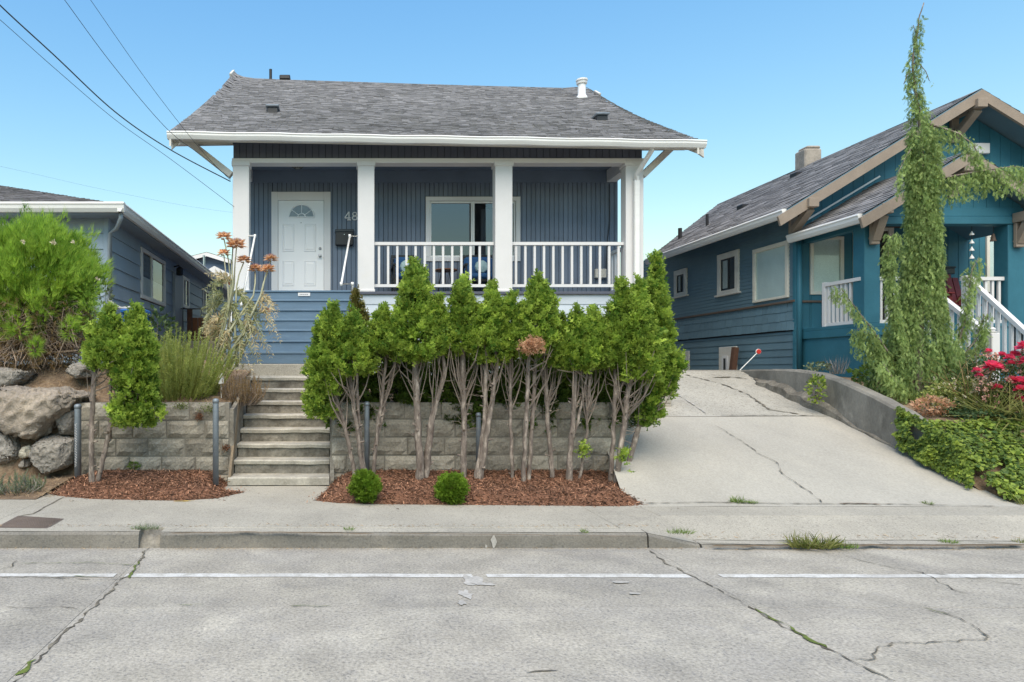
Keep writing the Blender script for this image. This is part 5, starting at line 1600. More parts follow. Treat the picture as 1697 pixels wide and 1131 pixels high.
MB().lathe(pb_, [(.04, 0), (.045, .01), (.04, .02)], 14, 'y').build('reflector', MT['red_reflector'], rs)
MB().lathe(pb_ + Vector((0, .003, 0)), [(.052, -.004), (.052, .004)], 14, 'y').build('rim', MT['white_plastic'], rs)
# ================================================================== small street things
def pipe_post(px, p0, p1, rpx, Y, label):
    a, b = P(px, p1, Y), P(px, p0, Y); r_ = rpx * Y / F
    t = thing('pipe_post', label, 'post', a, 'galvanised pipe posts in the mulch')
    MB().lathe(a, [(r_, -.05), (r_, b.z - a.z - .03), (r_ * .97, b.z - a.z - .012)], 16).build('pipe', MT['galvanised'], t, smooth=True)
    MB().lathe(a, [(r_ * 1.08, b.z - a.z - .04), (r_ * 1.1, b.z - a.z - .005), (r_ * .8, b.z - a.z + .012), (r_ * .2, b.z - a.z + .018)], 16).build('cap', MT['galvanised'], t, smooth=True)
    return t, a, b, r_
p1, a, b, r_ = pipe_post(129, 672, 789, 5.5, 8.62, 'grey pipe post with white scribbles beside the boulders')
pts = []
for k in range(34):
    zz = a.z + .12 + (b.z - a.z - .35) * k / 33
    ang = -math.pi / 2 - .25 + (.4 if k % 2 else -.4) * random.uniform(.4, 1)
    pts.append((a.x + (r_ + .003) * math.cos(ang), a.y + (r_ + .003) * math.sin(ang), zz))
MB().tube(pts, .004, 4).build('scribble', MT['white_paint'], p1)
pipe_post(357.5, 663, 797, 5, 8.45, 'grey pipe post standing just left of the concrete steps')
pipe_post(608, 668, 790, 4.3, 8.7, 'grey pipe post right of the steps behind a round shrub')
pipe_post(793, 686, 790, 4.3, 8.7, 'grey pipe post behind the arborvitae trunks in the middle')
# utility cover in the sidewalk
uc = thing('utility_cover', 'rusty brown metal utility cover set in the sidewalk at left', 'cover', G(48, 866, .145))
q = [G(-8, 875, .147), G(78, 876, .147), G(106, 860, .147), G(30, 855, .147)]
vv = [v + Vector((0, 0, .001)) for v in q]
MB().add(vv, [(0, 1, 2, 3)]).build('frame', MT['rust'], uc)
cen = sum(q, Vector()) / 4
ins = [cen + (v - cen) * .88 + Vector((0, 0, .004)) for v in q]
MB().add(ins, [(0, 1, 2, 3)]).build('lid', MT['rust_cover'], uc)
m = MB()
for i in range(26):
    for j in range(9):
        u, v = (i + .5) / 26, (j + .5) / 9
        p = ins[0].lerp(ins[1], u).lerp(ins[3].lerp(ins[2], u), v)
        m.box(p.x - .006, p.x + .006, p.y - .012, p.y + .012, p.z, p.z + .004)
m.build('tread_pattern', MT['rust'], uc)
# blue cart with a hose on its lid, left garden
bb = thing('recycling_bin', 'blue plastic bin with grey hose on top beside the slate house', 'bin', P(222, 590, 12.0))
x0, x1, zt_ = X_(202, 12), X_(242, 12), Z_(513, 12)
bx('body', MT['blue_plastic'], bb, x0 + .02, x1 - .02, 11.9, 12.3, 1.55, zt_ - .08, .03)
bx('rim', MT['blue_plastic'], bb, x0, x1, 11.87, 12.33, zt_ - .08, zt_, .02)
ho = thing('garden_hose', 'grey garden hose lying over the blue bin', 'hose', P(215, 510, 12.0))
pts = [P(181, 497, 12.6), P(188, 505, 12.3), P(200, 511, 12.05), P(212, 511.5, 11.98), P(225, 510, 12.05), P(238, 511, 12.0), P(234, 509, 12.15), P(220, 509.5, 12.1), P(205, 510.5, 12.1)]
MB().tube(pts, .025, 8).build('coil', MT['hose'], ho, smooth=True)
# white plant marker
pm = thing('plant_marker', 'small white pointed plant marker near the top of the left block wall', 'marker', P(366, 640, 9.5))
MB().prism([P(362, 637, 9.5), P(371, 636, 9.5), P(370, 625, 9.5), P(368, 618, 9.5), P(363, 627, 9.5)], (0, .012, 0)).build('tag', MT['white_plastic'], pm)
MB().tube([P(366, 637, 9.506), P(367, 660, 9.506)], .006, 5).build('stake', MT['white_plastic'], pm)
# overhead wires: to the house's left corner from a pole beyond the left edge
def wire(pts, r_, label):
    fine = []
    n = 30
    def cr(i, t):
        p0, p1, p2, p3 = pts[max(0, i-1)], pts[i], pts[i+1], pts[min(len(pts)-1, i+2)]
        return .5 * ((2*p1) + (p2 - p0) * t + (2*p0 - 5*p1 + 4*p2 - p3) * t*t + (3*p1 - p0 - 3*p2 + p3) * t*t*t)
    for i in range(len(pts) - 1):
        for k in range(10): fine.append(cr(i, k / 10))
    fine.append(pts[-1])
    o = MB().tube(fine, r_, 5).build('overhead_wire', MT['wire'], smooth=True)
    tag(o, label, 'wire', 'overhead wires at left')
wire([P(-120, -110, 9.2), P(0, 9, 10), P(90, 92, 10.8), P(190, 185, 11.8), P(280, 247, 12.5), P(382, 301, 13.2)], .011, 'thick twisted service wire dropping to the left corner of the porch')
wire([P(-120, -70, 9.2), P(0, 33, 10), P(90, 113, 10.8), P(190, 198, 11.8), P(280, 262, 12.5), P(368, 328, 13.0), P(400, 352, 13.4)], .0045, 'thin wire just below the thick service wire')
wire([P(20, -120, 9.6), P(107, 0, 10.4), P(190, 112, 11.2), P(278, 215, 12.0), P(340, 262, 12.6), P(382, 297, 13.15)], .005, 'thin wire entering the top edge left of the roof, the left one of two')
wire([P(60, -130, 9.6), P(150, 0, 10.4), P(235, 122, 11.2), P(300, 208, 11.9), P(345, 262, 12.5), P(382, 299, 13.15)], .004, 'thin wire entering the top edge left of the roof, the right one of two')
wire([P(-120, 255, 24), P(0, 276, 26), P(160, 312, 28), P(300, 340, 30), P(400, 354, 31), P(520, 365, 33)], .0028, 'faint far wire low in the sky above the slate house')

# ================================================================== boulders
def boulder(outline, Y, depth, label, mt='boulder', bulge=.14, seed=0):
    """stone hewn from a traced outline: rounded block, voxel remeshed, then broken up by ridged noise and planar cuts"""
    random.seed(seed)
    pts = [P(a, b, Y) for a, b in outline]
    c = sum(pts, Vector()) / len(pts); pts = [c + (p - c) * 1.07 for p in pts]; sz = max((p - c).length for p in pts); n = len(pts)
    mb = MB(); vv = []
    rings = [(.62, -bulge * .95), (.9, -bulge * .72), (1.0, 0.0), (1.0, depth * .5), (.7, depth)]
    for (s_, dy) in rings:
        for p in pts:
            q = c + (p - c) * s_; q.y = Y + dy * (.55 + .9 * sz); vv.append(q)
    ff = [tuple(range(n))] + [(r_*n+k, r_*n+(k+1) % n, (r_+1)*n+(k+1) % n, (r_+1)*n+k) for r_ in range(len(rings)-1) for k in range(n)] + [tuple((len(rings)-1)*n+k for k in range(n))[::-1]]
    org = Vector((c.x, Y + depth * .3, min(p.z for p in pts)))
    mb.add(vv, ff); o = mb.build('boulder', MT[mt], None, org)
    md = o.modifiers.new('remesh', 'REMESH'); md.mode = 'VOXEL'; md.voxel_size = max(.011, sz * .04)
    dg = bpy.context.evaluated_depsgraph_get()
    me = bpy.data.meshes.new_from_object(o.evaluated_get(dg)); o.modifiers.clear()
    sv = Vector((seed * 3.7, seed * 1.3, 0)); k1 = 2.2 / max(.25, sz)
    cuts = [(Vector((random.gauss(0, 1), -abs(random.gauss(.8, .5)), random.gauss(.1, .8))).normalized(), random.uniform(.28, .62)) for _ in range(11)]
    cc = c - org
    for v in me.vertices:
        q = v.co + sv; d = v.co - cc
        for nrm, off in cuts:
            h = d.dot(nrm) - off * sz
            if h > 0: v.co -= nrm * h * .5
        nz = noise.noise(q * k1 * 1.3) * .03 - abs(noise.noise(q * k1 * 2.6)) * .11 + (abs(noise.noise(q * k1 * 5.3)) - .2) * .05 + noise.noise(q * k1 * 12) * .022 + noise.noise(q * k1 * 26) * .012
        v.co += v.normal * nz * sz
    me.materials.clear(); me.materials.append(MT[mt])
    me.polygons.foreach_set('use_smooth', [True] * len(me.polygons))
    o.data = me; tag(o, label, 'boulder', 'rockery boulders at left')
    random.seed(7)
boulder([(-60, 640), (0, 645), (30, 645), (90, 648), (133, 657), (118, 672), (95, 690), (78, 705), (70, 722), (52, 730), (25, 722), (0, 712), (-60, 700)], 8.75, .75, 'largest brown boulder lying across the top of the rockery', 'boulder', .16, 1)
boulder([(88, 690), (104, 683), (122, 682), (124, 700), (120, 725), (108, 722), (84, 718)], 8.85, .5, 'angular grey boulder wedged between the largest boulder and the pipe post', 'boulder_grey', .1, 2)
boulder([(64, 724), (85, 722), (114, 732), (115, 750), (108, 772), (92, 780), (66, 788), (52, 786), (50, 755), (55, 735)], 8.7, .6, 'upright grey slab boulder at the foot of the rockery beside the block wall', 'boulder_grey', .1, 3)
boulder([(-50, 706), (0, 716), (14, 722), (27, 745), (26, 758), (8, 768), (-50, 775)], 8.72, .5, 'rounded grey boulder at the left frame edge under the largest boulder', 'boulder_grey', .12, 4)
boulder([(30, 742), (44, 738), (50, 745), (49, 757), (38, 760), (28, 757)], 8.7, .2, 'small pale rough rock tucked among the grey boulders', 'boulder_pale', .06, 5)
boulder([(28, 762), (47, 761), (48, 776), (30, 778)], 8.75, .25, 'small flat grey rock below the pale rough rock', 'boulder_grey', .06, 6)
boulder([(-50, 606), (10, 612), (46, 620), (35, 632), (5, 645), (-50, 650)], 9.45, .6, 'grey boulder half sunk in soil under the big left shrub', 'boulder_grey', .1, 7)
boulder([(100, 618), (115, 606), (130, 601), (147, 606), (150, 624), (125, 627)], 9.5, .5, 'pale grey boulder in the soil just left of the pruned arborvitae', 'boulder_grey', .1, 8)

# ================================================================== mulch beds
def mulch_bed(poly, name, label, zbase=.142, hmax=.1, ywall=8.9, nch=2500):
    """mound filling a ground outline (x,y), feathered at the rim and banked up towards the wall"""
    n = len(poly); import bmesh
    bm = bmesh.new()
    vs_ = [bm.verts.new((x, y, 0)) for x, y in poly]
    f = bm.faces.new(vs_)
    bmesh.ops.triangulate(bm, faces=[f])
    for _ in range(4): bmesh.ops.subdivide_edges(bm, edges=[e for e in bm.edges if e.calc_length() > .09], cuts=1, use_grid_fill=True)
    bmesh.ops.triangulate(bm, faces=bm.faces)
    pe_ = [(Vector((a[0], a[1])), Vector((b[0], b[1]))) for a, b in zip(poly, poly[1:] + poly[:1])]
    def edist(x, y):
        p = Vector((x, y)); d = 9
        for a, b in pe_:
            if a.y > ywall - .25 and b.y > ywall - .25: continue
            ab = b - a; t = max(0, min(1, (p - a).dot(ab) / ab.length_squared)); d = min(d, (p - a - ab * t).length)
        return d
    def hz(x, y):
        e = edist(x, y)
        return zbase + hmax * smooth(0, .3, e) + .06 * smooth(8.2, 8.85, y) * smooth(0, .2, e) + .02 * noise.noise(Vector((x * 4, y * 4, 0))) * smooth(0, .2, e) + .003
    for v in bm.verts: v.co.z = hz(v.co.x, v.co.y)
    org = Vector((sum(p[0] for p in poly) / n, sum(p[1] for p in poly) / n, zbase))
    for v in bm.verts: v.co -= org
    bmesh.ops.recalc_face_normals(bm, faces=bm.faces)
    me = bpy.data.meshes.new(name); bm.to_mesh(me)
    # chips
    tris = [[Vector(v.co) + org for v in f_.verts] for f_ in bm.faces]
    ar = [((t[1] - t[0]).cross(t[2] - t[0])).length for t in tris]
    bm.free(); me.materials.append(MT['mulch'])
    bed = tag(link(name, me, org), label, 'mulch', None, 'stuff')
    idx = RS.choice(len(tris), nch, p=np.array(ar) / sum(ar))
    uv = RS.rand(nch, 2); fl = uv.sum(1) > 1; uv[fl] = 1 - uv[fl]
    T = np.array([[tuple(v) for v in t] for t in tris])
    pos = T[idx, 0] + (T[idx, 1] - T[idx, 0]) * uv[:, :1] + (T[idx, 2] - T[idx, 0]) * uv[:, 1:]
    pos[:, 2] += .004
    # a few stray chips beyond the rim
    ns = nch // 10
    st = pos[:ns].copy(); st[:, :2] += RS.normal(size=(ns, 2)) * .13; st[:, 2] = .1495 + 0 * st[:, 2]; st = st[[not (3.2 < q[0] and q[1] > 7.4) for q in st]]; st = st[(st[:, 1] < 8.85)]
    ch_t = (np.array([(-.09, 0, 0), (.09, .0, 0), (.07, .03, 1), (-.06, .02, 1), (-.09, .08, .1), (.08, .08, .9)], float), np.array([(0, 1, 2), (0, 2, 3), (0, 3, 4), (1, 5, 2)]))
    for (pp, sc) in ((pos, 1.), (st, .7)):
        k = len(pp); d = RS.normal(size=(k, 3)); d[:, 2] *= .35
        L = Leaves(); L.scatter(ch_t, pp, d, RS.uniform(.02, .06, k) * sc, RS.rand(k) ** 1.4, face=np.tile((0, 0, 1.), (k, 1)))
        L.build('wood_chips', MT['mulch_chip'], bed, 'stuff')
    return hz
def GP(px, py): 
    p = G(px, py, .145); return (p.x, p.y)
hzL = mulch_bed([GP(97, 822), GP(150, 827), GP(230, 829), GP(300, 830), GP(360, 826), GP(405, 816), (-1.42, 8.3), (-1.4, 8.62), (-1.44, 8.9), (-3.36, 8.9), (-3.5, 8.6), (-3.45, 8.1)], 'mulch_bed', 'reddish brown bark mulch in front of the left block wall', nch=7000)
hzM = mulch_bed([GP(523, 830), GP(560, 834), GP(640, 836), GP(760, 837), GP(900, 838), GP(1010, 839), GP(1072, 838), GP(1068, 826), (3.62, 8.1), (3.72, 8.5), (3.66, 8.9), (-.09, 8.9), (-.1, 8.6), (-.16, 8.2)], 'mulch_bed', 'reddish brown bark mulch around the arborvitae trunks', nch=14000)
# bare soil and straw at the rockery foot
fs = MB(); vv = []; nn = 20
for i in range(nn + 1):
    x = -9 + (-3.42 + 9) * i / nn
    vv += [(x, 7.72 + .05 * noise.noise(Vector((x * 3, 0, 0))), .1465), (x, 8.3, .2), (x, 9.0, .24)]
fs.add(vv, [(3*i+m, 3*i+3+m, 3*i+4+m, 3*i+1+m) for i in range(nn) for m in (0, 1)])
soilf = struct(fs.build('soil_strip', MT['soil'], smooth=True))
def straw(n, fn, parent, seed=0, lo=.03, hi=.1, name='straw', mt='straw'):
    P_ = np.array([fn() for _ in range(n)]); d = RS.normal(size=(n, 3)); d[:, 2] = np.abs(d[:, 2]) * .25
    L = Leaves(); L.scatter(t_blade(.5, .03, 3), P_, d, RS.uniform(lo, hi, n)); return L.build(name, MT[mt], parent, 'stuff')
straw(1500, lambda: (lambda x, y: (x, y, .16 + .09 * max(0, y - 7.8)))(random.uniform(-5.6, -3.3), random.uniform(7.78, 8.6)), soilf)
ly = bpy.data.objects['left_yard']
straw(6000, lambda: (lambda x, y: (x, y, zleft(x, y) + .01))(random.uniform(-6.2, -3.3), random.uniform(9.0, 11)), ly)
straw(1200, lambda: (lambda x, y: (x, y, zleft(x, y) + .01))(random.uniform(-3.3, -1.5), random.uniform(9.05, 10.5)), ly)

for (px, py, rx, rz, mt) in ((345, 676, .14, .07, 'moss'), (300, 672, .10, .05, 'moss'), (375, 742, .05, .04, 'brown_stain'), (330, 690, .05, .05, 'brown_stain'), (262, 668, .08, .05, 'moss')):
    L = Leaves(); k = 260; c = np.array(P(px, py, 8.84)); g2 = RS.normal(size=(k, 3)) * np.array([rx * .5, .012, rz * .5])
    L.scatter(t_leaf(.5, .05, .02), c + g2, np.array([0, -.4, -.5]) + RS.normal(size=(k, 3)) * .6, RS.uniform(.008, .02, k)); L.build('lichen', MT[mt], lw, 'stuff')
k = 900
L = Leaves(); q = np.stack([RS.uniform(-4.5, 9, k), 6.36 + np.abs(RS.normal(size=k)) * .05, np.zeros(k)], 1); q[:, 2] = [zwalk(a, b) + .004 for a, b in q[:, :2]]
d = RS.normal(size=(k, 3)); d[:, 2] = np.abs(d[:, 2]) * .15; L.scatter(t_blade(.4, .06, 2), q, d, RS.uniform(.012, .045, k)); L.build('dry_litter', MT['straw'], walk, 'stuff')
k = 700
L = Leaves(); q = np.stack([RS.uniform(-4.5, 8.5, k), YK - .02 - np.abs(RS.normal(size=k)) * .035, np.full(k, .006)], 1)
d = RS.normal(size=(k, 3)); d[:, 2] = np.abs(d[:, 2]) * .15; L.scatter(t_blade(.4, .07, 2), q, d, RS.uniform(.01, .035, k)); L.build('dry_litter', MT['straw'], road, 'stuff')
# ================================================================== arborvitae
FAN3 = [t_fan(2, 36, .13, .6), t_fan(2, 46, .14, .55), t_fan(3, 38, .11, .5)]
def crown_pts(top, bot, R, n_per_m2=260, per=14, flat=1.0, prof=None, spread=.021, size=(.045, .085), inner=.2):
    """clumps of sprays through a pointed crown; returns pos, dir, size, tint"""
    top, bot = np.array(top), np.array(bot)
    Hh = np.linalg.norm(top - bot)
    if prof is None: prof = lambda t: (1 - t) ** .8 * (.5 + .5 * np.clip(t / .2, 0, 1) ** .8) * 1.22
    n = max(12, int(n_per_m2 * 2 * math.pi * R * Hh * .62))
    t = RS.rand(n * 4); keep = RS.rand(n * 4) < (prof(t) + .06); t = t[keep][:n]; n = len(t)
    th = RS.rand(n) * 2 * math.pi
    lump = 1 + .2 * np.sin(th * 3 + t * 11 + RS.rand() * 6) * np.sin(t * 17 + RS.rand() * 6)
    rad = R * prof(t) * lump * np.sqrt(RS.uniform(inner, 1.06, n))
    c = bot + (top - bot) * t[:, None]
    c = c + np.stack([np.cos(th) * rad, np.sin(th) * rad * flat, np.zeros(n)], 1)
    o = np.stack([np.cos(th), np.sin(th), .35 + 1.3 * t ** 2], 1)
    ct = RS.rand(n)
    pos = np.repeat(c, per, 0) + RS.normal(size=(n * per, 3)) * spread
    d = unit(np.repeat(o, per, 0)) + np.array([0, 0, .45]) + RS.normal(size=(n * per, 3)) * .5
    sz = RS.uniform(size[0], size[1], n * per)
    ti = np.clip(.05 + .6 * np.repeat(ct, per) + RS.uniform(-.2, .35, n * per), 0, 1)
    return pos, d, sz, ti
def add_crown(L, *a, fans=FAN3, **k):
    pos, d, sz, ti = crown_pts(*a, **k)
    idx = RS.randint(0, len(fans), len(pos))
    for q in range(len(fans)):
        s = idx == q
        L.scatter(fans[q], pos[s], d[s], sz[s], ti[s])
def wob(pts, amp, seed):
    """resample a stem polyline with a slight natural waver"""
    out_ = []
    for (a, b) in zip(pts, pts[1:]):
        k = max(2, int((b - a).length / .06))
        for i in range(k): out_.append(a.lerp(b, i / k))
    out_.append(pts[-1])
    return [p + Vector((noise.noise(p * 6 + Vector((seed, 0, 0))), noise.noise(p * 6 + Vector((0, seed, 5))), 0)) * amp for p in out_]
def thuja(label, Y, stems, crowns, mt='thuja', dens=320, twigs=16, dead=None, name='arborvitae', group='row of arborvitae in the mulch bed', dark=None, stubs=6, size=(.042, .08), prof=None):
    bx0, by0 = stems[0][0][0], stems[0][0][1]
    base = P(bx0, by0, Y); base.z -= .03
    root = thing(name, label, 'tree', base, group)
    tm, tw = MB(), MB()
    tips = []
    for si, stm in enumerate(stems):
        Ys = Y + random.uniform(-.05, .08) * si
        pts = [P(a, b, Ys) for a, b, _ in stm]; pts[0].z -= .06
        fine = wob(pts, .016, si * 7.3 + bx0)
        rr_ = [q[2] * Y / F * .86 for q in stm]
        L_ = len(fine); rad = []
        for i in range(L_):
            u = i / (L_ - 1) * (len(rr_) - 1); k = min(int(u), len(rr_) - 2)
            r_ = rr_[k] + (rr_[k+1] - rr_[k]) * (u - k)
            rad.append(r_ * (1 + .16 * noise.noise(fine[i] * 14 + Vector((si, 0, 0)))) * (1.25 if i == 0 else 1))
        # carry the stem on up into the crown
        cr = crowns[min(si, len(crowns) - 1)]
        tgt = P(cr[0], cr[1] + (cr[3] - cr[1]) * .45, Y)
        e = fine[-1]
        for k in range(1, 5): fine.append(e.lerp(tgt, k / 4)); rad.append(rad[L_-1] * (1 - .8 * k / 4))
        tm.tube(fine, rad, 9)
        for k in range(stubs):
            i = random.randint(int(L_ * .15), L_ - 1)
            a = random.uniform(0, 6.28); d = Vector((math.cos(a), math.sin(a), random.uniform(.1, .9))).normalized()
            q = fine[i]; ln = rad[i] + random.uniform(.015, .06)
            tm.tube([q, q + d * ln], [rad[i] * .45, rad[i] * .32], 6)
        tips.append((fine, rad, L_, cr))
    for k in range(twigs):
        fine, rad, L_, cr = random.choice(tips)
        i = int(L_ * random.uniform(.55, .98)); s_ = fine[min(i, L_-1)]
        e = P(cr[0] + random.uniform(-.85, .85) * cr[4], cr[3] - (cr[3] - cr[1]) * random.uniform(-.02, .3), Y + random.uniform(-.8, .8) * cr[4] * Y / F)
        m_ = s_.lerp(e, .45) + Vector((e.x - s_.x, e.y - s_.y, 0)) * .22 + Vector((random.uniform(-.02, .02), random.uniform(-.02, .02), 0))
        r0_ = random.uniform(.006, .013)
        pts = [s_, s_.lerp(m_, .5) + Vector((random.uniform(-.01, .01), 0, 0)), m_, m_.lerp(e, .5), e]
        tw.tube(pts, [r0_, r0_ * .85, r0_ * .7, r0_ * .5, r0_ * .3], 5, tint=random.random())
    for k in range(twigs):
        fine, rad, L_, cr = random.choice(tips)
        i = int(L_ * random.uniform(.4, .98)); s_ = fine[min(i, L_-1)]
        a = random.uniform(0, 6.28); d = Vector((math.cos(a), math.sin(a), random.uniform(-.1, .7))).normalized() * random.uniform(.06, .22)
        q = s_ + d * .5 + Vector((0, 0, random.uniform(-.02, .03)))
        tw.tube([s_, q, s_ + d + Vector((random.uniform(-.03, .03), random.uniform(-.03, .03), random.uniform(-.02, .05)))], [.005, .0035, .0015], 4, tint=random.random())
    tm.build('trunk', MT['bark'], root, smooth=True)
    tw.build('branches', MT['twig'], root)
    L = Leaves()
    for (cx, top, cb, bot, half) in crowns:
        ex_ = random.uniform(.72, 1.08); sh_ = random.uniform(.12, .34)
        pf = lambda t, e=ex_, q=sh_: (1 - t) ** e * (.45 + .55 * np.clip(t / q, 0, 1) ** .8) * (1.05 + .18 * e)
        add_crown(L, P(cx, top, Y), P(cb + random.uniform(-4, 4), bot + random.uniform(-8, 6), Y), half * Y / F * .85, n_per_m2=dens, size=size, prof=prof or pf)
        for _ in range(4):
            u = random.uniform(.12, .75); a = random.uniform(0, 6.28); hh = bot - top
            rr2 = half * (1 - u) ** .9 * random.uniform(.65, .95)
            qx = cx + (cb - cx) * (1 - u) + math.cos(a) * rr2; qy = bot - hh * u
            lt, lb = P(qx + math.cos(a) * 3, qy - hh * random.uniform(.08, .2), Y), P(qx, qy + hh * random.uniform(.04, .12), Y)
            dyy = math.sin(a) * rr2 * Y / F; lt.y += dyy; lb.y += dyy
            add_crown(L, lt, lb, half * Y / F * random.uniform(.22, .36), n_per_m2=dens * 1.2, size=size)
    L.build('crown', MT[mt], root)
    if dead:
        D = Leaves()
        c = np.array(P(dead[0], dead[1], Y - dead[3]))
        n = 60
        cc = c + RS.normal(size=(n, 3)) * dead[2] * np.array([1, .6, .7])
        pp = np.repeat(cc, 12, 0) + RS.normal(size=(n * 12, 3)) * .018
        D.scatter(FAN3[0], pp, unit(pp - c) + RS.normal(size=pp.shape) * 1.2, RS.uniform(.022, .042, len(pp)))
        D.build('dead_foliage', MT['thuja_dead'], root)['label'] = 'dry orange brown clump'
    return root
T_ = thuja
T_('round leafy arborvitae at the left end of the row, overhanging the steps', 8.55, [[(592, 793, 4.5), (571, 705, 4), (553, 650, 3.6)]], [(549, 503, 543, 650, 40), (528, 575, 527, 700, 22)])
T_('arborvitae with two thin stems, second in the row from the steps', 8.5, [[(603, 792, 4.6), (590, 700, 4), (577, 610, 3.5)], [(606, 790, 4), (594, 690, 3.4), (590, 610, 3)]], [(583, 511, 583, 616, 43)])
T_('arborvitae whose slim stem leans right beside the first pipe post', 8.6, [[(617, 787, 4.2), (629, 690, 3.8), (640, 600, 3)], [(622, 740, 3), (642, 650, 3), (655, 590, 2.4)]], [(634, 508, 634, 592, 40)])
T_('broadest cone shaped arborvitae with a thick forked trunk', 8.45, [[(697, 803, 8.5), (692, 700, 6.6), (688, 600, 5.5)], [(703, 800, 8), (716, 690, 6.5), (738, 615, 4.5)]], [(686, 431, 688, 600, 52), (725, 490, 727, 585, 26)], twigs=24)
T_('arborvitae with one straight trunk flaring into upright twigs', 8.55, [[(768, 798, 6.4), (769, 690, 5.6), (767, 615, 6)]], [(767, 461, 766, 585, 42)], twigs=26)
T_('arborvitae with two crossing stems just right of the second small round shrub', 8.5, [[(788, 801, 6), (803, 700, 4.6), (806, 600, 4)], [(794, 801, 5.6), (812, 690, 4.8), (824, 600, 4)]], [(816, 472, 815, 596, 38)])
T_('slender arborvitae with a single thin pole trunk mid row', 8.5, [[(850, 804, 3.6), (846, 690, 3.4), (845, 605, 3.2)]], [(849, 488, 850, 598, 33)])
T_('pointed arborvitae with two close trunks and a dry orange clump', 8.35, [[(866, 811, 4.8), (873, 690, 4.2), (876, 590, 3.8)], [(874, 811, 4.6), (883, 690, 4.2), (888, 585, 3.6)]], [(890, 456, 890, 592, 40)], dead=(883, 573, .055, .3))
T_('arborvitae with a slim left leaning stem right of the dry orange clump', 8.5, [[(918, 807, 4.6), (907, 690, 4.2), (902, 600, 3.6)]], [(918, 512, 916, 606, 34)])
T_('low round topped arborvitae with a knobbly trunk base', 8.4, [[(941, 810, 8), (946, 745, 5.2), (951, 680, 4.4), (954, 605, 3.6)], [(950, 720, 3), (966, 655, 2.6), (974, 610, 2)]], [(955, 512, 955, 612, 38)])
T_('low arborvitae on the thinnest right leaning stem', 8.45, [[(957, 808, 2.8), (973, 720, 2.6), (978, 610, 2.4)]], [(985, 514, 985, 622, 36)])
T_('upright arborvitae third from the driveway end of the row', 8.35, [[(1010, 811, 5.2), (1018, 700, 4), (1021, 600, 3.4)]], [(1028, 467, 1026, 606, 37)])
T_('full arborvitae second from the driveway end of the row', 8.3, [[(1019, 812, 6), (1034, 705, 5), (1047, 600, 5)]], [(1058, 462, 1056, 630, 46)], twigs=22)
T_('tallest narrow arborvitae at the driveway end of the row', 8.6, [[(1032, 800, 5.6), (1058, 705, 5), (1070, 650, 4)]], [(1088, 416, 1086, 650, 38), (1102, 560, 1100, 650, 24), (1076, 615, 1072, 705, 20)], dens=280)
# slim rusty tip behind the row, and the dark shrubs on the bed behind
T_('narrow rust tinged arborvitae tip poking up behind the left of the row', 9.6, [[(594, 640, 3), (593, 590, 2.6), (592, 540, 2)]], [(592, 482, 592, 590, 17)], mt='thuja_rust', twigs=4, group='shrubs behind the block wall')
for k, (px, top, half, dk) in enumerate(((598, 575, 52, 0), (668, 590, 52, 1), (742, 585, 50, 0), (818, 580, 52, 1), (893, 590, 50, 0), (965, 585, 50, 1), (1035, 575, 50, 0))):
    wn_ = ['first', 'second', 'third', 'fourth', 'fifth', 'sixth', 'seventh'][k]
    T_('dark green shrub on the bed behind the trunks, %s from the steps' % wn_, 9.2, [[(px, 672, 3), (px + 2, 645, 2.4), (px, 625, 2)]], [(px, top - 18, px + random.uniform(-12, 12), 702 + random.uniform(-30, 22), half)], mt='thuja_dark', dens=150, twigs=26, name='shrub', group='shrubs behind the block wall', size=(.06, .11), prof=lambda t: (1 - t) ** .3 * 1.05)
# sprigs low on two trunks
def sprig(px, py, Y, r_, label):
    p = P(px, py, Y); root = thing('leafy_sprig', label, 'sprig', p, 'sprigs on bare trunks')
    L = Leaves(); n = 70
    pp = np.array(p) + RS.normal(size=(n, 3)) * r_ * np.array([.8, .6, 1.1])
    L.scatter(FAN3[0], pp, RS.normal(size=(n, 3)) + np.array([0, 0, .8]), RS.uniform(.04, .07, n)); L.build('leaves', MT['thuja'], root)
    MB().tube([p + Vector((.02, .05, -.06)), p, p + Vector((-.01, 0, .05))], [.005, .004, .002], 4, tint=.5).build('twig', MT['twig'], root)
sprig(968, 745, 8.35, .05, 'green leafy sprig low on the thinnest leaning trunk')
sprig(1033, 757, 8.25, .045, 'green leafy sprig on the trunks near the driveway')
sprig(1040, 792, 8.3, .03, 'lowest little green sprig beside the driveway end trunk')
# two clipped balls
def ball(px, py, r_px, label):
    Y = 7.5; c = P(px, py, Y); r_ = r_px * Y / F
    root = thing('round_shrub', label, 'shrub', (c.x, c.y, c.z - r_), 'small clipped round shrubs')
    L = Leaves(); n = 420
    o = sph(n); pp = np.array(c) + o * (r_ * RS.uniform(.5, .98, n)[:, None]) * np.array([1, 1, .95])
    pp = np.repeat(pp, 9, 0) + RS.normal(size=(n * 9, 3)) * .012; o = np.repeat(o, 9, 0)
    L.scatter(FAN3[1], pp, o + RS.normal(size=o.shape) * .5 + np.array([0, 0, .5]), RS.uniform(.025, .05, n * 9), np.repeat(RS.rand(n), 9) * .6 + RS.rand(n * 9) * .4)
    L.build('foliage', MT['boxwood'], root)
    MB().tube([(c.x, c.y, c.z - r_ - .06), (c.x, c.y, c.z)], [.012, .006], 6).build('stem', MT['bark'], root)
ball(606, 806, 24, 'small round green shrub in the mulch nearest the steps')
ball(748, 810, 25, 'small round green shrub in the mulch below the broad cone arborvitae')
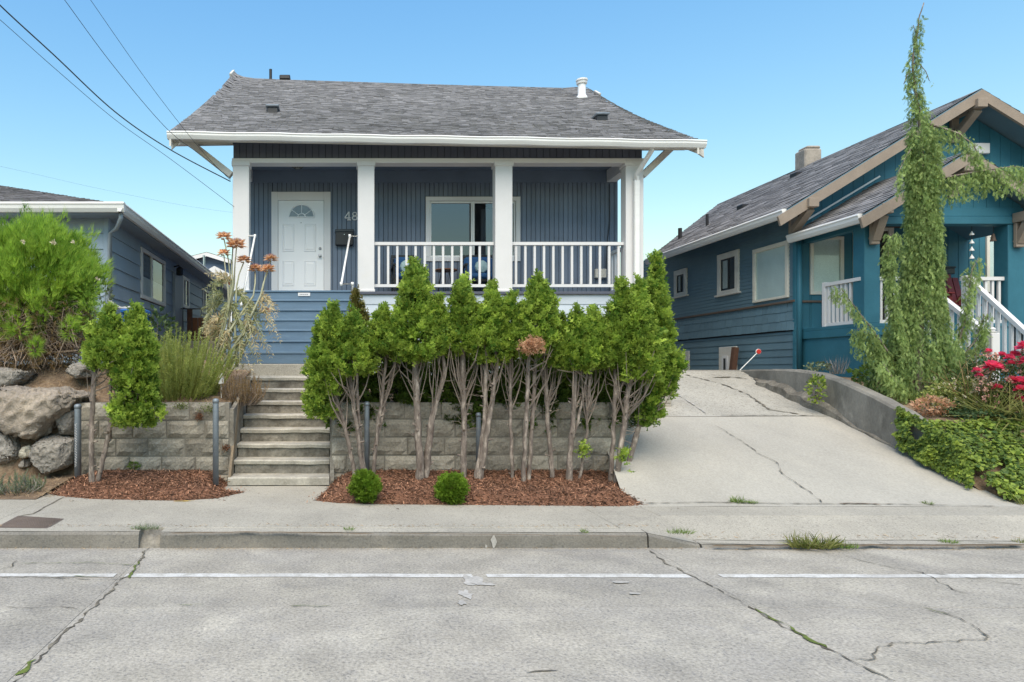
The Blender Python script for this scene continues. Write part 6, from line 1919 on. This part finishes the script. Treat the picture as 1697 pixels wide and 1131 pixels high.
# pruned arborvitae by the left wall
pr_ = T_('pruned arborvitae with bare cut stems in front of the left block wall', 8.3, [[(152, 800, 5.5), (152, 700, 5), (158, 600, 5)], [(160, 800, 5), (180, 720, 4.6), (191, 664, 5)], [(183, 720, 3.4), (184, 640, 3), (190, 575, 2.6)]],
   [(182, 508, 176, 618, 48), (226, 508, 222, 640, 46), (228, 560, 225, 708, 44)], group='x', twigs=18, stubs=12)
del pr_['group']

# ================================================================== big needle shrub at left
def needle_shrub():
    Y = 10.3; c = np.array(P(50, 474, Y)); rx, rz, ry = 108 * Y / F, 104 * Y / F, .85
    root = thing('needle_shrub', 'large bright green needle leaved shrub with dry brown twigs beneath, at left', 'shrub', P(70, 600, Y))
    NT = [t_needles(9, .5, .022), t_needles(8, .38, .02), t_needles(10, .65, .02)]
    L = Leaves(); n = 2600
    o = sph(n); o = o[(o[:, 2] > -.85)]; n = len(o)
    lump = (1 + .20 * np.sin(o[:, 0] * 8 + 1) * np.sin(o[:, 2] * 7 + .6) + .10 * np.sin(o[:, 1] * 13 + o[:, 2] * 9 + o[:, 0] * 5)) * (1 / np.maximum(np.abs(o[:, 0]) ** 3 + np.abs(o[:, 1]) ** 3 + np.abs(o[:, 2]) ** 3, .3) ** (1 / 3.)) * .94
    f = RS.uniform(.62, 1.0, n)
    pp = c + o * np.array([rx, ry, rz]) * (f * lump)[:, None]
    # thin out the lower front so the dry twigs show
    low = pp[:, 2] < Z_(515, Y); keep = ~low | (RS.rand(n) < .3) | ((pp[:, 0] > X_(128, Y)) & (RS.rand(n) < .8)) | (pp[:, 1] > Y + .15); pp, o = pp[keep], o[keep]; n = len(pp)
    per = 9
    q = np.repeat(pp, per, 0) + RS.normal(size=(n * per, 3)) * .05; oo = np.repeat(o, per, 0)
    d = oo * .7 + np.array([0, 0, .85]) + RS.normal(size=oo.shape) * .3
    ti = np.clip(np.repeat(RS.rand(n), per) * .75 + RS.uniform(-.1, .4, n * per), 0, 1)
    idx = RS.randint(0, 3, n * per)
    for k in range(3): s = idx == k; L.scatter(NT[k], q[s], d[s], RS.uniform(.09, .19, s.sum()), ti[s])
    for (px, py, rr_) in ((30, 535, .16), (150, 520, .2), (60, 575, .08), (115, 545, .1), (145, 480, .2)):
        cc = np.array(P(px, py, Y - .75)); k = 90
        o2 = sph(k); p2 = cc + o2 * rr_ * np.array([.7, .7, 1.2])
        L.scatter(NT[0], p2, o2 + np.array([0, 0, .6]), RS.uniform(.08, .14, k))
    L.build('foliage', MT['needle'], root)
    D = Leaves(); k = 2600; a = RS.rand(k) * 6.28; u = np.sqrt(RS.rand(k))
    p3 = np.stack([c[0] + np.cos(a) * rx * u * .98, c[1] + np.sin(a) * ry * u * .9, Z_(RS.uniform(490, 612, k), Y)], 1)
    D.scatter(NT[1], p3, RS.normal(size=(k, 3)) + np.array([0, 0, -.4]), RS.uniform(.08, .17, k)); D.build('dry_needles', MT['dry_plant'], root)
    tw = MB()
    b0 = P(70, 600, Y)
    for k in range(1500):
        a = random.uniform(0, 2 * math.pi); u = random.uniform(.2, 1)
        s_ = b0 + Vector((random.uniform(-.7, .7), random.uniform(-.4, .4), random.uniform(.1, .9)))
        e = Vector((c[0] + math.cos(a) * rx * u, c[1] + math.sin(a) * ry * u, Z_(random.uniform(500, 612), Y)))
        m_ = s_.lerp(e, .55) + Vector((0, 0, random.uniform(.02, .25)))
        jl = lambda q: q + Vector((random.uniform(-.04, .04), random.uniform(-.04, .04), random.uniform(-.03, .03)))
        r0_ = random.uniform(.005, .012)
        tw.tube([s_, jl(s_.lerp(m_, .5)), m_, jl(m_.lerp(e, .5)), e, e + Vector((random.uniform(-.06, .06), random.uniform(-.06, .02), random.uniform(-.12, .02)))], [r0_, r0_, r0_*.8, r0_*.6, r0_*.45, .0015], 4, tint=random.random())
    tw.build('dry_twigs', MT['dead_twig'], root)
    m = MB()
    for k in range(5):
        e = Vector((c[0] + random.uniform(-.6, .6), c[1] + random.uniform(-.3, .3), c[2]))
        m.tube([b0 + Vector((random.uniform(-.1, .1), 0, -.1)), b0.lerp(e, .5) + Vector((random.uniform(-.1, .1), 0, 0)), e], [.045, .03, .012], 7)
    m.build('trunk', MT['bark'], root, smooth=True)
    fl = Leaves()
    for (px, py) in ((86, 402), (91, 401), (121, 402), (37, 401), (162, 462)):
        p = np.array(P(px, py, Y - .86)); fl.scatter(t_leaf(.5), np.repeat(p[None], 7, 0) + RS.normal(size=(7, 3)) * .008, sph(7), .04)
    fl.build('flowers', MT['cream_flower'], root)
needle_shrub()
# rosemary: many upright stems with short needles
def needle_stems(name, label, cat, c, n, spread, hrange, mt, lean=.35, nsize=(.02, .035), step=.014, stem_mt='twig', out=.0, tmp=None):
    root = thing(name, label, cat, c)
    tmp = tmp or t_needles(5, 1.1, .09); L = Leaves(); tw = MB()
    for k in range(n):
        a = random.uniform(0, 6.28); u = math.sqrt(random.random())
        b = Vector(c) + Vector((math.cos(a) * spread[0] * u, math.sin(a) * spread[1] * u, 0))
        h = random.uniform(*hrange) * (1.15 - .45 * u)
        tip = b + Vector((math.cos(a) * lean * u * h + random.gauss(0, .05), math.sin(a) * lean * u * h + random.gauss(0, .05), h))
        m_ = b.lerp(tip, .5) + Vector((math.cos(a), math.sin(a), 0)) * (.06 * u + out)
        pts = [b, b.lerp(m_, .5), m_, m_.lerp(tip, .5), tip]
        tw.tube(pts, [.006, .005, .004, .003, .0015], 4, tint=random.random())
        m = int(h / step); ts = np.linspace(.15, 1, m)
        A, B, C_ = np.array(b), np.array(m_), np.array(tip)
        pp = ((1-ts)**2)[:, None] * A + (2*ts*(1-ts))[:, None] * (B * 2 - (A + C_) * .5) + (ts**2)[:, None] * C_
        d = unit((C_ - A)[None] + np.zeros_like(pp)) + RS.normal(size=pp.shape) * .35
        L.scatter(tmp, pp, d, RS.uniform(nsize[0], nsize[1], m), np.clip(random.random() * .6 + RS.rand(m) * .4, 0, 1))
    L.build('foliage', MT[mt], root); tw.build('stems', MT['rosemary' if mt == 'rosemary' else stem_mt], root)
    return root
c = P(292, 655, 9.6)
needle_stems('rosemary_bush', 'feathery light green rosemary bush on top of the left block wall', 'shrub', (c.x, c.y, 1.15), 300, (.44, .4), (.4, 1.05), 'rosemary', .6, (.035, .06), .016)
c = P(262, 640, 9.9)
needle_stems('rosemary_bush', 'darker rosemary clump behind the pruned arborvitae', 'shrub', (c.x, c.y, 1.3), 90, (.3, .3), (.5, .95), 'rosemary', .4, (.03, .05), .018)
c = P(400, 655, 9.6)
needle_stems('dry_shrub', 'low dry brown shrub spilling over the top left of the steps', 'shrub', (c.x, c.y, 1.12), 150, (.2, .25), (.2, .5), 'dry_plant', .5, (.02, .035), .016)
c = P(25, 800, 8.05)
needle_stems('silvery_plant', 'small silvery green plant at the foot of the rockery', 'plant', (c.x, c.y, .16), 90, (.22, .16), (.1, .26), 'silver_plant', .6, (.025, .04), .014, 'grey_twig')

# ================================================================== generic leafy clump
def leafy(name, label, cat, c, r3, n, mt, size, tmp=None, group=None, up=.3, parent=None, part_name='foliage', stems=10):
    root = parent or thing(name, label, cat, (c[0], c[1], c[2] - r3[2]), group)
    L = Leaves(); o = sph(n)
    pp = np.array(c) + o * np.array(r3) * (RS.uniform(.35, 1, n) ** .6)[:, None]
    L.scatter(tmp or t_leaf(), pp, o + RS.normal(size=o.shape) * .6 + np.array([0, 0, up]), RS.uniform(size[0], size[1], n))
    L.build(part_name, MT[mt], root)
    if stems:
        tw = MB(); b = Vector((c[0], c[1], c[2] - r3[2]))
        for k in range(stems):
            e = Vector(pp[random.randrange(n)]); tw.tube([b, b.lerp(e, .5) + Vector((0, 0, .04)), e], [.006, .004, .002], 4, tint=.4)
        tw.build('stems', MT['twig'], root)
    return root
p = P(262, 560, 12.3); leafy('leafy_shrub', 'dark green broad leaved shrub against the slate house wall', 'shrub', p, (.35, .25, .55), 260, 'broad_leaf', (.07, .12))
p = P(175, 500, 11.4); leafy('leafy_shrub', 'sparse pale leaved sapling between the needle shrub and the blue bin', 'shrub', p, (.12, .15, .5), 60, 'silver_plant', (.06, .1))
p = P(330, 645, 9.7); leafy('leafy_shrub', 'low bright green plant under the tall dried artichoke', 'plant', p, (.3, .25, .16), 420, 'weed', (.04, .07))
p = P(222, 772, 8.86); leafy('wall_weed', 'small green weed growing from the left block wall', 'weed', p, (.07, .03, .05), 70, 'weed', (.025, .045), stems=4)

# ================================================================== artichoke
def artichoke():
    Y = 9.9
    root = thing('artichoke_plant', 'tall dried artichoke plant with orange thistle heads beside the steps', 'plant', P(370, 640, Y))
    st_ = Leaves(); m = MB(); lf, dryl, pin = Leaves(), Leaves(), MB()
    heads = [((371, 391), 10.5), ((392, 405), 13), ((371, 418), 9), ((404, 430), 10.5), ((423, 444), 10), ((444, 445), 10.5), ((449, 427), 9.5), ((441, 512), 6), ((386, 404), 9)]
    bases = [(350, 610), (362, 615), (380, 612), (392, 608)]
    rachs = []
    joints = {0: (383, 470), 1: (388, 470), 2: (378, 480), 3: (392, 475), 4: (420, 490), 5: (432, 490), 6: (434, 485), 7: (425, 520), 8: (386, 470)}
    for k, ((hx, hy), r_) in enumerate(heads):
        b = P(*bases[k % 4], Y + random.uniform(-.1, .1)); j = P(joints[k][0], joints[k][1], Y + random.uniform(-.1, .1)); h = P(hx, hy + 5, Y + random.uniform(-.12, .12))
        m1 = b.lerp(j, .5) + Vector((random.uniform(-.05, .05), 0, 0))
        m.tube([b, m1, j, j.lerp(h, .5) + Vector((random.uniform(-.02, .02), 0, 0)), h], [.022, .018, .013, .010, .009], 7, tint=random.random())
        rachs.append((b, m1, j))
        hd = link('flower_head', None, h, root)
        R_ = r_ * Y / F * 1.3
        B = Leaves(); nb = 64
        ring = np.arange(nb) / nb; a = ring * 2.399963 * nb
        el = np.where(np.arange(nb) % 3 == 0, -.1, np.where(np.arange(nb) % 3 == 1, .25, .6))
        d = np.stack([np.cos(a), np.sin(a), el], 1)
        pp = np.array(h) + np.array([0, 0, R_ * .15]) + unit(d) * R_ * .25
        B.scatter(t_leaf(.22, .05, .02), pp, d, R_ * RS.uniform(.7, .95, nb), face=np.tile((0, 0, 1.), (nb, 1)))
        B.build('bracts', MT['bract'], hd)
        C_ = Leaves(); nn = 90; o = sph(nn); o[:, 2] = np.abs(o[:, 2])
        C_.scatter(t_needles(4, .4, .09), np.array(h) + np.array([0, 0, R_ * .25]) + o * R_ * np.array([.42, .42, .25]), o * .5 + np.array([0, 0, 1.]), R_ * .5)
        C_.build('tuft', MT['thistle'], hd)
    # pinnate leaves: arching rachis with toothed leaflets; upper greenish, lower bleached
    spec = [(360, 500, 335, 560, 0), (372, 490, 345, 500, 0), (380, 500, 400, 545, 0), (388, 480, 420, 520, 0), (395, 490, 440, 560, 0), (375, 520, 350, 590, 1), (365, 540, 340, 585, 1), (368, 530, 345, 540, 1), (378, 545, 372, 600, 1),
            (392, 530, 425, 600, 0), (400, 530, 448, 585, 1), (405, 520, 430, 590, 1), (385, 515, 410, 575, 0), (430, 490, 460, 520, 1), (425, 495, 458, 560, 1), (372, 500, 340, 520, 0), (382, 470, 352, 460, 1), (390, 560, 408, 610, 1), (398, 555, 390, 605, 0), (362, 555, 336, 545, 1), (380, 500, 362, 560, 0), (402, 505, 420, 560, 0), (372, 470, 348, 480, 0), (410, 500, 432, 540, 0), (376, 560, 352, 610, 1), (388, 530, 378, 590, 0)]
    for (ax, ay, ex_, ey_, dry) in spec * 3:
        jx = random.uniform(-8, 8)
        A = P(ax, ay, Y + random.uniform(-.05, .05)); E = P(ex_ + jx, ey_ + random.uniform(-8, 8), Y + random.uniform(-.35, .25))
        M_ = A.lerp(E, .45) + Vector((0, 0, .14))
        tgt = dryl if dry else lf
        n = 18; ts = np.linspace(.08, 1, n); A_, M2, E_ = map(np.array, (A, M_, E))
        pp = ((1-ts)**2)[:, None]*A_ + (2*ts*(1-ts))[:, None]*M2 + (ts**2)[:, None]*E_
        tg = unit(2*(1-ts)[:, None]*(M2-A_) + 2*ts[:, None]*(E_-M2))
        pin.tube([Vector(q) for q in pp[::3]], [.006, .005, .004, .003, .003, .002][:len(pp[::3])], 4, tint=.8 if dry else .4)
        sd_ = unit(np.cross(tg, np.array([0, 1., .2])))
        for sg in (-1, 1):
            d = tg * .6 + sd_ * sg * .8 + np.array([0, 0, -.35]) + RS.normal(size=pp.shape) * .3
            tgt.scatter(t_leaf(.13, .06, .1), pp, d, RS.uniform(.05, .12, n) * (1.1 - .5 * ts), np.clip(RS.rand(n) * .5 + random.random() * .5, 0, 1))
    m.build('stalks', MT['artichoke_stem'], root, smooth=True)
    pin.build('leaf_ribs', MT['artichoke_stem'], root)
    lf.build('green_leaves', MT['artichoke_leaf'], root); dryl.build('dry_leaves', MT['artichoke_dry'], root)
artichoke()

# ================================================================== weeping cedar
def cedar():
    Y = 10.0
    root = thing('weeping_cedar', 'tall narrow weeping cedar with drooping foliage before the teal porch', 'tree', P(1520, 660, Y))
    L = Leaves(); tr = MB()
    FN = [t_fan(4, 26, .045, .45), t_fan(4, 32, .045, .4), t_fan(5, 28, .04, .42)]
    lead = [(1522, 665, 7), (1524, 560, 6), (1528, 450, 5), (1530, 330, 4), (1527, 240, 3.4), (1523, 190, 3), (1516, 140, 2.6), (1512, 105, 2.2), (1519, 60, 1.8), (1524, 25, 1.2), (1531, 5, .8)]
    pts = [P(a, b, Y) for a, b, _ in lead]
    tr.tube(wob(pts, .012, 3), [q * Y / F for q in np.interp(np.linspace(0, 10, len(wob(pts, .012, 3))), range(11), [q[2] for q in lead])], 7)
    def hang(p, ln, tint, wide=.03, dens=1.0, out_=(0, 0)):
        """one drooping strand of sprays"""
        n = max(3, int(ln / .021 * dens)); ts = np.linspace(0, 1, n)
        q = np.array(p)[None] + np.stack([out_[0] * np.sqrt(ts) + RS.normal(size=n) * wide * .5, out_[1] * np.sqrt(ts) + RS.normal(size=n) * wide * .5, -ln * ts], 1)
        d = np.array([out_[0] * .6, out_[1] * .6, -1.]) + RS.normal(size=(n, 3)) * np.array([.42, .42, .25])
        L.scatter(FN[random.randrange(3)], q, d, RS.uniform(.045, .09, n), np.clip(tint * .6 + RS.rand(n) * .45, 0, 1))
    # column: half width (px) by image height
    hw = [(18, 2), (60, 4), (85, 4), (100, 7), (112, 5), (140, 7), (170, 9), (200, 13), (222, 19), (260, 21), (300, 18), (330, 19), (400, 23), (460, 27), (500, 31), (540, 45), (600, 70), (640, 80), (655, 70)]
    cxs = [(18, 1527), (60, 1520), (105, 1513), (150, 1517), (200, 1522), (230, 1530), (300, 1528), (400, 1530), (480, 1525), (540, 1518), (640, 1518)]
    for k in range(2400):
        py = 18 + (648 - 18) * random.random() ** .62
        w_ = np.interp(py, *zip(*hw)); cx = np.interp(py, *zip(*cxs))
        a = random.uniform(0, 6.28); u = math.sqrt(random.uniform(.25, 1))
        p = P(cx + w_ * u * math.cos(a), py, Y); p.y += w_ * u * math.sin(a) * Y / F
        ln = random.uniform(.12, .42) * (1 if py > 200 else .28)
        ln = min(ln, max(.06, (668 - py) * Y / F))
        hang(p, ln, random.random(), out_=(math.cos(a) * .04 * u, math.sin(a) * .04 * u))
    def arm(px, rad=.018, droop=(.1, .4), dens=26, tint0=.3, side=.05):
        q = [P(a, b, Y + c_) for a, b, c_ in px]
        f = wob(q, .01, px[0][0]); tr.tube(f, list(np.linspace(rad, .004, len(f))), 6)
        for i, p in enumerate(f):
            for _ in range(max(1, int(dens * .06 / .06 * .12))):
                hang(p + Vector((random.uniform(-.03, .03), random.uniform(-side, side), random.uniform(-.01, .03))), random.uniform(*droop), tint0 + random.random() * .5)
    arm([(1535, 205, 0), (1560, 212, -.1), (1590, 222, -.2), (1612, 240, -.25), (1628, 268, -.28), (1633, 290, -.28)], .016, (.1, .34), 50, .45)
    arm([(1540, 300, 0), (1580, 292, -.15), (1630, 283, -.3), (1680, 276, -.4), (1720, 283, -.45)], .018, (.12, .42), 60, .45)
    arm([(1512, 105, 0), (1525, 107, -.03), (1534, 118, -.05), (1540, 135, -.06)], .006, (.04, .1), 16, .2, .02)
    arm([(1510, 118, 0), (1502, 126, 0), (1498, 140, 0)], .006, (.05, .16), 16, .2, .02)
    arm([(1522, 190, 0), (1532, 178, 0), (1540, 184, 0)], .008, (.06, .16), 24, .5, .03)
    arm([(1519, 60, 0), (1515, 45, 0), (1513, 42, 0)], .004, (.05, .12), 12, .2, .015)
    arm([(1515, 240, 0), (1500, 262, -.05), (1490, 285, -.08), (1486, 300, -.1)], .01, (.1, .28), 30, .4)
    arm([(1515, 655, 0), (1490, 610, -.1), (1455, 560, -.2), (1425, 520, -.28), (1395, 480, -.34), (1380, 476, -.36)], .02, (.06, .22), 34, .3)
    arm([(1505, 650, 0), (1475, 600, -.05), (1455, 575, -.1), (1445, 555, -.1), (1420, 545, -.12)], .02, (.15, .45), 60, .3, .1)
    arm([(1508, 650, -.1), (1490, 560, -.2), (1478, 480, -.25), (1472, 420, -.25), (1476, 388, -.25), (1488, 392, -.25)], .02, (.15, .4), 60, .4, .08)
    arm([(1540, 650, 0), (1580, 590, -.15), (1600, 530, -.2), (1606, 480, -.22), (1612, 445, -.25), (1622, 428, -.26)], .018, (.08, .3), 44, .4, .08)
    arm([(1545, 655, 0), (1590, 600, -.1), (1620, 560, -.15), (1632, 520, -.2)], .016, (.12, .4), 50, .3, .1)
    arm([(1520, 660, -.2), (1545, 632, -.4), (1570, 620, -.5), (1600, 630, -.55)], .014, (.06, .2), 50, .6, .1)
    arm([(1510, 660, -.2), (1480, 628, -.4), (1462, 600, -.45)], .014, (.06, .25), 50, .7, .1)
    tr.build('trunk', MT['bark'], root, smooth=True)
    L.build('foliage', MT['cedar'], root)
cedar()

# ================================================================== right garden: roses, grass, ivy, border plants
def rose_bush():
    Y = 9.2; c = P(1668, 640, Y)
    root = thing('rose_bush', 'rose bush with bright pink red blooms at the right edge', 'shrub', (c.x, c.y, 1.0))
    L = Leaves(); n = 5200; o = sph(n)
    pp = np.array(P(1672, 645, Y)) + o * np.array([.75, .5, .48]) * (RS.uniform(.3, 1, n) ** .55)[:, None]
    lump = np.sin(pp[:, 0] * 9) * np.sin(pp[:, 2] * 11 + 1) > -.55; pp = pp[lump]; o = o[lump]; n = len(pp)
    L.scatter(t_leaf(.36, .1, .12), pp, o + RS.normal(size=o.shape) * .7 + np.array([0, 0, .3]), RS.uniform(.03, .06, n))
    L.build('foliage', MT['rose_leaf'], root)
    tw = MB(); b = Vector((c.x, c.y, .95))
    blooms = [(1643, 607, 13), (1651, 609, 11), (1681, 588, 9), (1697, 575, 13), (1672, 593, 8), (1690, 632, 11), (1676, 629, 8), (1703, 640, 13), (1652, 642, 8), (1688, 662, 9), (1618, 614, 7), (1622, 622, 6), (1638, 582, 6), (1700, 600, 12), (1712, 655, 10), (1675, 602, 7), (1706, 625, 10), (1660, 588, 7), (1690, 645, 9), (1715, 590, 12)]
    for k in range(26):
        e = Vector(pp[random.randrange(n)]); tw.tube([b + Vector((random.uniform(-.15, .15), random.uniform(-.1, .1), 0)), b.lerp(e, .5) + Vector((0, 0, .08)), e], [.009, .006, .003], 5, tint=.3)
    for k, (px, py, r_) in enumerate(blooms):
        h = P(px, py, Y - .42 - random.uniform(0, .12)); R_ = r_ * Y / F * .85
        tw.tube([b, b.lerp(h, .6) + Vector((0, .1, 0)), h], [.006, .005, .003], 4, tint=.5)
        B = Leaves(); nb = 46; a = np.arange(nb) * 2.4; el = np.linspace(-.5, 2.4, nb); d = np.stack([np.cos(a), np.sin(a) - .45, el], 1)
        B.scatter(t_leaf(.5, .22, -.25), np.array(h) + unit(d) * R_ * .15, d, R_ * np.linspace(1.05, .6, nb), face=np.tile((0, -.3, 1.), (nb, 1)))
        B.build('bloom', MT['rose_petal'], root)
    F2 = Leaves()
    for k in range(60):
        h = np.array(P(random.uniform(1615, 1700), random.uniform(580, 690), Y - .45)); d = sph(12)
        F2.scatter(t_leaf(.4), h + d * .01, d, RS.uniform(.015, .03, 12))
    F2.build('faded_buds', MT['rose_fade'], root, 'stuff')
    tw.build('stems', MT['twig'], root)
rose_bush()
def blades(name, label, cat, c, n, spread, ln, mt, bend=(.3, .9), group=None, wd=.02, lean=.5):
    root = thing(name, label, cat, c, group)
    L = Leaves()
    for q in range(4):
        k = n // 4; a = RS.rand(k) * 6.28; u = np.sqrt(RS.rand(k))
        pp = np.array(c) + np.stack([np.cos(a) * spread[0] * u, np.sin(a) * spread[1] * u, np.zeros(k)], 1)
        o = np.stack([np.cos(a) * lean, np.sin(a) * lean, np.ones(k)], 1) + RS.normal(size=(k, 3)) * .18
        ref = np.cross(o, np.stack([np.cos(a), np.sin(a), np.zeros(k)], 1))
        L.scatter(t_blade(random.uniform(*bend), wd), pp, o, RS.uniform(ln[0], ln[1], k))
    L.build('blades', MT[mt], root); return root
c = P(1675, 715, 8.85); blades('ornamental_grass', 'clump of long yellow green strap leaves below the roses', 'grass clump', (c.x, c.y, c.z), 420, (.32, .15), (.35, .75), 'grass', (.5, 1.2), None, .018, .7)
c = P(1640, 700, 8.9); blades('ornamental_grass', 'smaller yellowish strap leaf clump left of the larger one under the roses', 'grass clump', (c.x, c.y, c.z), 160, (.2, .12), (.3, .55), 'grass', (.4, 1.), None, .018, .7)
p = P(1595, 665, 9.3); leafy('border_shrub', 'pale flecked sprawling shrub between the cedar and the roses', 'shrub', p, (.55, .35, .3), 2600, 'rosemary', (.025, .05))
p = P(1610, 690, 9.1); leafy('border_shrub', 'dark leafy low shrub in front of the pale flecked shrub', 'shrub', p, (.45, .25, .22), 1600, 'broad_leaf', (.03, .06))
p = P(1598, 640, 9.2)
ff_ = Leaves()
for k in range(70):
    h = np.array(P(random.uniform(1545, 1640), random.uniform(620, 690), 8.95)); d = sph(7); ff_.scatter(t_leaf(.4), h + d * .006, d, RS.uniform(.012, .024, 7))
bsr = bpy.data.objects['border_shrub']; ff_.build('cream_flowers', MT['cream_flower'], bsr, 'stuff')
c = P(1605, 670, 9.1); blades('dry_grass', 'tall dry straw coloured grass stems beside the stair newel', 'grass clump', (c.x, c.y, c.z), 40, (.15, .1), (.45, .75), 'dry_plant', (.3, .8), None, .008, .35)
p = P(1545, 672, 9.0); leafy('border_plant', 'rusty orange leaved low plant at the foot of the cedar', 'plant', p, (.25, .15, .12), 380, 'thuja_dead', (.03, .06))
# ivy blanket over the bank: one mass of leaves
def ivy(name, label, quad, n, mt, size, thick=.12, seed=0):
    L = Leaves(); P4 = [Vector(q) for q in quad]; u, v = RS.rand(n), RS.rand(n)
    A, B, C_, D = map(np.array, P4)
    pp = (A[None]*(1-u)[:, None] + B[None]*u[:, None]) * (1-v)[:, None] + (D[None]*(1-u)[:, None] + C_[None]*u[:, None]) * v[:, None]
    nz = np.array([noise.noise(Vector(q) * 3.1 + Vector((seed, 0, 0))) for q in pp]); ok = nz > -.36
    pp, nz = pp[ok], nz[ok]
    nrm = np.array((P4[1] - P4[0]).cross(P4[3] - P4[0]).normalized())
    if nrm[1] > 0: nrm = -nrm
    pp = pp + nrm * (np.abs(nz) * thick * 1.6 + RS.rand(len(pp)) * thick * .5)[:, None]
    k = len(pp)
    d = np.array([0, -.4, -.6]) + RS.normal(size=(k, 3)) * .7
    L.scatter(t_leaf(.42, .08, .1), pp, d, RS.uniform(size[0], size[1], k), np.clip(RS.rand(k) ** 1.3 * .7 + np.clip(nz, 0, 1) * .7, 0, 1), face=np.tile(nrm + np.array([0, 0, .4]), (k, 1)))
    o = L.build(name, MT[mt], None, 'stuff'); tag(o, label, 'ivy'); return o
zr = lambda x, y: max(zright(x, y), .15)
ivy('ivy', 'green ivy spilling down the bank beside the driveway', [(7.34, 7.5, .18), (9.4, 7.46, .16), (9.5, 8.6, .96), (7.36, 8.65, .92)], 13000, 'ivy', (.022, .068), .09)
ivy('ivy', 'ivy hanging over the front end of the poured concrete wall', [(7.26, 7.7, .25), (7.3, 8.85, .6), (7.42, 9.0, 1.13), (7.36, 8.0, .75)], 4200, 'ivy', (.03, .055), .1, 5)
ivy('ivy', 'dark ivy mat on the ledge under the strap leaf clump', [(7.9, 8.6, 1.0), (9.3, 8.6, 1.02), (9.3, 9.3, 1.12), (7.9, 9.3, 1.12)], 1800, 'broad_leaf', (.03, .05), .08, 9)
blades('grass_fringe', 'strip of dry grass at the foot of the ivy bank', 'grass', (8.1, 7.42, .15), 500, (.75, .06), (.05, .14), 'grass', (.4, 1.), None, .03, .5)
# plants along the top of the poured wall
p = P(1352, 645, 10.35); leafy('wall_plant', 'leafy vine hanging down the poured concrete wall', 'vine', p, (.06, .2, .22), 170, 'ivy', (.04, .07))
p = P(1430, 620, 10.2); leafy('wall_plant', 'broad leaved squash like plants along the top of the poured wall', 'plant', (p.x + .15, p.y, p.z), (.25, .35, .12), 180, 'weed', (.06, .11))
p = P(1345, 608, 11.2); leafy('wall_plant', 'low pale succulents behind the top of the poured wall', 'plant', (p.x + .1, p.y, p.z), (.2, .2, .06), 160, 'silver_plant', (.03, .06), stems=0)
c = P(1378, 615, 11.0); blades('dry_twigs', 'grey dried twiggy stems against the teal porch base', 'plant', (c.x + .1, c.y, 1.55), 60, (.1, .1), (.2, .34), 'grey_twig', (.05, .3), None, .012, .35)
# weeds in the joints
weeds = [(241, 877, .13, .05, 'silver_plant', 'leafy weed growing in the broken gap of the kerb', .145), (578, 878, .05, .03, 'weed', 'tiny weed at the back of the kerb below the first round shrub', .145), (912, 905, .07, .07, 'weed', 'weed tuft at the kerb foot in the middle of the street', .0), (968, 882, .03, .03, 'weed', 'smallest weed sprig behind the kerb near its dropped end', .145),
         (1128, 884, .12, .045, 'weed', 'weed patch where the kerb drops at the driveway', .14), (1350, 908, .22, .12, 'grass', 'largest weed clump in the gutter in front of the driveway', .02), (1400, 908, .12, .05, 'weed', 'small weeds right of the largest gutter clump', .02), (1222, 833, .07, .07, 'weed', 'thin weed at the foot of the driveway', .16), (1245, 834, .06, .04, 'weed', 'low weed just right of the thin driveway weed', .16),
         (1690, 900, .05, .04, 'grass', 'little tuft in the gutter at the right frame edge', .02), (1572, 899, .08, .035, 'weed', 'flat weed in the right part of the gutter', .03), (1537, 836, .03, .04, 'weed', 'single tiny weed on the driveway joint near the ivy', .15)]
for (px, py, r_, h, mt, lb, z) in weeds:
    c = G(px, py, z); blades('weed', lb, 'weed', (c.x, c.y, z), int(60 + 700 * r_), (r_, .05), (h * .6, h * 1.3), mt, (.3, 1.), 'weeds in the pavement joints', .05, .6)
